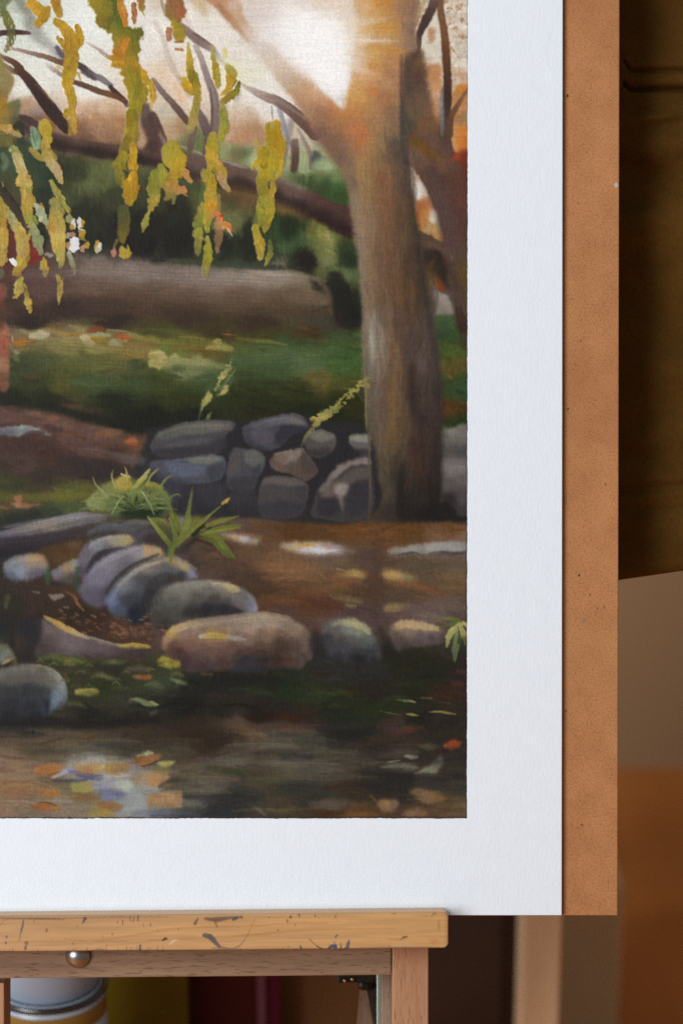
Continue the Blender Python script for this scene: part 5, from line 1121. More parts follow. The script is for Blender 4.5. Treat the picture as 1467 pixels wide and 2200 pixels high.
K.S([(1020,1160),(1080,1060),(1200,960),(1330,890),(1460,860)], [30,36,40,44,40], ['7c84a0','808890','7e8078','908272','94826c'], 10, .6, dry=.15)
K.S([(1005,1190),(1020,1230)], [20,30], '6e7aa4', 10, .7, dry=.2)
K.P([(980,1120),(1010,1090),(1020,1190),(990,1260)], '2c2834', 12, .7)
K.T(330, 1020)
K.P([(-60,900),(-20,860),(100,850),(240,850),(330,890),(360,930),(320,970),(180,990),(60,1080),(20,1200),(-40,1300),(-100,1100)], [(-40,900,'7c7c78'),(60,870,'6c7076'),(200,870,'70747a'),(300,910,'5c5c60'),(100,930,'4c5054'),(240,950,'3c3c40'),(-20,1000,'3a3e44'),(20,960,'44484e'),(0,1120,'23262e'),(150,980,'3a3838')], 8, .9)
K.S([(300,880),(360,910),(400,950)], [30,40,20], '8a8ca0', 12, .6, dry=.15)
K.S([(0,820),(60,800),(120,790)], [30,50,30], 'a58660', 12, .7)
K.P([(190,760),(250,760),(340,820),(410,880),(370,890),(280,870),(210,830)], [(220,780,'a8a078'),(300,840,'b8a480'),(380,880,'ac9c68'),(210,820,'a09c84')], 5, .92, h=.12)
K.S([(200,740),(300,760)], [20,30], '8a8078', 14, .5)
# round grey stone
K.P([(-20,1200),(10,1110),(80,1040),(200,1000),(400,985),(640,990),(800,1040),(900,1110),(960,1200),(950,1270),(840,1300),(600,1320),(350,1350),(220,1390),(120,1420),(0,1400),(-40,1320)],
    [(30,1130,'565650'),(120,1060,'6a6c64'),(220,1040,'7a7c74'),(400,1020,'82827a'),(560,1010,'8c887c'),(700,1040,'90886c'),(830,1100,'6e6c64'),(920,1160,'74747a'),(930,1240,'8488a0'),(300,1090,'76746a'),(500,1090,'6e6a62'),(650,1090,'7a7468'),(760,1120,'76706c'),(200,1150,'5f5f56'),(400,1150,'5a5650'),(560,1170,'484440'),(700,1180,'504c4c'),(820,1200,'6a6464'),(60,1230,'4c4c46'),(200,1260,'4c4c46'),(350,1270,'363634'),(500,1260,'2a2a30'),(650,1260,'2c2a30'),(780,1280,'302c30'),(60,1340,'46443e'),(200,1350,'44423e'),(100,1390,'383430')], 8, .95)
K.S([(60,1220),(150,1090),(300,1050),(500,1050)], [50,60,50,30], ['5e5e54','74746a','84847c','8a867c'], 24, .45, dry=.3)
K.S([(880,1110),(930,1170),(940,1250)], [30,44,36], ['7e7c7c','82828e','8a8ea4'], 12, .6, dry=.22)
K.S([(320,1290),(500,1250),(700,1240),(800,1280)], [50,90,80,30], ['2e2e30','25262c','282830','2e2a2e'], 24, .6)
K.S([(545,1010),(600,1010),(690,1040),(780,1085)], [16,40,44,20], ['b8a87c','bcaa7c','b8a67c','a89c78'], 6, .9, dry=.05, h=.12)
K.S([(640,1060),(740,1090)], [14,18], '9c9478', 10, .5)
K.S([(200,1400),(100,1425),(-40,1400)], [8,14,10], '2c2826', 5, .8)
# brown boulder
K.P([(80,1540),(110,1480),(140,1440),(230,1380),(450,1350),(700,1320),(880,1300),(1000,1290),(1200,1310),(1330,1360),(1420,1430),(1470,1500),(1480,1620),(1430,1730),(1340,1790),(1200,1790),(900,1800),(600,1810),(380,1830),(250,1790),(150,1700),(90,1620)],
    [(170,1470,'b09a58'),(260,1400,'b09c80'),(400,1390,'978672'),(600,1370,'8a7a70'),(800,1340,'928678'),(1000,1310,'9c907c'),(1200,1330,'928270'),(1330,1400,'8a7c6c'),(150,1520,'a08068'),(300,1450,'8c7466'),(450,1440,'8a7468'),(560,1500,'a08a4c'),(700,1440,'947c6c'),(900,1420,'a08a7a'),(1100,1430,'a0886c'),(1300,1470,'8a7460'),(1420,1520,'746254'),(350,1560,'7c5c52'),(600,1560,'7a5e54'),(850,1530,'7c645a'),(1050,1510,'806856'),(1250,1520,'6a5448'),(200,1580,'5a4038'),(500,1610,'6c524a'),(750,1600,'6a5046'),(1000,1570,'5c4a40'),(1200,1560,'4a3c34'),(1330,1600,'5a4a44'),(1430,1600,'6c5c54'),(250,1650,'4c3434'),(400,1700,'5c4848'),(650,1660,'664c44'),(850,1650,'523a30'),(1000,1640,'4a342a'),(1200,1620,'42322a'),(1250,1690,'563f38'),(450,1760,'443634'),(650,1740,'4c3a36'),(850,1720,'30303a'),(1000,1720,'2c2a32'),(1150,1730,'402c26'),(1380,1720,'4c3e3c'),(300,1740,'403234')], 8, .96)
K.S([(140,1480),(200,1430),(300,1400),(380,1390)], [40,60,50,20], ['b89a50','b8a06c','b8a488','a89480'], 10, .75, dry=.15)
K.S([(440,1500),(520,1490),(600,1500),(690,1500)], [26,60,60,36], ['aca494','a88e50','9c8438','9a803c'], 8, .9, dry=.08)
K.S([(690,1500),(760,1510),(850,1530)], [30,40,12], 'a8a096', 8, .75, dry=.15)
K.S([(440,1500),(480,1490)], [40,30], 'b8b0a4', 10, .6, dry=.2)
K.S([(850,1340),(1000,1320),(1150,1340)], [30,50,30], 'a89c86', 20, .6, dry=.15)
K.S([(950,1400),(1080,1380),(1200,1420)], [50,70,40], 'a49890', 24, .5, dry=.15)
K.T(330, 1360)
K.S([(360,80),(560,75),(800,70),(1000,60)], [10,16,14,8], ['8a6458','9a7266','866a58','7a6450'], 8, .6, dry=.15)
K.S([(700,290),(850,180),(1000,120),(1200,110)], [30,44,40,20], ['4a3830','5a463e','5c4c42','4a3a30'], 14, .5, br=.35)
K.S([(1000,250),(1150,235),(1280,250)], [16,24,14], '34261f', 8, .6)
K.S([(1280,190),(1370,240),(1360,320)], [20,40,40], '62544a', 14, .5)
K.S([(1430,50),(1470,150),(1450,240)], [30,36,26], '6e5c54', 12, .6)
K.S([(700,350),(900,330),(1030,350)], [30,70,40], ['32323c','33343f','2c2a30'], 16, .7)
K.R((345,1330,665,1440), 90, 44, 8, 0, .05, .4, 20, seed=41)
# the two smaller stones on the right
K.T(670, 1020)
K.P([(80,1450),(110,1390),(190,1350),(290,1330),(400,1335),(490,1380),(550,1450),(610,1560),(640,1640),(630,1700),(560,1750),(350,1740),(180,1700),(110,1600)],
    [(120,1420,'62605c'),(220,1370,'74706a'),(320,1350,'8a8c80'),(420,1370,'a8a078'),(500,1420,'949678'),(230,1440,'625c56'),(330,1440,'7c847c'),(430,1450,'86907c'),(540,1500,'626a64'),(150,1500,'3a3c40'),(250,1540,'464446'),(360,1530,'565856'),(470,1540,'545a58'),(580,1570,'4c4e50'),(170,1600,'44424a'),(300,1620,'4a4850'),(430,1640,'3e3e40'),(540,1650,'3c3c40'),(610,1660,'4c484a'),(250,1690,'34323a'),(420,1710,'26242a'),(560,1720,'302c30')], 9, .93)
K.S([(310,1385),(400,1390),(480,1420),(530,1470)], [40,56,50,24], ['9a9a80','a8a478','aaa480','8f9478'], 10, .75, dry=.12)
K.S([(240,1345),(340,1355),(480,1385),(540,1440)], [8,10,10,8], 'b0aa94', 5, .5, dry=.25)
K.S([(300,1540),(420,1520),(560,1560)], [16,26,16], '5c6062', 14, .5, br=.3)
K.P([(720,1440),(770,1380),(850,1350),(1000,1355),(1120,1390),(1180,1420),(1230,1480),(1200,1560),(1080,1580),(900,1600),(800,1640),(740,1560)],
    [(780,1400,'a08c68'),(900,1370,'b09a74'),(1050,1400,'aa9672'),(1150,1425,'a4946c'),(760,1460,'66594c'),(900,1450,'84746a'),(1000,1480,'6c5e60'),(1150,1480,'6c6064'),(800,1540,'584c4a'),(950,1540,'5a4e50'),(1100,1530,'584c4e'),(850,1600,'463c3a'),(1200,1520,'544848')], 9, .9)
K.P([(770,1395),(820,1350),(950,1355),(1080,1390),(1180,1420),(1170,1445),(1050,1440),(900,1425),(820,1420)], [(820,1380,'b49c74'),(950,1380,'b89e78'),(1080,1410,'b4a078'),(1150,1430,'b09e74')], 5, .9, h=.12)
K.P([(620,1400),(700,1480),(740,1560),(760,1660),(660,1660),(640,1560)], [(650,1460,'382c28'),(700,1600,'26221f')], 14, .7)
K.P([(-20,1500),(60,1440),(110,1560),(130,1690),(60,1720),(-10,1640)], [(20,1500,'2c2828'),(80,1600,'28262a')], 16, .8)
K.sk = 1.2
# --- tuft of leaves at right edge
K.S([(1140,1355),(1220,1335),(1310,1340),(1440,1390)], [10,30,44,30], ['68702c','6c7a2c','62702c','5c6a34'], 5, .93)
K.S([(1180,1430),(1260,1390),(1360,1380)], [16,30,40], ['5a6432','5a6a34','5f6c38'], 6, .9)
K.S([(1380,1390),(1310,1440),(1270,1500),(1240,1600)], [30,60,60,16], ['9a9a58','aaa668','8f985c','7c8458'], 4, .94, h=.1)
K.S([(1360,1400),(1350,1500),(1330,1620),(1325,1740)], [30,70,60,16], ['a6a464','6c7c48','5c6c48','4a5c44'], 4, .94, h=.1)
K.S([(1370,1390),(1400,1460),(1430,1560)], [40,60,40], ['a8a064','98945c','8a8a50'], 4, .94, h=.1)
K.S([(1350,1400),(1365,1480),(1355,1560)], [6,14,16], '2c301c', 4, .8)
K.S([(1400,1370),(1440,1400)], [30,40], 'bcae78', 4, .8)
K.P([(1370,1500),(1440,1520),(1440,1700),(1370,1640)], '2a2e22', 10, .5)
K.sk = 2.2
# --- pool of light strips on the earth
K.T(330, 1020)
K.P([(590,560),(700,540),(850,560),(980,600),(960,640),(840,630),(700,590)], [(620,560,'a8a2a0'),(760,560,'bcb6ac'),(750,600,'b49468'),(850,590,'b8b4b8'),(940,610,'9c9484'),(700,585,'b8946c')], 8, .93, dry=.05)
K.S([(820,560),(930,560),(1010,575)], [10,20,8], '9c6c3c', 8, .6)
K.T(670, 1020)
K.P([(-290,660),(-240,630),(-100,620),(50,620),(200,640),(340,680),(400,700),(300,730),(100,740),(-60,735),(-200,710)], [(-250,650,'aca294'),(-200,690,'b8a484'),(-100,640,'bca888'),(0,650,'c4b498'),(-60,710,'c4c2cc'),(80,700,'c8c6d0'),(150,650,'a89484'),(250,690,'a89ca0'),(340,700,'806c60')], 8, .93, dry=.05)
K.S([(-140,645),(-60,650),(20,650)], [12,20,14], 'b4862c', 6, .85)
K.S([(-20,690),(80,700),(220,705)], [30,46,16], 'ccccd6', 10, .7)
K.P([(700,700),(800,670),(950,650),(1100,625),(1300,620),(1450,630),(1450,730),(1300,710),(1150,720),(1050,740),(930,725),(850,745),(740,745)], [(760,710,'8a8478'),(900,680,'98968e'),(1100,660,'a0a09a'),(1300,660,'9c9c98'),(1430,680,'8c8a86'),(1000,730,'8a8884')], 6, .93)
K.S([(740,745),(860,735),(940,720),(1000,745)], [8,24,22,8], ['5c5652','4a4a4c','464648','5a5450'], 6, .85)
K.S([(1070,740),(1180,720),(1300,735),(1450,715)], [10,30,26,26], ['6c6660','504e50','424246','4a4a4c'], 6, .85)
K.S([(1000,770),(1200,760),(1450,770)], [20,30,40], '75645c', 16, .6)
K.S([(230,870),(280,880),(310,890)], [6,10,5], 'a89c80', 4, .8)
K.S([(200,940),(330,920),(480,930)], [40,80,60], ['7c5c38','9c7c4c','9a8050'], 16, .8)
K.S([(330,920),(400,910),(470,940)], [40,66,40], ['a08a58','aa945c','a08a54'], 12, .7, dry=.12)
K.S([(190,1020),(300,1000),(440,990)], [40,60,40], ['7c5434','8a5c38','7a5438'], 20, .65)
K.S([(500,930),(580,960)], [30,30], '744420', 18, .6)
K.P([(640,900),(690,880),(850,905),(960,950),(1000,980),(900,990),(780,1000),(690,990)], [(700,930,'b0905a'),(780,930,'b08c54'),(850,940,'948a60'),(940,970,'8f7e54'),(720,980,'8f7c50')], 10, .88, dry=.04)
K.S([(680,930),(760,930),(830,940)], [50,70,40], ['b8965c','b8945c','a88c58'], 10, .7, dry=.06)
K.S([(740,1020),(900,1020),(1050,1050),(1200,1110)], [30,50,50,40], ['7c5434','8f6038','8c5c38','74502e'], 18, .7)
K.S([(1180,930),(1300,930),(1400,920)], [50,80,60], ['6c5a3c','7c6440','7c6444'], 26, .7)
K.S([(210,1140),(330,1160),(450,1180)], [30,50,40], ['6c6240','827448','7c6c48'], 14, .75)
K.S([(320,1210),(400,1220)], [24,30], '8f8458', 8, .6, dry=.35)
K.S([(690,1240),(750,1230),(850,1220),(930,1200)], [60,80,60,20], ['8a7c54','947f54','7a6c50','685c48'], 10, .8, dry=.2)
K.S([(-20,1180),(100,1200),(180,1230)], [70,80,40], '563224', 30, .6)
K.S([(960,1300),(1100,1310),(1250,1330)], [26,40,26], ['80706a','86766e','766660'], 18, .6)
K.S([(-40,870),(30,880)], [50,60], '7c6444', 24, .6)
K.S([(-80,1080),(60,1090)], [60,70], '74502f', 30, .6)
K.S([(600,560),(590,700),(600,900),(590,1100),(560,1250)], [60,80,90,110,90], '4e3c2c', 40, .4)
K.T(330, 1020)
K.S([(1000,850),(1180,830),(1380,830)], [70,110,90], ['7c5838','86603c','7e5e40'], 40, .5)
K.S([(980,1170),(1150,1160),(1320,1180)], [30,60,40], ['6e4a2a','744e2c','6e4a30'], 24, .6)
K.S([(560,420),(800,400),(1000,420)], [30,40,30], '6c5646', 24, .6)
K.S([(900,480),(1100,480),(1400,470)], [50,80,60], '543a1c', 30, .6)
K.S([(230,330),(290,320)], [40,40], '5c554c', 14, .6)
K.sk = 1.2
# --- leafy plant
K.P([(150,300),(290,290),(310,470),(270,520),(210,420)], [(250,420,'8c868c'),(200,340,'4c443c'),(290,360,'605450')], 10, .7)
K.S([(270,700),(400,600),(560,640)], [30,50,40], '2c2018', 18, .75)
K.S([(370,560),(450,480),(520,500)], [40,60,40], '1f2412', 10, .85)
K.S([(-20,390),(60,450),(110,520),(170,590)], [19,85,104,57], ['6a7430','707a28','6c7028','5c682a'], 6, .95)
K.S([(40,410),(100,420),(150,470)], [20,40,30], '8a904c', 8, .5)
K.S([(-40,80),(40,110),(110,200),(150,300)], [47,85,85,47], ['8f943c','687632','65742f','6a7430'], 8, .9)
K.S([(90,200),(150,300),(200,400),(240,520)], [47,66,76,47], ['6f8034','727e2c','6c7428','6a702c'], 6, .95)
K.S([(370,100),(350,200),(330,330),(320,470)], [9,38,66,104], ['4f5a38','69703a','727838','68702c'], 5, .95)
K.S([(200,660),(260,580),(350,500),(400,400),(360,300)], [28,85,104,76,38], ['5c6028','5f662a','6e702e','6c6a2c','6f7034'], 6, .94)
K.S([(400,440),(480,380),(560,340),(640,280)], [47,66,38,19], ['6c702c','767834','6c7038','5c643c'], 6, .9)
K.P([(635,270),(660,230),(710,205),(705,250),(670,285),(645,295)], 'b89c3c', 4, .95)
K.S([(580,300),(620,280)], [16,30], '8a8c58', 5, .8, dry=.25)
K.S([(600,350),(630,330)], [20,20], '9a8c3c', 5, .8, dry=.2)
K.S([(540,450),(640,420),(780,375)], [28,66,28], ['767430','6a6c2c','6c7030'], 6, .9)
K.S([(490,530),(620,500),(720,480),(820,465)], [19,57,47,9], ['767a34','6c7428','707430','6c6c34'], 6, .92)
K.S([(460,550),(570,570),(690,600)], [28,47,15], ['5f6426','646a28','6a6c30'], 6, .9)
K.S([(430,590),(540,610),(600,650),(670,720),(750,770)], [19,47,63,63,19], ['544c22','5a6026','646e26','5a6424','566028'], 6, .93)
K.S([(600,620),(650,680)], [6,10], '9ca05c', 4, .7)
K.S([(165,590),(165,680),(150,760),(165,840)], [47,66,72,38], ['4c5c24','5a6c24','64762e','66702c'], 5, .96)
K.S([(150,560),(200,590)], [50,60], '505c24', 8, .8)
K.S([(450,500),(500,465)], [16,14], 'a8a894', 5, .6)
K.T(0, 1020)
K.S([(1385,390),(1440,430),(1480,500)], [38,85,57], ['7e8c34','747e2c','6c7428'], 6, .9)
K.sk = 1.5
# --- sunlit ridge and dark stones, lower left
K.T(0, 1360)
K.P([(-20,-80),(60,-100),(90,40),(60,120),(-20,120)], [(20,-40,'22222a'),(60,40,'2c2c26'),(10,80,'3c4030')], 12, .7)
K.P([(130,60),(200,-60),(330,-80),(380,0),(340,120),(270,250),(180,200)], [(200,0,'26242a'),(280,60,'201f28'),(250,180,'24201e'),(340,0,'2c2628')], 18, .75)
K.P([(360,160),(380,60),(420,-20),(500,-60),(640,20),(800,60),(960,120),(1150,170),(1330,190),(1330,260),(1100,260),(850,240),(600,220),(450,200)], [(420,60,'4c3c36'),(500,0,'66585a'),(620,60,'6a5a5c'),(600,160,'62545a'),(750,130,'54464a'),(900,180,'483c3a'),(1100,220,'42342e'),(1250,200,'463630')], 14, .85)
K.S([(400,-60),(520,-40),(700,20),(850,70),(1050,120),(1200,130),(1380,130)], [10,50,50,34,30,40,30], ['a88c4c','b89a48','b49c60','918a7c','8a867c','a8964c','a88c3c'], 8, .85, dry=.08)
K.S([(410,-50),(480,-10),(600,10),(720,20)], [16,44,50,20], ['b08c3c','b8983f','b89a48','b09c6c'], 7, .8)
K.S([(1110,120),(1230,110),(1380,125)], [20,46,20], ['a8983c','b4a038','a08a38'], 6, .9, dry=.12, h=.1)
K.S([(900,170),(1100,190),(1300,180)], [16,26,20], '5c504c', 12, .5)
K.S([(560,1),(800,60),(1050,60),(1400,60)], [10,30,50,60], '3c241a', 18, .5)
K.P([(-20,110),(60,120),(120,170),(120,230),(-20,290)], [(20,150,'6a7464'),(60,180,'848c88'),(20,220,'7a8890'),(100,210,'747060')], 10, .85)
K.S([(20,290),(70,260),(130,230)], [14,40,24], ['8c7c5c','b0905c','9a8454'], 7, .85)
K.S([(10,130),(60,120)], [30,40], '70703a', 12, .6)
K.P([(-20,380),(60,320),(200,290),(330,285),(450,310),(560,390),(610,470),(625,580),(600,680),(500,720),(460,760),(300,800),(100,830),(-20,830)],
    [(20,370,'68685e'),(150,320,'6e6a64'),(330,310,'7c746c'),(480,340,'858276'),(570,430,'8c8e80'),(590,510,'858e90'),(100,430,'5c5a52'),(250,430,'5e5a54'),(400,420,'66605a'),(500,480,'6a6860'),(540,590,'74828e'),(500,650,'5c6a7c'),(560,660,'50545a'),(100,530,'35383a'),(250,540,'30343a'),(380,560,'33363a'),(100,660,'2c2e34'),(300,680,'2a2c36'),(440,650,'2c303e'),(100,780,'212126'),(350,780,'232226'),(450,560,'44484a')], 8, .94)
K.S([(-10,380),(150,330),(330,300)], [20,30,26], '746e68', 14, .45, dry=.25)
K.S([(300,290),(450,320),(560,400),(605,480)], [12,20,26,20], ['7c705e','8a8474','8f9080','909490'], 8, .6, dry=.2)
K.S([(520,560),(510,640),(500,690)], [60,80,40], ['7c8c98','728498','5c6c80'], 18, .6, dry=.2)
K.S([(-20,520),(150,520),(420,530)], [50,70,60], '34383a', 24, .4)
K.S([(610,380),(640,440)], [20,16], '7a5030', 10, .6)
K.S([(440,640),(440,740)], [26,40], '202228', 14, .6)
# moss, leaves and glints
K.P([(480,190),(640,200),(780,230),(800,270),(640,290),(500,270)], [(540,220,'565c2c'),(650,260,'60602e'),(740,250,'55602c')], 14, .8)
K.S([(370,220),(470,250),(560,300)], [50,60,40], '3a4220', 18, .6)
K.S([(960,265),(1060,270),(1150,270)], [20,44,30], ['465030','54643c','4c5636'], 12, .8)
K.S([(600,290),(680,290)], [24,30], '747034', 10, .6)
K.P([(850,300),(1150,290),(1160,370),(960,400)], '242420', 18, .6)
K.S([(920,395),(1000,410),(1100,430)], [26,40,24], ['6a6440','646640','4c5430'], 12, .8)
K.P([(1220,400),(1300,390),(1400,395),(1390,430),(1320,430)], [(1250,405,'8c6a3c'),(1340,415,'9a5a38'),(1390,400,'90602f')], 6, .9)
K.S([(1180,330),(1280,330),(1400,330)], [40,50,40], '6c5a4a', 18, .6, dry=.2)
K.P([(710,520),(830,510),(920,530),(900,570),(780,580),(700,560)], [(740,540,'a09a50'),(820,535,'b0a250'),(890,545,'8a8440')], 6, .92, dry=.05)
K.S([(680,490),(740,490)], [30,30], '5a5834', 14, .5)
K.S([(640,660),(720,660),(800,690)], [20,30,20], '54582c', 12, .6)
K.S([(1210,610),(1290,620),(1350,650),(1450,670)], [12,36,50,20], ['7a7c54','84885c','7c8854','747c44'], 7, .88, dry=.08)
K.S([(1180,690),(1330,710),(1450,740)], [20,40,40], '33392a', 18, .6)
K.T(330, 1360)
K.P([(30,250),(110,210),(190,240),(250,270),(230,320),(150,320),(50,290)], [(60,270,'6c642e'),(110,230,'9c9038'),(140,280,'b0a03e'),(220,280,'9c8c38'),(170,260,'7a7434')], 7, .9, dry=.06)
K.S([(80,230),(140,235)], [16,20], 'b0a858', 6, .6, dry=.2)
K.S([(120,310),(170,325)], [16,24], '7c7c30', 8, .6)
K.S([(160,425),(230,450),(300,470)], [20,44,30], ['5f6c4c','768256','4c5c3c'], 9, .85, dry=.12)
K.S([(450,380),(540,385)], [24,24], '705c3c', 10, .6)
K.S([(360,450),(600,440),(900,430),(1200,440)], [60,90,60,50], ['1f2018','1c1d17','1e1f1a','1d2018'], 26, .8)
K.S([(700,520),(860,520),(1050,510)], [20,40,30], ['283219','2e3c1c','26301c'], 14, .6)
K.S([(1080,560),(1300,580),(1467,600)], [50,80,80], ['222c18','26331a','24321a'], 28, .6)
K.S([(500,590),(700,580),(900,600)], [30,40,30], '332a26', 20, .6)
K.S([(0,730),(120,670),(300,660),(560,680),(800,660),(1000,720)], [14,20,16,14,24,20], ['191814','151411','171512','1a1714','16130f','1c1814'], 8, .8)
K.S([(170,645),(280,600)], [6,5], '0f0f0e', 4, .7)
K.S([(220,695),(310,680)], [3,3], '5c5c50', 2, .7)
K.S([(-20,640),(40,665)], [20,14], '9c9c74', 5, .8)
K.S([(-20,760),(30,720)], [40,30], '52574c', 10, .6)
K.S([(860,790),(950,800),(1100,760),(1330,800)], [20,40,80,60], ['28140c','2c160c','3c1e0e','401f10'], 16, .75)
K.S([(760,880),(820,880)], [40,70], '704e38', 22, .6)
K.S([(1000,850),(1150,850),(1250,850)], [14,20,12], '5c4226', 9, .5, dry=.25)
K.S([(300,900),(480,960),(640,1000)], [120,140,100], '33241a', 50, .5)
K.S([(700,960),(780,950),(830,1000)], [60,90,60], '2a2019', 36, .5)
K.sk = 1.5
# --- water
K.T(0, 1360)
K.S([(-20,850),(400,830),(800,850),(1200,820),(1467,800)], [60,90,90,90,60], ['1c1a1b','191818','161513','1a1613','1c1814'], 26, .75)
K.S([(370,795),(460,795),(560,805)], [6,9,6], '0e0d0d', 4, .8)
K.S([(400,820),(520,815)], [3,3], '5a524a', 2, .6)
K.P([(285,920),(320,915),(310,935)], '141212', 3, .8)
K.S([(-20,990),(200,990),(400,990),(640,960)], [10,14,12,5], ['6c5a48','5c3c28','5c3c28','3c2a1f'], 6, .7)
K.S([(380,1030),(480,1000),(600,975)], [10,24,14], ['33281c','3a2a1c','402a1a'], 8, .7)
K.S([(500,1040),(680,1030),(830,1020)], [20,44,24], ['645838','6a6040','5a5038'], 16, .6)
K.S([(740,980),(850,975)], [30,40], '4c3018', 18, .6)
K.S([(900,1040),(1080,1030),(1250,1010)], [20,40,20], '383838', 16, .6)
K.S([(300,1100),(600,1090),(900,1080),(1200,1070)], [40,60,60,50], '3e3c30', 26, .55)
K.S([(0,1120),(60,1150),(200,1160)], [20,30,30], '3c2e20', 14, .5)
K.S([(200,1140),(500,1150),(800,1120)], [30,50,40], '5f543c', 24, .5)
K.R((0,1575,340,1757), 110, 70, 9, 1, .05, .5, 6, seed=51)
K.P([(600,1260),(720,1180),(900,1150),(1100,1180),(1240,1300),(1300,1450),(1400,1600),(1380,1680),(1180,1680),(1080,1560),(900,1530),(860,1450),(700,1380)], [(650,1230,'9c988e'),(800,1170,'9ca09c'),(950,1160,'94988e'),(700,1290,'8c8c98'),(1000,1340,'a09c9c'),(1150,1340,'94908c'),(1000,1420,'8c9098'),(1150,1420,'a8b0a8'),(1250,1420,'8c968c'),(1200,1520,'8c9696'),(1280,1580,'98a09c'),(1280,1660,'8c949a'),(1350,1640,'808890')], 16, .6)
K.S([(480,1340),(560,1310),(640,1270),(680,1260)], [8,40,44,16], ['a4a4ac','a8aab0','9c9ca8','9090a0'], 7, .92, dry=.06)
K.S([(640,1270),(720,1300),(850,1330),(950,1340)], [30,60,70,40], ['80809a','5e5e70','565a70','666c84'], 10, .9)
K.S([(490,1370),(650,1370),(800,1360)], [16,36,24], ['44403a','4a4850','50506a'], 12, .8)
K.S([(980,1330),(1080,1320),(1190,1330)], [40,60,40], ['a09c98','a8a090','988c84'], 14, .7, dry=.15)
K.S([(870,1430),(980,1410),(1100,1390)], [40,60,40], ['8c94ac','949cac','a4a8a4'], 12, .7, dry=.12)
K.P([(1090,1380),(1200,1370),(1280,1410),(1260,1460),(1140,1450),(1090,1430)], [(1130,1400,'b0b8a8'),(1200,1420,'a8b4a8'),(1250,1440,'8c968c')], 9, .85)
K.P([(920,1450),(1050,1450),(1160,1480),(1120,1540),(960,1550),(910,1510)], [(980,1480,'70768c'),(1080,1480,'686c84'),(1020,1530,'7078a0')], 10, .88)
K.S([(1130,1600),(1230,1610),(1350,1620)], [60,90,60], ['8c9494','989e9a','949c9c'], 26, .6, dry=.15)
K.S([(1250,1680),(1350,1670),(1467,1680)], [30,50,40], '787c84', 20, .6)
LF = [([(310,1260),(400,1220),(500,1212),(605,1235),(560,1280),(480,1325),(400,1310)], [(350,1250,'a87040'),(450,1240,'a4703c'),(560,1240,'a87440'),(470,1300,'a86a34')], .95),
 ([(350,1490),(440,1455),(520,1455),(570,1485),(530,1520),(430,1525)], [(400,1490,'a06a38'),(500,1480,'a86e34')], .92),
 ([(280,1610),(380,1570),(450,1570),(560,1610),(540,1640),(420,1650),(320,1635)], [(330,1610,'8f5c30'),(430,1620,'a0622c'),(520,1620,'a06c38')], .95),
 ([(680,1240),(760,1210),(880,1200),(960,1220),(940,1290),(850,1310),(740,1290)], [(730,1230,'a88450'),(850,1220,'a88a60'),(850,1280,'a8703c'),(930,1240,'ac9058')], .9),
 ([(960,1240),(1040,1200),(1150,1200),(1215,1240),(1180,1280),(1080,1305),(980,1290)], [(1000,1250,'a08444'),(1120,1230,'9a7444'),(1120,1280,'8f6c3c')], .9),
 ([(1215,1170),(1330,1135),(1450,1150),(1467,1170),(1400,1220),(1330,1238),(1250,1210)], [(1260,1170,'86562f'),(1350,1160,'96683a'),(1420,1170,'a0704a'),(1340,1220,'96602c')], .95),
 ([(885,1590),(960,1565),(1080,1575),(1140,1610),(1100,1650),(960,1650)], [(920,1590,'8a6438'),(1020,1600,'8f6438'),(1100,1620,'8a6a40')], .9),
 ([(850,1640),(940,1610),(1070,1670),(1040,1710),(840,1710)], [(880,1650,'948444'),(980,1660,'a08a44'),(900,1700,'9c8c54')], .9),
 ([(640,1520),(760,1480),(920,1490),(920,1540),(780,1560),(660,1550)], [(700,1520,'7c6038'),(850,1510,'7c6440')], .8),
 ([(1210,1330),(1280,1290),(1380,1280),(1560,1290),(1560,1410),(1400,1420),(1240,1400)], [(1250,1340,'8a7860'),(1350,1320,'a88c60'),(1450,1340,'aa8458'),(1300,1400,'a08468')], .85),
 ([(1370,1500),(1467,1485),(1560,1470),(1600,1500),(1600,1600),(1467,1620),(1380,1620)], [(1400,1520,'a08468'),(1467,1560,'b08c64'),(1550,1540,'b08a60'),(1400,1600,'947a62')], .92)]
for pts, cc, op in LF:
    K.P(pts, cc, 8, op * .88, dry=.06)
K.P([(660,1400),(760,1385),(860,1395),(850,1470),(680,1470)], [(700,1400,'8f9454'),(800,1410,'9c8c4c'),(700,1460,'948c50'),(830,1440,'a09450')], 6, .9, dry=.06)
K.P([(1270,1140),(1330,1100),(1400,1095),(1420,1125),(1360,1135)], 'aaa67c', 5, .88, dry=.06)
K.S([(985,1150),(1040,1155),(1080,1160)], [20,30,20], '8a8058', 8, .7)
K.S([(930,1250),(960,1230)], [40,40], 'b8a868', 8, .6)
K.S([(1320,1235),(1400,1215),(1467,1180)], [6,14,10], '2e1c12', 4, .85)
K.S([(360,1575),(430,1568),(530,1600)], [6,14,8], '4c3626', 4, .8)
K.S([(450,1320),(530,1290)], [4,5], '5c3a20', 3, .7)
K.S([(450,1560),(550,1555),(680,1560)], [10,20,8], 'a09a8c', 8, .6)
K.S([(-20,1555),(150,1560),(280,1560)], [8,12,8], 'a89078', 6, .6)
K.S([(-20,1420),(150,1430),(300,1420)], [50,80,50], '8f6c48', 40, .5)
K.S([(60,1330),(200,1330),(330,1340)], [50,80,40], '8f7c66', 36, .5)
K.S([(100,1610),(250,1600)], [40,40], '8c7c68', 24, .5)
K.T(330, 1360)
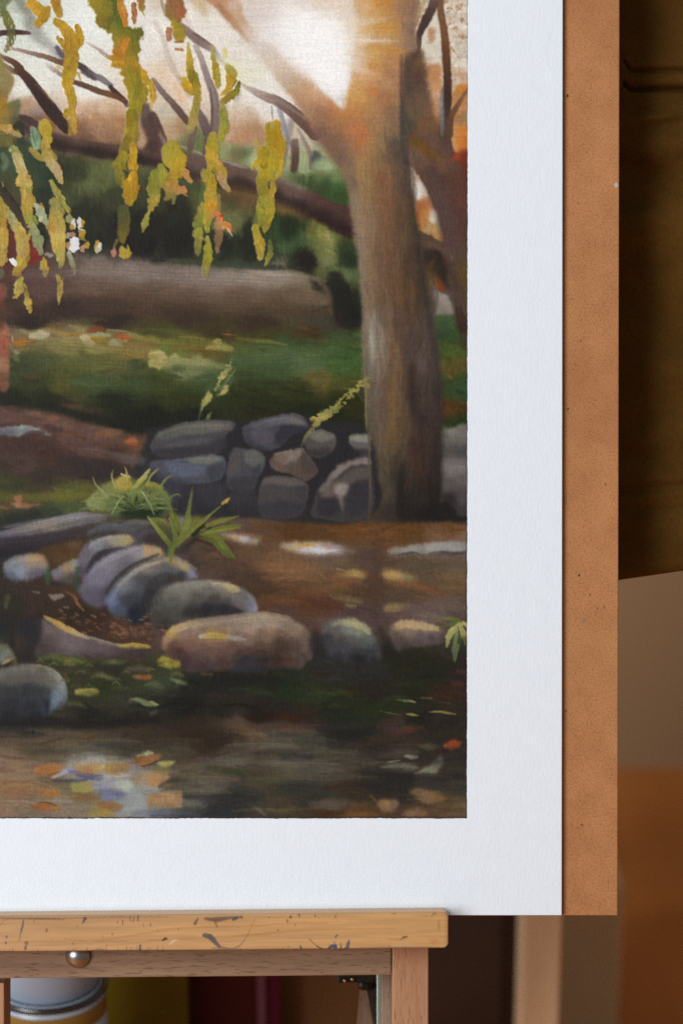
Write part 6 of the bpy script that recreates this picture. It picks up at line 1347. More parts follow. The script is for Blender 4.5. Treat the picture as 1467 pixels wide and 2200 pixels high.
K.P([(-40,1510),(80,1490),(260,1462),(270,1500),(255,1620),(100,1620),(-40,1625)], [(20,1540,'a8845c'),(150,1500,'b08c68'),(240,1540,'a4805c'),(120,1600,'8c7458'),(0,1610,'8f8068')], 6, .92, dry=.08, h=.1)
K.P([(-30,1310),(40,1300),(60,1400),(-30,1420)], 'ab8458', 6, .85, dry=.2)
K.P([(40,1195),(120,1185),(200,1195),(130,1245),(60,1240)], [(80,1210,'b0a864'),(150,1210,'a6a264'),(100,1235,'9c984c')], 6, .88)
K.S([(-20,1150),(60,1140)], [50,40], '9c6c44', 10, .7)
K.S([(20,1280),(130,1260)], [50,50], '7c7448', 16, .6)
K.S([(60,1420),(160,1370),(300,1360)], [20,40,30], '3a3830', 14, .7)
K.S([(260,1570),(360,1575),(480,1590)], [40,60,40], ['86847c','7a786e','66645a'], 18, .6, dry=.15)
K.S([(-20,1660),(150,1660),(350,1680)], [60,60,40], ['6c7078','5a5c64','484a4c'], 22, .65)
K.S([(-20,1690),(200,1695),(500,1700)], [20,24,20], '3c4050', 12, .6)
K.S([(300,1510),(600,1510),(850,1510)], [30,50,40], '302f2e', 24, .7)
K.S([(480,1690),(620,1620),(800,1560),(1000,1520)], [70,110,110,60], ['2a2c2e','2c2d2e','302f2e','33322f'], 34, .7)
K.S([(700,1640),(850,1650)], [60,60], '302f2e', 30, .5)
K.S([(930,1610),(980,1640),(1040,1690)], [14,36,20], ['5c564a','78705f','6a5f4c'], 9, .75, dry=.1)
K.S([(1050,1640),(1200,1650),(1320,1610)], [20,30,10], '6c5c40', 14, .55)
K.S([(500,1260),(650,1280),(800,1300),(850,1360)], [20,44,50,30], ['3c4422','3c4420','38401f','34361f'], 16, .65)
K.S([(520,1320),(680,1350),(780,1390)], [30,40,20], '5c4632', 16, .55)
K.S([(480,1190),(700,1200),(850,1200)], [40,70,50], ['54544c','6c665c','6a665a'], 24, .6, br=.3)
K.S([(1000,1050),(1150,1045),(1350,1060)], [20,36,24], ['6a6248','70684e','605a48'], 14, .7)
K.S([(950,1110),(1200,1110),(1467,1130)], [30,40,40], '322c28', 20, .6)
K.S([(1180,1440),(1330,1420),(1480,1420)], [40,80,80], '303030', 28, .6)
K.S([(1200,1160),(1467,1170)], [50,60], '2a2a28', 24, .55)
K.T(670, 1360)
K.R((670,1575,1000,1757), 90, 60, 8, 1, .06, .5, 8, seed=52)
K.S([(160,940),(350,940),(530,920)], [30,70,50], '221f1e', 26, .7)
K.S([(800,900),(920,890),(1020,880)], [30,60,40], ['5e3c28','663e2a','4e3830'], 20, .7)
K.S([(720,880),(780,890)], [30,40], '544440', 18, .5)
K.P([(1205,1040),(1260,1010),(1310,978),(1350,1000),(1400,1010),(1360,1050),(1290,1080),(1240,1060)], [(1240,1040,'9a5634'),(1310,1010,'ac4c26'),(1370,1020,'8a4428'),(1290,1060,'7a4026')], 7, .93)
K.S([(1150,1080),(1250,1100)], [40,40], '3c221a', 18, .6)
K.S([(1000,1050),(1070,1060),(1130,1070)], [20,50,30], ['625438','6c6844','52502f'], 12, .7)
K.S([(640,1140),(800,1110),(960,1100)], [40,90,60], ['46423a','5a564e','56524a'], 30, .6)
K.S([(870,1140),(920,1150),(970,1150)], [26,44,30], ['8a8e78','7e8070','66665c'], 8, .88, dry=.05)
K.S([(705,1195),(760,1190),(810,1180)], [8,18,8], ['9a9c84','a4a68c','80806c'], 4, .9)
K.P([(690,1220),(820,1200),(960,1210),(960,1270),(820,1290),(720,1260)], [(740,1230,'625e54'),(850,1220,'6c665c'),(920,1240,'6a665c'),(820,1270,'48443e')], 9, .75)
for yy in (1225, 1240, 1255, 1268):
    K.S([(700, yy), (830, yy + 8), (940, yy - 2)], [2, 4, 2], '37332d', 2, .6)
K.P([(940,1305),(1020,1260),(1140,1190),(1180,1130),(1225,1170),(1200,1230),(1140,1310),(1040,1310)], [(980,1290,'8c8e78'),(1080,1280,'8a8e74'),(1130,1290,'858a70'),(1100,1230,'6e6c5a'),(1190,1180,'60625a')], 8, .85)
K.S([(945,1303),(1050,1265),(1110,1240)], [4,6,4], 'a4a68c', 3, .7)
K.S([(480,1310),(700,1310),(900,1330),(1150,1340),(1400,1330)], [40,60,60,50,40], '282422', 24, .75)
K.S([(400,1380),(600,1400),(900,1390)], [50,70,50], '2a2826', 28, .6)
K.P([(960,1350),(1130,1350),(1150,1420),(970,1440)], '3f3c38', 14, .6)
K.S([(120,1440),(300,1410),(450,1400)], [40,60,40], '3a281a', 26, .6)
K.P([(905,1470),(970,1440),(1060,1450),(1180,1475),(1250,1510),(1240,1550),(1130,1580),(1010,1560)], [(950,1460,'927454'),(1060,1480,'8c6e50'),(1180,1500,'80643e'),(1080,1550,'8a6c4c'),(1220,1520,'7c5a38')], 9, .88, dry=.08)
K.P([(600,1570),(660,1540),(780,1550),(800,1600),(740,1660),(650,1650)], [(640,1570,'98744e'),(700,1580,'a07c58'),(770,1590,'7c6c54'),(690,1640,'8c6c48')], 9, .88, dry=.08)
K.S([(540,1510),(600,1560)], [10,20], '7c6438', 10, .6)
K.P([(860,1660),(940,1630),(1050,1640),(1070,1700),(900,1705)], [(920,1660,'8c7054'),(1020,1680,'7a6044')], 10, .8)
K.S([(0,1590),(150,1580),(280,1600)], [40,70,50], ['5e564a','6a6254','625a4c'], 24, .65)
K.S([(130,1670),(250,1660),(310,1640)], [40,60,50], '46280f', 24, .5)
K.S([(340,1670),(450,1680),(560,1690)], [60,60,40], '7a5830', 24, .6)
K.S([(1260,1530),(1290,1580),(1240,1640)], [30,40,40], '5f4024', 18, .6)
K.P([(870,595),(960,605)], '000000', 1, 0)
K.S([(780,615),(860,625),(955,640)], [8,24,14], ['5c6038','98986c','a09c70'], 5, .88, dry=.12)
K.S([(1010,600),(1110,605)], [14,20], '70603a', 7, .75)
K.S([(625,720),(720,740),(820,755)], [6,10,8], '6c6c44', 5, .7)
K.S([(880,750),(930,755),(985,765)], [18,30,10], ['7c7c3c','94944c','6c7040'], 5, .85, dry=.2)
K.S([(1090,730),(1200,730),(1330,755)], [8,26,10], ['8a8a54','8c8c4c','8c7440'], 5, .85, dry=.12)
K.S([(1180,640),(1280,650)], [10,14], '4a5046', 8, .6)
K.S([(1290,470),(1380,470)], [26,40], '6c3420', 14, .6)
K.S([(1370,350),(1430,370)], [40,50], '54382a', 18, .6)
K.S([(150,560),(270,550),(360,590)], [20,40,26], '40451f', 18, .6)
K.S([(600,650),(780,650),(970,680)], [40,60,40], '2a371a', 24, .5)
K.S([(-20,760),(200,760),(560,780)], [30,40,40], '25301a', 22, .5)
K.S([(80,440),(300,420),(560,440)], [40,60,50], '2b2c26', 30, .5)
# --- second sitting: the dry stone wall again, each stone modelled light above and dark below
K.T(300, 860, 1.723)
K.sk, K.eps = 1.0, 14.
K.P([(30,150),(60,100),(350,85),(640,75),(845,120),(845,432),(440,438),(100,405),(40,230)], '2b292d', 7, .95)
def stone(out, base, parts, soft=2.2):
    K.P(out, base, soft, .97, rough=.7)
    for pts, c, sf in parts:
        K.P(pts, c, sf, .88, rough=1.2)
stone([(40,165),(60,130),(110,100),(200,78),(270,72),(345,78),(352,100),(320,130),(300,190),(240,205),(150,212),(80,210),(45,190)], '4c4b4c',
      [([(60,132),(110,104),(200,82),(270,78),(343,84),(335,104),(250,122),(160,130),(90,150)], [(100,120,'5c5e58'),(200,95,'67665c'),(290,88,'706c62'),(330,95,'68645c')], 5),
       ([(50,190),(120,172),(240,168),(312,135),(302,195),(200,212),(90,214)], '37353a', 6), ([(90,165),(180,148),(260,140),(230,158),(130,172)], '56555a', 5)])
stone([(380,122),(385,95),(440,72),(520,52),(575,50),(615,70),(625,100),(600,112),(560,128),(520,172),(470,185),(420,172),(390,150)], '4a4750',
      [([(392,97),(450,74),(530,56),(590,62),(618,92),(560,88),(500,94),(440,104)], [(420,92,'5a595e'),(520,66,'67676a'),(590,75,'706e68')], 5), ([(520,102),(560,90),(620,106),(560,130),(520,166),(500,142)], '32313a', 5),
       ([(410,112),(470,106),(500,138),(470,165),(425,150)], '56525c', 5), ([(388,135),(430,165),(480,182),(430,180)], '35343e', 5)])
stone([(610,130),(630,115),(670,108),(710,120),(728,150),(715,185),(670,212),(630,200),(612,165)], '56514e', [([(625,122),(680,113),(720,138),(690,150),(640,146)], '777669', 5), ([(618,185),(700,178),(712,188),(670,213),(630,204)], '3a3737', 6)])
stone([(48,225),(130,218),(220,205),(300,203),(318,225),(315,270),(270,305),(180,310),(100,300),(55,270)], '4e505a',
      [([(180,224),(230,208),(295,206),(310,224),(260,238),(200,236)], '70736a', 4), ([(90,226),(180,234),(245,250),(215,282),(120,272)], '5e6474', 7), ([(52,262),(110,288),(200,308),(120,318),(60,300)], '3c3d48', 7), ([(262,245),(310,235),(312,268),(270,300),(250,280)], '42434b', 5)])
K.P([(60,305),(180,315),(305,300),(322,335),(312,385),(200,402),(120,388),(80,345)], [(120,330,'3c3b44'),(250,330,'3a383f'),(200,380,'312e33')], 7, .9)
stone([(325,240),(345,180),(370,177),(430,185),(463,210),(460,250),(435,290),(420,330),(340,332),(322,290)], '4c4b50',
      [([(385,188),(440,190),(460,214),(450,252),(400,236)], '64665f', 5), ([(337,205),(360,180),(385,198),(372,258),(332,280)], '544f50', 5), ([(325,292),(432,288),(412,330),(340,334)], '3d3b41', 6), ([(420,250),(455,240),(435,290),(415,300)], '3f3f45', 5)])
K.P([(340,338),(430,334),(440,410),(360,418),(335,390)], [(380,355,'3e3a3e'),(390,400,'333034')], 6, .9)
stone([(480,225),(520,190),(600,178),(612,185),(650,240),(655,270),(610,300),(560,275),(500,256)], '5d4f47',
      [([(490,216),(530,193),(600,182),(592,214),(530,238)], [(510,215,'77665c'),(580,192,'857971')], 5), ([(482,226),(530,240),(546,264),(500,256)], '69584d', 4), ([(602,192),(650,245),(646,278),(600,252)], '4f443f', 5), ([(500,262),(560,280),(610,302),(560,298)], '262420', 5)])
stone([(443,330),(460,290),(490,278),(550,280),(610,300),(625,330),(615,380),(590,427),(520,437),(460,433),(440,390)], '4b4747',
      [([(450,312),(480,284),(560,286),(615,312),(580,320),(500,312)], '675f5b', 5), ([(445,382),(610,380),(590,430),(470,434)], '3a383d', 7), ([(580,320),(620,330),(612,380),(590,370)], '403d40', 5)])
stone([(645,375),(660,330),(700,280),(740,235),(800,212),(852,206),(852,432),(650,434)], '433e3d',
      [([(665,332),(705,277),(745,240),(810,216),(850,213),(846,236),(780,246),(730,285),(690,335)], [(690,310,'78706a'),(745,252,'8a8079'),(820,225,'857c77')], 4), ([(672,340),(730,292),(800,252),(846,252),(840,296),(780,308),(740,330),(700,372)], [(700,340,'6c5f58'),(780,270,'5f5651')], 6),
       ([(720,322),(768,308),(776,332),(756,362),(752,412),(735,372)], [(745,325,'958c85'),(752,380,'746b65')], 5), ([(765,352),(800,302),(848,302),(842,402),(780,422)], '37343a', 7), ([(660,372),(718,362),(738,415),(670,427)], '322f36', 6)])
stone([(775,130),(800,125),(848,128),(852,195),(810,190),(780,165)], '67615f', [([(778,136),(846,130),(846,152),(790,153)], '8b8c7d', 4), ([(790,178),(850,185),(850,200),(800,194)], '343035', 5)])
K.P([(855,100),(862,100),(862,440),(852,440)], '6a6252', 2, .0)
# trunk edge restated over the stones
K.T(0, 0, 1)
K.S([(792,930),(793,1000),(795,1060),(792,1112)], [4,5,6,5], ['665a4a','64584a','5c5044','483e36'], 2, .9)
# yellow spray lies before the stones
K.T(300, 860, 1.723)
K.S([(735,10),(700,45),(665,75),(635,105)], [8,16,24,18], ['98904c','948e50','a89a54','a0944e'], 4, .8, dry=.28, rough=1.6)
K.S([(600,170),(612,140),(630,115)], [6,10,14], ['6c7040','80804c','a09858'], 4, .6, dry=.2)
# tuft on the bank
K.T(0, 980, 1.723)
K.P([(325,178),(350,145),(400,118),(460,85),(540,95),(600,115),(637,165),(615,220),(540,227),(440,222),(400,205),(340,196)], [(380,150,'7f8552'),(440,110,'868844'),(500,120,'6a7638'),(570,120,'74783e'),(605,150,'62744a'),(550,150,'3c5228'),(480,180,'243a1c'),(560,200,'1f321a'),(420,190,'56663e'),(350,180,'828c58'),(620,185,'52643a')], 5, .95)
K.P([(450,172),(520,150),(575,170),(612,200),(560,223),(460,225)], '1d2c17', 8, .9)
rb = np.random.RandomState(17)
for i in range(95):
    a = math.radians(rb.uniform(178, 352))
    r0, r1 = rb.uniform(18, 60), rb.uniform(66, 108)
    ox, oy = 500 + rb.uniform(-40, 40), 205
    k = rb.uniform(.85, 1.15)
    q = [(ox + math.cos(a) * r0 * 1.1, oy + math.sin(a) * r0 * .8), (ox + math.cos(a) * (r0 + r1) * .55 * 1.2, oy + math.sin(a) * (r0 + r1) * .56), (ox + math.cos(a) * r1 * 1.45, oy + math.sin(a) * r1 * .92 + 8 * abs(math.cos(a)))]
    K.S(q, [3, rb.uniform(5, 9), 2], ['4c6030', ['7c8a48', '90935a', '68803f', 'a09a58', '8c8a40'][rb.randint(5)]], 2.4, .75, br=.05)
K.P([(430,102),(455,72),(484,86),(488,120),(450,126)], [(445,95,'aa9a50'),(475,110,'a8923c')], 3, .92)
K.S([(450,66),(466,72),(482,78)], [5,9,5], 'b8ae78', 2, .9)
K.S([(492,122),(522,90),(557,48)], [14,17,4], ['96963f','a4a256','9a9a68'], 3, .93)
K.S([(540,108),(575,104),(602,118)], [8,14,8], ['9c9038','a08a38','7c8040'], 4, .85)
K.S([(416,214),(436,176),(458,146)], [3,7,3], '8a9663', 2, .9)
K.S([(525,130),(552,170),(573,216)], [6,9,5], ['9c9f64','788655','65764b'], 2, .93)
K.S([(560,100),(600,130),(620,165),(640,215)], [10,14,16,12], ['82873a','728035','66743a','66702f'], 3.5, .85)
# long stones under the tuft
K.S([(0,290),(120,275),(220,255),(300,236),(385,229)], [24,34,40,42,20], ['67656f','777175','8a8076','828089','66606a'], 9, .65, dry=.08)
K.S([(0,330),(150,310),(300,284),(410,252)], [34,40,38,18], ['342c34','372e35','3c3239','443a40'], 10, .65)
K.S([(330,285),(400,262),(470,268),(540,255)], [16,26,26,22], ['5c5f68','6d747d','767d88','7f8078'], 7, .6, dry=.08)
K.S([(60,420),(110,400),(160,405)], [16,26,14], ['7b8594','8a90a2','7a7c88'], 8, .5, dry=.12)
K.T(0, 860, 1.0927)
K.P([(205,330),(240,300),(310,285),(380,290),(440,330),(465,410),(400,430),(330,500),(250,490),(190,450),(188,385)], '3a3434', 6, .55)
K.P([(188,395),(198,352),(228,326),(298,317),(316,328),(290,345),(240,356),(216,386),(202,424)], [(295,322,'a2986c'),(265,326,'93907e'),(230,336,'85868e'),(202,372,'6e6873'),(200,410,'554f5c'),(250,348,'68656c')], 4, .92)
K.S([(206,405),(232,364),(292,346)], [12,15,5], ['2f2b33','322e35','4c4850'], 4, .85)
K.P([(188,452),(200,412),(240,372),(300,346),(345,339),(380,350),(374,370),(330,378),(290,402),(266,442),(248,482),(214,482)], [(352,350,'b2966c'),(368,358,'ae9a72'),(322,352,'8e8c94'),(262,380,'807e88'),(232,420,'7c7886'),(214,462,'5f596a'),(258,452,'4a4552'),(290,392,'6a6870')], 4, .92)
K.S([(252,452),(275,420),(308,394),(372,362)], [8,13,14,6], ['2e2a30','343030','383434','4a423c'], 4, .85)
K.P([(248,474),(264,440),(300,402),(350,376),(402,367),(440,384),(462,412),(436,420),(392,402),(352,422),(332,470),(330,522),(280,507)], [(260,472,'6a728e'),(288,432,'75797c'),(340,392,'867f78'),(402,375,'a08c68'),(432,390,'aa9c78'),(452,406,'8484a0'),(340,424,'494b4f'),(300,470,'3b3f47'),(312,502,'1b212f'),(392,397,'5d6066'),(420,411,'3b3b42'),(275,490,'4a5468')], 4, .92)
K.S([(262,470),(286,432),(336,392),(392,374)], [7,9,9,6], ['7b84a0','878b90','948c82','a49270'], 4, .6, dry=.12)
K.P([(10,395),(35,375),(80,362),(108,372),(112,400),(80,418),(40,425),(15,415)], [(40,385,'7b8085'),(80,372,'a48a68'),(100,380,'94806a'),(50,400,'848ca0'),(90,402,'666370'),(35,418,'5a6270')], 4, .85)
K.P([(122,408),(150,385),(182,376),(184,410),(170,432),(135,425)], [(140,405,'75747f'),(165,392,'9a8262'),(178,385,'8e8c88'),(150,425,'5c5654'),(175,420,'4c4644')], 4, .85)
K.S([(112,400),(113,430)], [10,8], '3c5642', 4, .6)
K.S([(183,395),(180,440)], [12,8], '31493a', 4, .6)
K.T(0, 980, 1.723)
# litter between the stones
for pts, c in [([(180,516),(226,508),(236,521),(200,535)], '837a6c'), ([(118,500),(150,499),(146,513)], '6b6457'), ([(232,560),(250,556),(256,566)], '6c6450')]:
    K.P(pts, c, 2.5, .9, rough=1.2)
K.S([(245,503),(275,520),(290,548),(312,572)], [6,12,12,7], ['664830','785234','885a34','765030'], 3, .88, dry=.15)
K.S([(30,520),(24,560)], [20,14], '525a2e', 6, .6)
for i in range(46):
    x, y = rb.uniform(330, 590), rb.uniform(585, 655)
    K.S([(x, y), (x + rb.uniform(8, 22), y + rb.uniform(-5, 8))], rb.uniform(4, 10), ['745440', '5f4434', '80604c', '4a3428', '6c5040'][rb.randint(5)], 3, .7, dry=.2)
# sunlit ridge stone and the hollow beside it
K.P([(150,612),(200,622),(300,670),(430,705),(550,715),(540,745),(400,742),(200,732),(130,742)], [(180,650,'5a504e'),(260,690,'615658'),(380,715,'4f4447'),(500,725,'443836'),(150,710,'483e3e')], 7, .93)
K.S([(165,592),(212,615),(262,642),(312,663)], [5,17,18,6], ['988252','ae9048','b0955a','968c76'], 3, .93, dry=.04)
K.S([(305,660),(380,685),(445,700)], [7,12,8], ['8a8474','858076','8a8060'], 4, .9, dry=.08)
K.S([(440,701),(500,698),(556,703)], [7,12,4], ['9c8c4c','a49044','8a7a3e'], 3.5, .9, dry=.1)
K.P([(55,642),(100,602),(150,600),(162,640),(140,700),(90,746),(60,710)], [(100,650,'25232b'),(70,690,'3a3028'),(140,620,'2d292b'),(110,720,'2d2726')], 7, .93)
K.S([(0,745),(40,740),(60,770)], [30,30,16], ['707466','6e6a58','6a5a44'], 7, .6)
# --- third sitting
# front plant: lighter blades over the first ones
K.T(0, 980, 1.723)
K.sk = 1.0
for q, w, c in [([(640,340),(600,290),(548,225)], [16,20,6], ['5f6a28','7c8436','8f9450']), ([(640,345),(650,300),(628,230)], [16,18,7], ['5a6626','6c7a30','7c8a3c']), ([(655,330),(690,260),(700,200),(714,112)], [20,24,16,3], ['66702c','78803a','6c743c','5a6638']),
                ([(650,330),(720,270),(780,215),(815,185)], [16,18,12,5], ['646c2a','767a32','7a7c3c','70743c']), ([(740,275),(800,245),(885,222)], [12,16,4], ['6c702e','7e8038','70743a']), ([(750,290),(820,275),(890,265)], [10,15,4], ['70742e','80843a','74763a']),
                ([(750,295),(800,300),(830,330),(868,372)], [8,16,16,4], ['5f6826','6f782a','6a742c','5c682c']), ([(636,330),(634,365),(634,404)], [16,18,5], ['56641f','6a7a2c','6e7c34'])]:
    K.S(q, w, c, 3, .85, br=.14)
K.S([(822,178),(838,165),(850,155)], [8,16,5], ['9a8a40','b89c40','b8a050'], 2.5, .92)
K.S([(715,290),(740,268),(760,262)], [12,14,6], '20260f', 4, .8)
for q, c in [([(400,150),(360,110),(345,75)],'8c9458'), ([(430,120),(415,80),(420,52)],'a09c58'), ([(590,120),(615,85),(640,70)],'7c8846'), ([(380,180),(330,165),(300,170)],'7f8a52'), ([(545,100),(560,70),(590,45)],'9a9a50'), ([(620,160),(655,140),(672,150)],'66783c'), ([(350,190),(310,195),(285,210)],'6c7848'), ([(470,95),(470,60),(462,40)],'a8a060')]:
    K.S(q, [7, 9, 2], c, 2.6, .85, br=.05)
# lawn in the afternoon light
K.T(0, 0, 1)
K.sk = 1.4
for q, w, c, op in [([(15,745),(120,742),(240,752),(350,765)], [22,30,26,14], ['6e6238','7c7440','80783e','6c6c36'], .5), ([(60,775),(180,780),(300,790)], [16,22,16], ['565a30','66683a','6a6c40'], .4), ([(330,735),(450,742),(560,752)], [14,24,16], ['707434','707434','58682e'], .45),
                    ([(470,775),(600,770),(740,760)], [20,40,30], ['5a7040','56703e','4e7034'], .4), ([(180,830),(330,830),(460,840)], [18,26,18], ['4c5c30','48582a','3e4c22'], .35), ([(540,800),(650,805),(760,800)], [14,24,20], ['4e6438','566c3c','4c682e'], .35)]:
    K.S(q, w, c, 9, op, br=.3, fi=.15, fo=.15)
K.R((10,720,775,840), 260, 30, 5, 2, .12, .5, 12, seed=71)
# lying log: light along its back, round end
K.S([(30,592),(180,583),(350,590),(520,596),(680,604)], [14,26,32,34,18], ['6c564c','85776c','8a7c72','94877b','8a7c6c'], 9, .5, br=.25, fo=.1)
K.S([(60,622),(250,622),(450,626),(690,634)], [20,34,36,24], ['604a3e','705a4a','735f4e','6e5c48'], 10, .4, br=.25)
K.S([(80,662),(280,666),(480,668),(690,672)], [18,24,26,18], ['3e2e26','45352a','4c3b2d','4c3e2e'], 9, .45, br=.25)
K.S([(560,588),(630,590),(680,600)], [6,12,6], ['9c9084','a4988a','948676'], 4, .5, dry=.15)
K.S([(664,592),(694,612),(708,640),(712,672)], [6,12,12,8], ['84765f','80705a','74644c','5e5240'], 5, .55)
# glow
K.P([(640,30),(735,20),(752,110),(742,200),(715,205),(660,150),(610,100)], [(690,110,'f8f8f7'),(720,170,'f5f5f3'),(660,90,'f6f5f4'),(730,60,'f0eae0')], 14, .8)
K.P([(560,60),(640,40),(690,160),(640,170),(580,120)], 'f2f0ee', 22, .45)
K.S([(735,85),(800,88),(862,90)], [10,7,2], ['f2eade','e2ccb0','c8a888'], 3, .6, fo=.4)
K.S([(735,60),(790,50),(850,36)], [12,9,3], ['eee0ce','e0c4a0','c8a47c'], 4, .55, fo=.4)
K.S([(728,130),(780,152),(850,185)], [14,10,4], ['f0e4d8','dfbd98','b89068'], 5, .5, fo=.45)
K.S([(725,110),(790,122),(855,138)], [12,8,3], ['f0e6da','dcb88c','c0946c'], 5, .45, fo=.45)
K.S([(700,80),(610,10),(590,-20)], [16,26,30], ['f6f5f3','f0ece6','e6dace'], 9, .5, fo=.3)
# trunk: light left flank, dark right flank
K.S([(768,420),(775,540),(780,660),(784,780),(790,900)], [10,12,10,8,6], ['948470','988672','8c7d6a','7a6e60','6a6052'], 5, .4, br=.3)
K.S([(884,420),(900,540),(922,680),(940,800),(944,940),(940,1060)], [12,16,14,14,18,20], ['4c3e36','3c322c','40362f','3c322e','342c29','282320'], 6, .5, br=.3)
K.S([(826,420),(832,520),(838,600)], [12,20,12], ['8a6244','845c40','74543c'], 8, .4, br=.3)
# second stem kept whole down the right edge
K.S([(893,345),(925,390),(948,450),(962,520),(974,590),(985,660),(997,740)], [20,34,36,30,26,24,20], ['6a5040','5f483e','5c4640','5a443e','584438','4c3a2e','3e2c22'], 6, .6, br=.2)
K.S([(940,310),(968,352),(990,420),(996,500)], [16,26,20,14], ['6c5244','66493a','604038','5c4038'], 6, .55, br=.2)
# moss and reflections on the bank
for x, y, l, c in [(110,1412,46,'5c6436'),(160,1420,36,'626a38'),(240,1424,40,'4e5834'),(215,1452,34,'646242'),(300,1438,40,'5a5444'),(330,1470,36,'5a6a46'),(190,1490,40,'4c5230'),(260,1478,40,'46502e'),(160,1512,34,'4e542e'),(300,1506,44,'6a7450'),(90,1440,20,'4c5a30'),(380,1448,24,'66683c'),(690,1490,60,'3a4422'),(560,1490,60,'344020'),(850,1500,50,'36421f'),(720,1460,40,'3a3a30'),(330,1345,0,'000000'),(860,1470,40,'2f3620')]:
    if l: K.S([(x - l / 2, y + 2), (x, y - 2), (x + l / 2, y + 3)], [4, 11, 4], c, 4, .6, dry=.1)
K.R((120,1400,470,1540), 130, 20, 6, 4, .16, .5, 20, seed=73)
K.R((0,1600,420,1755), 120, 34, 6, 1, .07, .5, 6, seed=74)
K.R((420,1560,1000,1755), 130, 50, 7, 1, .10, .45, 6, seed=75)
# warm light on the stone tops, and the limb's pale middle
K.T(0, 860, 1.0927)
K.sk = 1.0
for q, w, c, op in [([(205,350),(245,325),(310,320)], [5,10,4], ['8c8c98','a0a0a0','b4a474'], .6), ([(210,410),(260,370),(330,346)], [8,16,6], ['8a8896','9694a0','a49a8c'], .5), ([(275,440),(320,400),(380,378)], [5,10,5], ['8a8e92','a09a8c','b09c74'], .6),
                    ([(385,450),(430,432),(520,430),(570,450)], [6,14,16,6], ['7c7a70','8c8a80','9a9484','8c887c'], .5), ([(520,433),(548,438),(566,448)], [5,9,4], ['b4a272','b8a87c','a4966c'], .85), ([(400,548),(440,528),(520,515),(620,506),(690,516)], [12,22,20,22,10], ['b09a62','a8967c','968678','a8987e','8c7c6a'], .55),
                    ([(470,555),(505,552),(545,556)], [7,14,6], ['b0a078','aa9048','a89c80'], .7), ([(775,530),(810,520),(850,535),(870,552)], [6,12,12,5], ['8a8a7c','a4a07a','a8a478','8c9078'], .55), ([(20,390),(60,372),(104,376)], [6,12,5], ['8a949a','9c9488','a88c64'], .5), ([(0,300),(110,282),(200,272),(250,268)], [6,12,10,4], ['6f6e78','8a8688','8e8880','7a747c'], .5),
                    ([(640,128),(690,118)], [6,4], 'a08c80', .4), ([(370,82),(440,62),(540,58)], [4,9,4], ['62635c','74736a','767068'], .45), ([(590,62),(650,44),(700,46)], [4,8,4], ['66666a','76767a','7a746e'], .45), ([(400,140),(470,138),(520,140)], [4,8,4], ['6a6e72','7c8078','74786c'], .4)]:
    K.S(q, w, c, 3, op, dry=.1, br=.2, fi=.1, fo=.1)
K.T(0, 0, 1)
K.S([(505,40),(550,95),(600,150),(650,205)], [24,36,44,40], ['cdb29a','d2c2b2','cbb8a2','c09c7a'], 9, .4)
K.S([(470,10),(500,45),(530,85)], [8,14,8], ['a8744e','ac7c58','b8947a'], 5, .5)
# earth, ridge stone, moss and water once more
K.T(0, 980, 1.723)
for i in range(70):
    x, y = rb.uniform(200, 560), 0
    y = rb.uniform(565, 600) + (x - 200) * .14 + rb.uniform(0, 46)
    K.S([(x, y), (x + rb.uniform(5, 16), y + rb.uniform(-6, 9))], rb.uniform(5, 12), ['6e4e36', '7c5a42', '4a3426', '5c4030', '84603e', '3c2a20'][rb.randint(6)], 3, .55, dry=.2)
K.P([(160,608),(205,618),(300,664),(430,706),(520,712),(420,728),(280,718),(170,690)], [(190,640,'6f6361'),(270,680,'75686a'),(360,704,'6a5c5e'),(460,715,'5c4e4c'),(175,680,'5a4f4d')], 6, .7)
K.S([(168,598),(215,622),(268,650),(330,675)], [6,20,20,6], ['9c8656','b39450','b69c66','968c78'], 3, .8, dry=.06)
for x, y, w, h_, c in [(200,770,34,12,'5c6a34'),(250,760,30,10,'6c7240'),(330,775,30,12,'4e5c34'),(150,760,30,12,'556030'),(420,765,26,10,'6a6448'),(300,800,36,12,'5a5c42'),(380,810,30,12,'52603c'),(240,830,30,10,'5a6236'),(470,800,26,10,'5c6844'),(560,790,24,10,'66603c'),(600,760,30,14,'8a8444'),(330,850,34,12,'464f30'),(430,840,26,10,'6a7850')]:
    K.S([(x - w / 2, y + 2), (x, y - h_ / 3), (x + w / 2, y + 3)], [4, h_, 4], c, 3.5, .62, dry=.14, rough=1)
K.T(0, 0, 1)
for x, y, l, w, c in [(560,1600,150,14,'646052'),(640,1640,170,16,'6a6658'),(520,1636,130,12,'625e50'),(600,1672,150,12,'58543f'),(450,1672,120,14,'6c6450'),(430,1700,130,14,'66624f'),(700,1618,120,12,'585444'),(830,1640,100,10,'5c5a4e'),(620,1570,110,10,'665446'),(880,1600,90,10,'4a4236'),(740,1668,140,12,'504c3e'),(930,1668,80,9,'4c483c'),(560,1740,120,10,'5a5648'),(690,1736,90,9,'62594a'),(380,1590,120,10,'4e4432'),(230,1592,150,10,'625840'),(90,1590,130,10,'625844')]:
    K.S([(x - l / 2, y + 2), (x, y - 1), (x + l / 2, y + 2)], [3, w, 3], c, 5, .5, br=.35, dry=.08)
K.S([(820,1648),(860,1645),(898,1650)], [4,9,4], '74705f', 3, .6)
K.P([(640,40),(720,40),(742,110),(738,190),(700,185),(650,130)], 'fbfbfa', 9, .6)
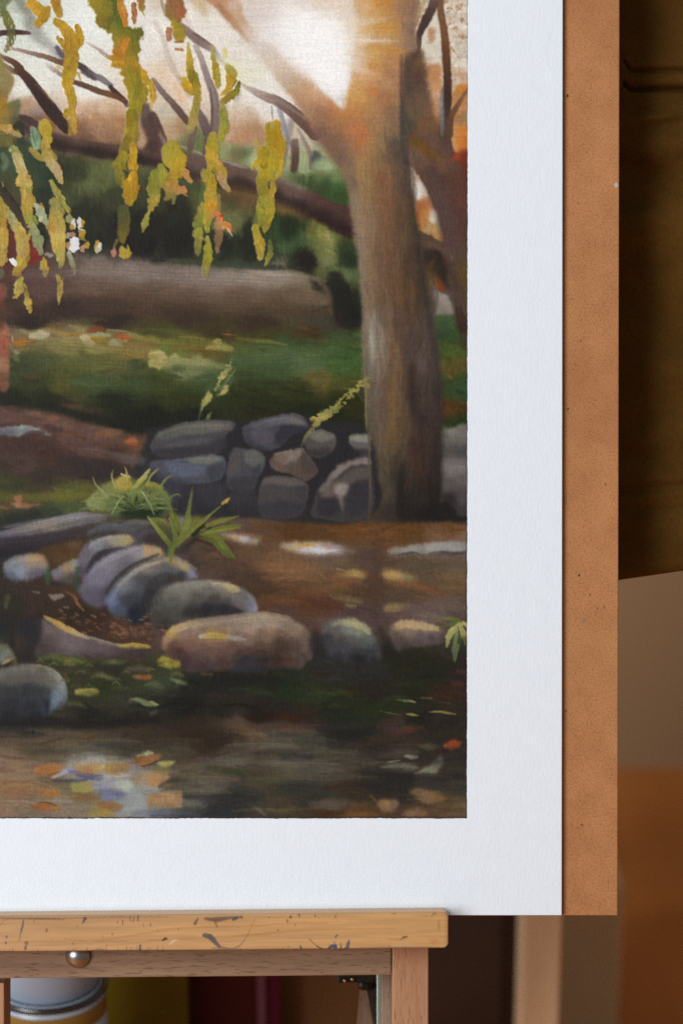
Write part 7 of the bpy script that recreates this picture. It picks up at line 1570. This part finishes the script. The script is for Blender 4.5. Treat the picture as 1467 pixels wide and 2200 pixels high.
# edge of the paint film: dark lines where the masking tape was pulled off
K.T(0, 0, 1)
for y0, y1, w, c in [(350, 520, 2.2, '2a2422'), (520, 700, 1.7, '242a2a'), (700, 1000, 1.7, '22302e'), (1000, 1330, 1.8, '1e2020'), (1330, 1600, 1.6, '3a3632')]:
    K.S([(1003, y0), (1002.6, (y0 + y1) / 2), (1002.2, y1)], w, c, 1, .8, rough=.35)
K.S([(0, 1757), (300, 1757.5), (620, 1756), (1003, 1755.5)], [2.5, 4, 3, 2, 3, 2], '3a3836', 1, .8, rough=.8)
# thread of the painted support and the fine mottle of ground pigment show through the colour
gr_ = np.random.RandomState(8)
mot = vnoise(NY, NX, 1.3, 1.3, 91) - .5
K.C = K.C * (1 + (.19 - .17 * K.C.mean(2)) * (K.tooth - .5) + .05 * (K.streak - .5) + .10 * mot)[..., None]
K.C += (np.stack([vnoise(NY, NX, 2.2, 1.8, 92 + k) for k in range(3)], -1) - .5) * .035
K.C = np.clip(K.C, .001, 1)
lum = K.C @ np.array([.3, .59, .11], np.float32)
grn = np.clip((K.C[..., 1] - np.maximum(K.C[..., 0], K.C[..., 2])) * 6, 0, 1)
K.C = lum[..., None] + (K.C - lum[..., None]) * (.95 - .30 * grn)[..., None]
K.C = np.clip(K.C, .001, 1)
K.C = np.clip(K.C ** (1 + .105 * (1 - np.clip(lum, 0, 1)[..., None] ** 3)), 0, 1)

# ================================================================= the room behind
FLOOR = -0.90
WALLY = 1.75


def m_simple(name, c, rough=.7, spec=.2, var=.12, scale=6):
    t = NT(name, rough, spec)
    f = t.noise(t.co, scale, 3)
    t.base(t.mix(c, '000000', t.ramp(f, [(.35, 0.0), (.75, var)])))
    return t.m


wall_m = m_simple('wall_paint', 'a98662', .85, .1, .08, 2.5)
bm = bmesh.new()
box(bm, (-2.2, WALLY, FLOOR), (2.6, WALLY + .1, 1.6))
tag(from_bm('wall', bm, wall_m), None, None, kind='structure')
t = NT('floor_boards', .42, .35)
v = t.map((1, 1, 1))
f1 = t.noise(t.map((9, 1.2, 1)), 3, 4)
f2 = t.noise(v, 2.2, 2)
c = t.mix(t.ramp(f1, [(.3, 'b46a30'), (.7, 'd28240')]), t.ramp(f2, [(.3, 'a8642c'), (.7, 'dc8c44')]), .5)
t.base(c)
bm = bmesh.new()
box(bm, (-2.2, -2.6, FLOOR - .05), (2.6, WALLY - .002, FLOOR))
tag(from_bm('floor', bm, t.m), None, None, kind='structure')

# pale wooden post and dark cabinet, both well out of focus
t = NT('pale_wood', .55, .25)
t.base(t.ramp(t.noise(t.map((30, 30, 1.5)), 3, 3), [(.3, 'd0a880'), (.7, 'e0ba94')]))
PY = 0.36
a, b = wat(1121, 2010, PY), wat(1207, 2010, PY)
bm = bmesh.new()
box(bm, (a.x, PY, FLOOR), (b.x, PY + .05, wat(1100, 1500, PY).z), .003)
tag(from_bm('wooden_post', bm, t.m), 'pale blurred upright wooden post behind the lower corner of the brown board', 'post')
CY = 0.5
a, b = wat(560, 2010, CY), wat(1128, 2010, CY)
cab = empty('dark_cabinet', ((a.x + b.x) / 2, CY, FLOOR))
cm = m_simple('dark_stained_wood', '5a4a44', .5, .25, .3, 9)
bm = bmesh.new()
box(bm, (-(b.x - a.x) / 2, 0, 0), ((b.x - a.x) / 2, .4, wat(900, 1700, CY).z - FLOOR), .004)
tag(cab, 'dark brown cabinet side in shadow between the easel leg and the pale post', 'cabinet')
from_bm('carcass', bm, cm, cab)
bm = bmesh.new()
box(bm, (-(b.x - a.x) / 2 + .02, -.012, .05), ((b.x - a.x) / 2 - .02, -.001, wat(900, 1720, CY).z - FLOOR), .003)
from_bm('door', bm, m_simple('dark_stained_door', '54443c', .5, .25, .3, 9), cab)

t = NT('tan_tone', .8, .1)
t.base(t.mix('f8d6a8', 'f0cc98', t.noise(t.map((1, 1, 1)), 5, 2)))
a, b = wat(1190, 2100, .95), wat(1330, 2100, .95)
bm = bmesh.new()
box(bm, (a.x, .95, FLOOR), (b.x, 1.2, wat(1250, 1905, .95).z), .004)  # added box, stands in for the soft pale tan gradient beside the post
tag(from_bm('tan_tone_box', bm, t.m), 'added box standing in for a soft tan gradient on the floor right of the pale post', 'box')

# boards standing in the dark under the easel
TZ = -0.56


def board(name, x0, x1, wy, topy, c, label, cat, rough=.6, group=None, dz=.02):
    a, b = wat(x0, 2150, wy), wat(x1, 2150, wy)
    bm = bmesh.new()
    box(bm, (a.x, wy, TZ), (b.x, wy + dz, wat(300, topy, wy).z), .0015)
    return tag(from_bm(name, bm, m_simple(name + '_paint', c, rough, .2, .25, 14)), label, cat, group)


board('olive_panel', 190, 402, .21, 1990, '7a6414', 'olive green panel standing in the dark beside the paint tin', 'panel')
board('maroon_panel', 398, 553, .235, 1985, '4a1410', 'near black maroon panel between the olive panel and a dusky pink strip', 'panel')
board('pink_strip', 552, 572, .232, 1985, '7a4450', 'narrow dusky pink upright strip beside the crimson one', 'strip')
board('crimson_strip', 571.5, 604, .236, 1985, '561024', 'narrow dark crimson upright strip right of the dusky pink one', 'strip')
board('brown_panel', 602, 860, .26, 1985, '744e2c', 'dark brown panel standing behind the easel bracket', 'panel')
bm = bmesh.new()
box(bm, (-.42, .04, TZ - .022), (wat(880, 2150, .26).x, .44, TZ - .0005), .002)
tag(from_bm('tabletop', bm, m_simple('tabletop_wood', '6a4a30', .5, .25)), None, None, kind='structure')

# paint tin
TX, TY, TR = wat(104, 2130, .11).x, .115, .0385
tin = empty('paint_tin', (TX, TY, TZ))
tag(tin, 'white paint tin with a gold band and a ringed metal lid', 'paint tin')
rimz = wat(104, 2106, TY).z - TZ
enamel = NT('white_enamel', .3, .5)
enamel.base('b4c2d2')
t = NT('tin_plate', .28, .5)
t.b.inputs['Metallic'].default_value = 1
t.base('62666a')
steel = t.m
t = NT('gold_print', .35, .5)
t.base('8c6c30')
gold = t.m
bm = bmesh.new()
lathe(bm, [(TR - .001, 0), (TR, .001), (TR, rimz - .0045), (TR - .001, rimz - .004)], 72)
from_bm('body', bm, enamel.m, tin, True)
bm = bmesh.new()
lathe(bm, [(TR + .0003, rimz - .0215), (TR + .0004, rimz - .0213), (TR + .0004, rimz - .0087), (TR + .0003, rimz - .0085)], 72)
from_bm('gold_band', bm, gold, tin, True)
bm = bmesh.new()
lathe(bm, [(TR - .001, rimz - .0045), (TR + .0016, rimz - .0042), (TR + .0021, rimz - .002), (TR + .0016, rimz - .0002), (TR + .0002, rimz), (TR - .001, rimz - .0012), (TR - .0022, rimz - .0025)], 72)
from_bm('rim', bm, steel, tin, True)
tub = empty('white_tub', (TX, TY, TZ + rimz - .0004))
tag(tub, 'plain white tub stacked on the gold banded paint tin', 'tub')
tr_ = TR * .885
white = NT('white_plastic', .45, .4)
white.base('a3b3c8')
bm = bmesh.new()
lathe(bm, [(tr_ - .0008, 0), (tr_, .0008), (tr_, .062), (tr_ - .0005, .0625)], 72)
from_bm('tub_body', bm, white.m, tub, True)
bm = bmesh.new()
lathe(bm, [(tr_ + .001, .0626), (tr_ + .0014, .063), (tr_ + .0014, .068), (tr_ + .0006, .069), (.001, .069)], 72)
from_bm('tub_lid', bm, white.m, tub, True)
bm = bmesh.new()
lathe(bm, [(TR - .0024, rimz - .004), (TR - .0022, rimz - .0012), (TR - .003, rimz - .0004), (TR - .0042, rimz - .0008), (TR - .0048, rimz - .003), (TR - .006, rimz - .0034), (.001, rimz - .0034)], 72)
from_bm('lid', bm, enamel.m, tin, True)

# olive brown cloth hanging at the right
t = NT('olive_canvas', .9, .08)
wv = t.noise(t.map((900, 900, 300)), 1.0, 2)
lo = t.noise(t.map((6, 6, 8)), 3, 3)
t.base(t.mix(t.ramp(lo, [(.3, '523814'), (.7, '68481c')]), '3a2810', t.ramp(wv, [(.4, 0.0), (.8, .5)])))
t.bump(wv, .5, .0006)
FY = 0.05
nx, ny = 120, 420
xs = np.linspace(1270, 1800, nx)
V = np.zeros((ny, nx, 3), np.float32)
fr = np.random.RandomState(5)
folds = [(fr.uniform(1300, 1700), fr.uniform(200, 1000), fr.uniform(-.5, .6), fr.uniform(12, 40), fr.uniform(50, 150), fr.uniform(-.006, .008)) for _ in range(46)]
for i, px in enumerate(xs):
    bot = 1247 - (px - 1330) * .148
    py = np.linspace(-260, bot, ny)
    d = np.zeros(ny)
    ex = max(0, 1352 - px) if px > 1330 else 22
    def gs(y0, s): return np.exp(-((py - y0) / s) ** 2)
    if px > 1340:
        up = 14 * max(0, 1 - (px - 1340) / 14)
        d += .0060 * gs(191 - up, 5) - .0020 * gs(174 - up, 10) + .0040 * gs(151 - up * 1.6, 4) - .0012 * gs(136 - up * 2, 9)
    else:
        d += .0016 * gs(185, 9)
    d += -.0016 * gs(1032 - (px - 1330) * .06, 12) + .0014 * gs(1052 - (px - 1330) * .05, 9) - .0013 * gs(1075 - (px - 1330) * .12, 10) + .0016 * gs(1100 - (px - 1330) * .05, 10) - .001 * gs(1132, 20)
    for fx, fy, sl, s, L, am in folds:
        d += am * np.exp(-((py - fy - sl * (px - fx)) / s) ** 2) * math.exp(-((px - fx) / L) ** 2)
    d += .004 * np.clip((py - (bot - 30)) / 30, 0, 1) ** 2
    for j in range(ny):
        V[j, i] = FR @ (at(px, py[j], FY) + Vector((0, d[j], 0)))
me = grid_mesh('hanging_cloth', V.reshape(-1, 3), ny, nx)
cl = link('hanging_cloth', me, t.m)
sol = cl.modifiers.new('thickness', 'SOLIDIFY')
sol.thickness = .012
sol.offset = -1
tag(cl, 'dark olive brown cloth with a stitched double seam hanging behind the brown board', 'cloth')

# ================================================================= board, paper and picture
t = NT('hardboard', .62, .25)
fib = t.noise(t.map((1, 1, 1)), 900, 3, .7)
blo = t.noise(t.map((1, 1, 1)), 55, 4, .6)
big = t.noise(t.map((1, 1, .6)), 14, 2, .5)
c = t.mix(t.ramp(fib, [(.30, '6c4228'), (.47, 'b67c4e'), (.75, 'cc9668')]), t.ramp(blo, [(.3, '9c643a'), (.7, 'c48a5a')]), .42)
c = t.mix(c, '94603a', t.ramp(big, [(.5, 0.0), (.75, .35)]))
vs = t.n('ShaderNodeTexVoronoi')
vs.inputs['Scale'].default_value = 190
t.l(t.map((1, 1, .55)), vs.inputs['Vector'])
sp = t.ramp(vs.outputs['Distance'], [(.07, 1.0), (.13, 0.0)])
pick = t.ramp(t.noise(t.co, 120, 1), [(.58, 0.0), (.64, .6)])
c = t.mix(c, '4c3424', t.mix('000000', sp, pick))
t.base(c)
t.bump(fib, .35, .0004)
hard = t.m
bd = empty('backing_board')
bd.matrix_world = FR
tag(bd, 'brown speckled hardboard sheet behind the white paper', 'board')
bm = bmesh.new()
GAP = .0034
p0, p1 = at(-520, -420, GAP), at(1327.5, 1967, GAP)
box(bm, (p0.x, GAP, p1.z), (p1.x, GAP + .0032, p0.z), .0006)
for v_ in bm.verts:                                     # right edge not quite parallel, corner knocked off
    if v_.co.x > .1:
        v_.co.x += (v_.co.z + .235) / .53 * .0008
        if v_.co.z < -.23: v_.co.x -= .0004
panel = from_bm('panel', bm, hard, bd)
chip = NT('white_chip', .6, .3); chip.base('b8b0ac')
grey = NT('grey_fleck', .6, .3); grey.base('8a7c74')
dark = NT('dark_fleck', .6, .3); dark.base('3a2a20')
for px, py, r, sq, m_ in [(1323, 398, 4.6, 1.3, chip.m), (1252, 1332, 4.6, .8, grey.m), (1243, 1236, 1.9, 1.4, dark.m), (1219, 879, 2.0, 1, dark.m), (1218, 206, 1.8, 1.8, dark.m), (1227, 641, 2.2, 1, grey.m), (1249, 1772, 1.7, 1, dark.m), (1215, 1527, 1.9, .8, dark.m)]:
    q = at(px, py, GAP)
    bm = bmesh.new()
    n = 12
    ring = [bm.verts.new((q.x + r * U * math.cos(k * 2 * math.pi / n) * (.8 + .3 * fr.rand()), GAP - .00025, q.z + r * U * sq * math.sin(k * 2 * math.pi / n) * (.8 + .3 * fr.rand()))) for k in range(n)]
    ring2 = [bm.verts.new((v_.co.x * 1.0, GAP - .00002, v_.co.z)) for v_ in ring]
    bm.faces.new(ring)
    for k in range(n):
        bm.faces.new((ring[k], ring[(k + 1) % n], ring2[(k + 1) % n], ring2[k]))
    from_bm('fleck', bm, m_, bd)

pic = empty('painting')
pic.matrix_world = FR
tag(pic, 'oil painting of a tree by a stony stream on white canvas paper', 'painting')
t = NT('canvas_paper', .75, .2)
thr = t.noise(t.map((1, 1, .22)), 800, 2, .5)
thh = t.noise(t.map((.2, 1, 1)), 900, 2, .5)
lump = t.noise(t.co, 420, 3, .6)
slub = t.noise(t.map((1, 1, .8)), 130, 3, .5)
t.base(t.mix('ebf3fb', 'e3ebf4', t.ramp(slub, [(.3, 0.0), (.8, .5)])))
a1 = t.n('ShaderNodeMath', operation='ADD'); t.l(thr, a1.inputs[0]); t.l(lump, a1.inputs[1])
a2 = t.n('ShaderNodeMath', operation='MULTIPLY_ADD'); t.l(thh, a2.inputs[0]); a2.inputs[1].default_value = .4; t.l(a1.outputs[0], a2.inputs[2])
b1 = t.bump(a2.outputs[0], .2, .0006)
t.bump(t.ramp(slub, [(.64, 0.0), (.80, 1.0)]), .14, .0005, b1)
bm = bmesh.new()
p0, p1 = at(-470, -380), at(1206, 1966.5)
box(bm, (p0.x, 0, p1.z), (p1.x, .0032, p0.z), .00025, 1)
for v_ in bm.verts:
    if v_.co.x > .1: v_.co.x += (v_.co.z + .234) / .53 * .0006
sheet = from_bm('paper', bm, t.m, pic)

# paint film: one dense sheet that carries the pigment and the thickness of the strokes
xi = np.concatenate([np.arange(-440, -3, 4.0), np.arange(0, 603) / PX])
yi = np.concatenate([np.arange(-350, -3, 4.0), np.arange(0, 1056) / PX])
cx = np.clip(np.abs(xi * PX).round().astype(int), 0, NX - 1)
cy = np.clip(np.abs(yi * PX).round().astype(int), 0, NY - 1)
PC = K.C[np.ix_(cy, cx)]
PH = K.H[np.ix_(cy, cx)] + .10 * K.tooth[np.ix_(cy, cx)]
PCl = np.where(PC <= 0.04045, PC / 12.92, ((PC + 0.055) / 1.055) ** 2.4)
X, Y = np.meshgrid(xi, yi)
edge = np.clip((X - 996) / 7, 0, 1)
wob_ = vnoise(len(yi), 1, 3, 1, 77)[:, :1] + vnoise(len(yi), 1, 11, 1, 78)[:, :1] - 1.0
X = X + edge * (wob_ * .8 - (Y - 900) * .0011)
eb = np.clip((Y - 1750) / 8, 0, 1)
wb = vnoise(len(xi), 1, 3, 1, 79)[:, 0][None, :] + vnoise(len(xi), 1, 14, 1, 80)[:, 0][None, :] - 1.0
Y = Y + eb * wb * 1.0
V = np.stack([(X - 733.5) * U, -(.00025 + .00055 * PH), (1100 - Y) * U], -1)
V[:, -1, 1] = -.00002
V[-1, :, 1] = -.00002
me = grid_mesh('paint_layer', V.reshape(-1, 3), len(yi), len(xi), PCl)
t = NT('oil_paint', .5, .14)
ca = t.n('ShaderNodeVertexColor', layer_name='pigment')
t.base(ca.outputs['Color'])
gr = t.noise(t.map((1, 1, .16)), 900, 2, .5)
t.bump(gr, .12, .0005)
link('paint_layer', me, t.m, pic)

# ================================================================= the easel
es = empty('easel')
es.matrix_world = FR
tag(es, 'beech easel with a paint smeared ledge holding the board and paper', 'easel')


def beech(name, axis, c0='b98a66', c1='a47452', dark='6a452c', rough=.5):
    t = NT(name, rough, .3)
    s = [60, 60, 60]
    s[axis] = 4
    g = t.noise(t.map(tuple(s)), 3.2, 4, .6, .4)
    s2 = [700, 700, 700]
    s2[axis] = 90
    d = t.noise(t.map(tuple(s2), (0, .13 if axis == 0 else 0, 0)), 1.6, 1, .4)
    c = t.mix(t.ramp(g, [(.3, c1), (.7, c0)]), dark, t.ramp(d, [(.58, 0.0), (.70, .6)]))
    t.base(c)
    t.bump(d, .12, .0004)
    return t.m


# ledge: colours laid on like the smears of an old studio easel
LG = Sheet(1000, 100, 1.0, 40)
LG.g = lambda pts: [((p[0] / LG.o[2] + LG.o[0]), (p[1] / LG.o[2] + LG.o[1] - 1950) + .0088 * (p[0] / LG.o[2] + LG.o[0])) for p in pts]
_LS = LG.S
LG.S = lambda pts, w, c, soft=3, op=1., **k: _LS(pts, w, c, soft, op * .78, **k)
g1 = vnoise(100, 1000, 5, 120, 61)[..., None]
g2 = vnoise(100, 1000, 1.5, 40, 62)[..., None]
g3 = vnoise(100, 1000, 30, 160, 63)[..., None]
xx = np.linspace(0, 1, 1000)[None, :, None]
LG.C[:] = (col('b68d62') * (1 - xx) + col('c49660') * xx) * (.90 + .10 * g1 + .07 * g2 + .05 * g3)
LG.T(360, 1960, 4.075)
LG.S([(-1400,250),(-600,240),(0,150),(300,130),(800,115),(1000,100),(1400,90)], [10,18,20,22,18,14,10], 'a8703a', 8, .4)
LG.S([(-600,300),(0,240),(560,215),(900,175),(1300,150),(2000,140)], [10,16,24,26,20,10], 'a8703a', 10, .4)
LG.S([(560,200),(800,190),(1000,180)], [4,10,4], '94602e', 5, .4)
LG.S([(330,55),(420,62),(520,50),(650,40)], [20,44,26,16], '52403a', 9, .85, dry=.34)
LG.S([(420,80),(430,125)], [24,10], '5c4a40', 9, .7, dry=.3)
LG.S([(575,60),(600,50)], [24,26], '3a4460', 5, .9)
LG.S([(265,55),(240,95)], [16,26], '5a4238', 5, .85)
LG.S([(325,200),(370,212),(420,265),(455,300)], [40,48,38,24], ['4a4648','3e3e46','46444c','5a524e'], 7, .93, dry=.1)
LG.S([(455,300),(560,312),(640,282),(690,212),(740,110),(772,45)], [20,10,14,7,5,3], ['6a5a4e','7a6a58','6e6052','705c48','7a6248'], 4, .75, dry=.2)
LG.S([(400,310),(520,322),(640,320)], [16,24,14], '84705c', 8, .6, dry=.3)
LG.S([(20,280),(55,245),(95,240)], [5,16,4], 'dcd6d0', 4, .85, dry=.25)
LG.S([(-30,300),(40,230)], [3,3], 'd0c0ae', 3, .6)
for (x, y, w, h_, c) in [(1045,75,12,20,'5c4030'),(1115,108,10,10,'3c2c24'),(965,155,9,9,'5c4430'),(1075,40,22,18,'544038'),(95,148,14,12,'7c5434'),(1290,30,10,14,'5c4434'),(1150,25,18,14,'6a4c38'),(885,45,8,10,'6a4c38'),(1055,300,10,14,'5c4434'),(1010,312,8,10,'644a38'),(650,40,10,22,'4a3a38')]:
    LG.S([(x, y - h_ / 2), (x + 2, y + h_ / 2)], w, c, 4, .85)
LG.S([(1160,292),(1172,330)], [12,20], '3c4254', 4, .92)
LG.S([(1235,232),(1300,288),(1355,328)], [8,6,12], '43362e', 3, .9)
LG.S([(1400,322),(1430,300),(1467,290)], [10,24,30], '4a5068', 5, .9, dry=.1)
LG.S([(1410,280),(1415,320)], [6,10], '4a5064', 3, .8)
LG.T(0, 1960, 4.075)
LG.S([(0,48),(150,52),(350,52),(560,56)], [10,16,18,10], '5a4238', 7, .85, dry=.36)
LG.S([(560,50),(900,40),(1300,36),(1467,36)], [8,12,12,8], '6a4c3c', 6, .8, dry=.42)
LG.S([(205,75),(200,120),(185,170),(170,245)], [14,18,12,10], ['4a3a40','544248','64504c','806450'], 5, .85, dry=.12)
LG.S([(0,112),(40,70),(105,42)], [5,6,4], '6c4e38', 3, .75)
LG.S([(745,52),(735,75),(722,95)], [30,20,10], ['38394a','463c40','5c4438'], 5, .92)
for (x, y, w, h_, c) in [(60,215,18,20,'5c4048'),(55,265,20,14,'54404a'),(225,310,22,22,'4a3640'),(235,268,40,8,'6c5040'),(410,155,26,16,'8c5438'),(1030,85,8,16,'54402c'),(1075,85,12,40,'50383a'),(1140,60,10,34,'543c38'),(1170,65,8,30,'5c443c'),(1210,50,10,44,'4a3434'),(1320,108,12,20,'4a3438'),(1255,110,5,34,'6c5038'),(985,190,12,18,'84583c'),(680,120,8,20,'84583c'),(1380,160,8,8,'5c4434'),(640,275,16,10,'7c5440'),(300,75,14,14,'7c5c44'),(900,210,8,8,'8c6040'),(455,235,6,6,'7c5438')]:
    LG.S([(x, y - h_ / 2), (x - 2, y + h_ / 2)], w, c, 5, .8, dry=.08)
LG.S([(560,232),(850,252),(1200,246),(1440,236)], [2,4,4,4], '7a4c26', 2, .85)
LG.S([(1425,245),(1445,232),(1465,228)], [16,26,10], '46291a', 4, .92)
for x in (80, 112, 330, 405, 640, 660, 760, 800, 880, 1030, 1100, 1140, 1190, 1225, 1290, 1310, 1370, 1420):
    hh = 14 + fr.rand() * 46
    LG.S([(x + fr.uniform(4, 14), 345 - hh), (x, 352)], [4, 12], ['6c5040', '54424a'] if x > 1000 else '604a42', 4, .75, dry=.15)
LG.S([(1228,285),(1222,345)], [12,26], '3e3c50', 5, .88)
LG.S([(-10,345),(400,350),(900,342),(1467,340)], [16,12,18,16], '604838', 7, .75, dry=.3)
LG.S([(770,345),(860,325),(930,330)], [10,24,12], '6c5a50', 8, .6, dry=.2)
LG.S([(940,275),(925,325)], [4,6], '5c4438', 3, .7)
LG.S([(30,240),(90,225)], [24,20], 'b89078', 8, .6)
LG.T(680, 1930, 4.584)
LG.S([(105,498),(150,470),(185,478)], [10,30,36], '464c60', 5, .92, dry=.08)
LG.S([(172,425),(180,490)], [6,16], '454b60', 4, .92)
LG.S([(185,380),(200,362)], [14,20], '4a4c58', 4, .9)
LG.S([(180,410),(178,395)], [4,5], '505060', 3, .8)
LG.S([(318,408),(310,450),(296,494)], [12,30,44], ['46485c','3f4660','444a60'], 4, .93)
LG.S([(235,440),(240,494)], [8,18], '4c5060', 4, .85)
LG.S([(0,465),(40,485),(70,500)], [8,8,6], '43362e', 3, .85)
LG.S([(825,405),(850,385),(890,376)], [10,22,12], ['8a5a30','4c4032','544434'], 5, .9)
LG.S([(700,400),(830,400),(900,380)], [10,20,8], 'a86c34', 12, .5)
LG.S([(183,165),(186,190)], [8,12], '5c4434', 3, .8)
LG.S([(1130,182),(1145,150),(1168,148)], [4,8,8], '54402c', 3, .85)
LG.S([(740,150),(780,148)], [8,8], '6c5038', 4, .7)
LG.S([(1030,180),(1080,175)], [8,12], 'a07440', 6, .6)
LG.S([(1200,225),(1205,310)], [20,18], '94683c', 10, .6, dry=.25)
LG.S([(1180,420),(1140,425)], [40,50], 'b0703c', 20, .45)
LG.S([(700,470),(850,455),(960,470)], [20,44,20], 'c8a484', 14, .55)
LG.S([(400,485),(700,480),(1000,480),(1200,478)], [8,12,14,10], '8a6a50', 6, .7, dry=.3)
LG.S([(690,480),(720,465)], [6,8], '5c4a40', 4, .7)
for x, y in ((210,215),(430,212),(330,215),(70,180),(25,185),(600,250),(520,190)):
    LG.S([(x, y - 5), (x, y + 5)], 7, '7c5838', 4, .7)
LEDY, LBACK = -.0165, -.0022
kq = (DIST + LEDY) / DIST * U
xs = np.concatenate([np.arange(-420, -5, 15.0), np.arange(0, 963.5, 1.25)])
XE, RC = 962.6, 11.0
H0, H1 = 1968.4, 2045.5                                    # top and bottom of the front at x = 0
nf = 66
prof = []
for k in range(nf):                                        # front, top to bottom, edges eased
    s_ = k / (nf - 1)
    r_ = 4.5
    yy = H0 + (H1 - H0) * s_
    dd = min(yy - H0, H1 - yy)
    back = (r_ - math.sqrt(max(r_ * r_ - (r_ - dd) ** 2, 0))) if dd < r_ else 0
    prof.append((yy, LEDY + back * U))
prof += [(H1 - .5, LEDY + .004), (H1 - .5, .034), (1990, .034), (1990, LBACK), (H0 + 1, LBACK), (H0 - .2, LBACK - .0006), (H0 - .3, LEDY + .006), (H0 - .1, LEDY + .0022)]
V = np.zeros((len(xs), len(prof), 3), np.float32)
C = np.zeros((len(xs), len(prof), 3), np.float32)
for i, px in enumerate(xs):
    q = 0.0
    if px > XE - RC: q = RC - math.sqrt(max(RC * RC - (px - (XE - RC)) ** 2, 0))
    q = min(q, RC)
    for j, (py, yy) in enumerate(prof):
        mid = (H0 + H1) / 2
        p_ = mid + (py - mid) * (1 - q / (mid - H0)) - .0088 * px
        V[i, j] = ((px - 733.5) * kq, yy + (q * U * .25 if yy < LEDY + .002 else 0), (1100 - p_) * kq)
        if j < nf:
            C[i, j] = LG.C[int(np.clip(py - 1950, 0, 99)), int(np.clip(abs(px), 0, 999))]
        else:
            C[i, j] = col('d2ab84')
C = np.where(C <= 0.04045, C / 12.92, ((C + 0.055) / 1.055) ** 2.4)
n_, m_ = len(xs), len(prof)
V = np.concatenate([V, V[:, :1]], 1)                       # close the profile
C = np.concatenate([C, C[:, :1]], 1)
me = grid_mesh('ledge', V.reshape(-1, 3), n_, m_ + 1, C)
bm = bmesh.new()
bm.from_mesh(me)
bmesh.ops.remove_doubles(bm, verts=bm.verts, dist=1e-6)
bm.edges.ensure_lookup_table()
bmesh.ops.holes_fill(bm, edges=[e for e in bm.edges if e.is_boundary], sides=0)
bmesh.ops.recalc_face_normals(bm, faces=bm.faces)
bm.to_mesh(me)
bm.free()
t = NT('worn_varnish', .48, .3)
t.base(t.n('ShaderNodeVertexColor', layer_name='pigment').outputs['Color'])
t.bump(t.noise(t.map((40, 300, 300)), 3, 3), .12, .0004)
o = link('ledge', me, t.m, es)
o['label'] = 'ledge smeared with old dark blue and brown paint'


def bar(name, x0, y0, x1, y1, yf, depth, mat, parent=es, bev=.0007, skew=0.0):
    """square timber whose front is seen between two corners, yf behind the picture"""
    a, b = at(x0, y0, yf), at(x1, y1, yf)
    bm = bmesh.new()
    box(bm, (a.x, yf, b.z), (b.x, yf + depth, a.z), bev)
    if skew:
        for v_ in bm.verts: v_.co.z += (v_.co.x - a.x) * skew
    return from_bm(name, bm, mat, parent)


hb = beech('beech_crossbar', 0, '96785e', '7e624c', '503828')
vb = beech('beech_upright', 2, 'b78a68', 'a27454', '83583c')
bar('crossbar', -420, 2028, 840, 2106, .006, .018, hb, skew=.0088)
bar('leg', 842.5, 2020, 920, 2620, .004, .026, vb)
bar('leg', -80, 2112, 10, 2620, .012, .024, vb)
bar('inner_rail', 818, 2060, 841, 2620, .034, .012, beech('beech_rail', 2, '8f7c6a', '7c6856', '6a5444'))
t = NT('track_metal', .35, .5)
t.b.inputs['Metallic'].default_value = .9
t.base('b4c4b8')
track = t.m
bar('metal_track', 809, 2060, 817.5, 2620, .036, .004, track, bev=.0004)
# dome headed bolt under the ledge
t = NT('nickel', .22, .5)
t.b.inputs['Metallic'].default_value = 1
t.b.inputs['Roughness'].default_value = .3
t.base('a8a8a4')
q = at(168.5, 2052, .006)
R_ = 27.5 * U
bm = bmesh.new()
pr = [(R_ * math.cos(a_), R_ * .75 * math.sin(a_)) for a_ in np.linspace(0, math.pi / 2 * .985, 14)]
lathe(bm, [(R_ * .96, -.0008)] + pr, 40, Matrix.Translation((q.x, .006, q.z)) @ Matrix.Rotation(math.pi / 2, 4, 'X'))
from_bm('bolt_head', bm, t.m, es, True)
# hinge bracket and slanting stay behind the crossbar
t = NT('blackened_steel', .4, .4)
t.b.inputs['Metallic'].default_value = .6
t.base('2a2620')
blk = t.m
bm = bmesh.new()
a, b = at(724, 2086, .05), at(806, 2112, .05)
box(bm, (a.x, .05, b.z), (b.x, .066, a.z), .001)
a, b = at(768, 2108, .05), at(800, 2132, .05)
box(bm, (a.x, .052, b.z), (b.x, .064, a.z), .003)
br = from_bm('hinge_bracket', bm, blk, es)
t = NT('brass', .3, .5)
t.b.inputs['Metallic'].default_value = 1
t.base('a88a4a')
for px, py in ((757, 2104), (741, 2107)):
    q = at(px, py, .049)
    bm = bmesh.new()
    lathe(bm, [(.0012, -.0002), (.0012, .0006), (.0007, .0011)], 14, Matrix.Translation(q) @ Matrix.Rotation(math.pi / 2, 4, 'X'))
    from_bm('screw', bm, t.m, br, True)


def slant(name, pts, yf, depth, mat):
    bm = bmesh.new()
    f_ = [bm.verts.new(at(x, y, yf)) for x, y in pts]
    k_ = [bm.verts.new(v_.co + Vector((0, depth, 0))) for v_ in f_]
    bm.faces.new(f_)
    bm.faces.new(k_[::-1])
    for i in range(len(pts)):
        j = (i + 1) % len(pts)
        bm.faces.new((f_[j], f_[i], k_[i], k_[j]))
    return from_bm(name, bm, mat, es)


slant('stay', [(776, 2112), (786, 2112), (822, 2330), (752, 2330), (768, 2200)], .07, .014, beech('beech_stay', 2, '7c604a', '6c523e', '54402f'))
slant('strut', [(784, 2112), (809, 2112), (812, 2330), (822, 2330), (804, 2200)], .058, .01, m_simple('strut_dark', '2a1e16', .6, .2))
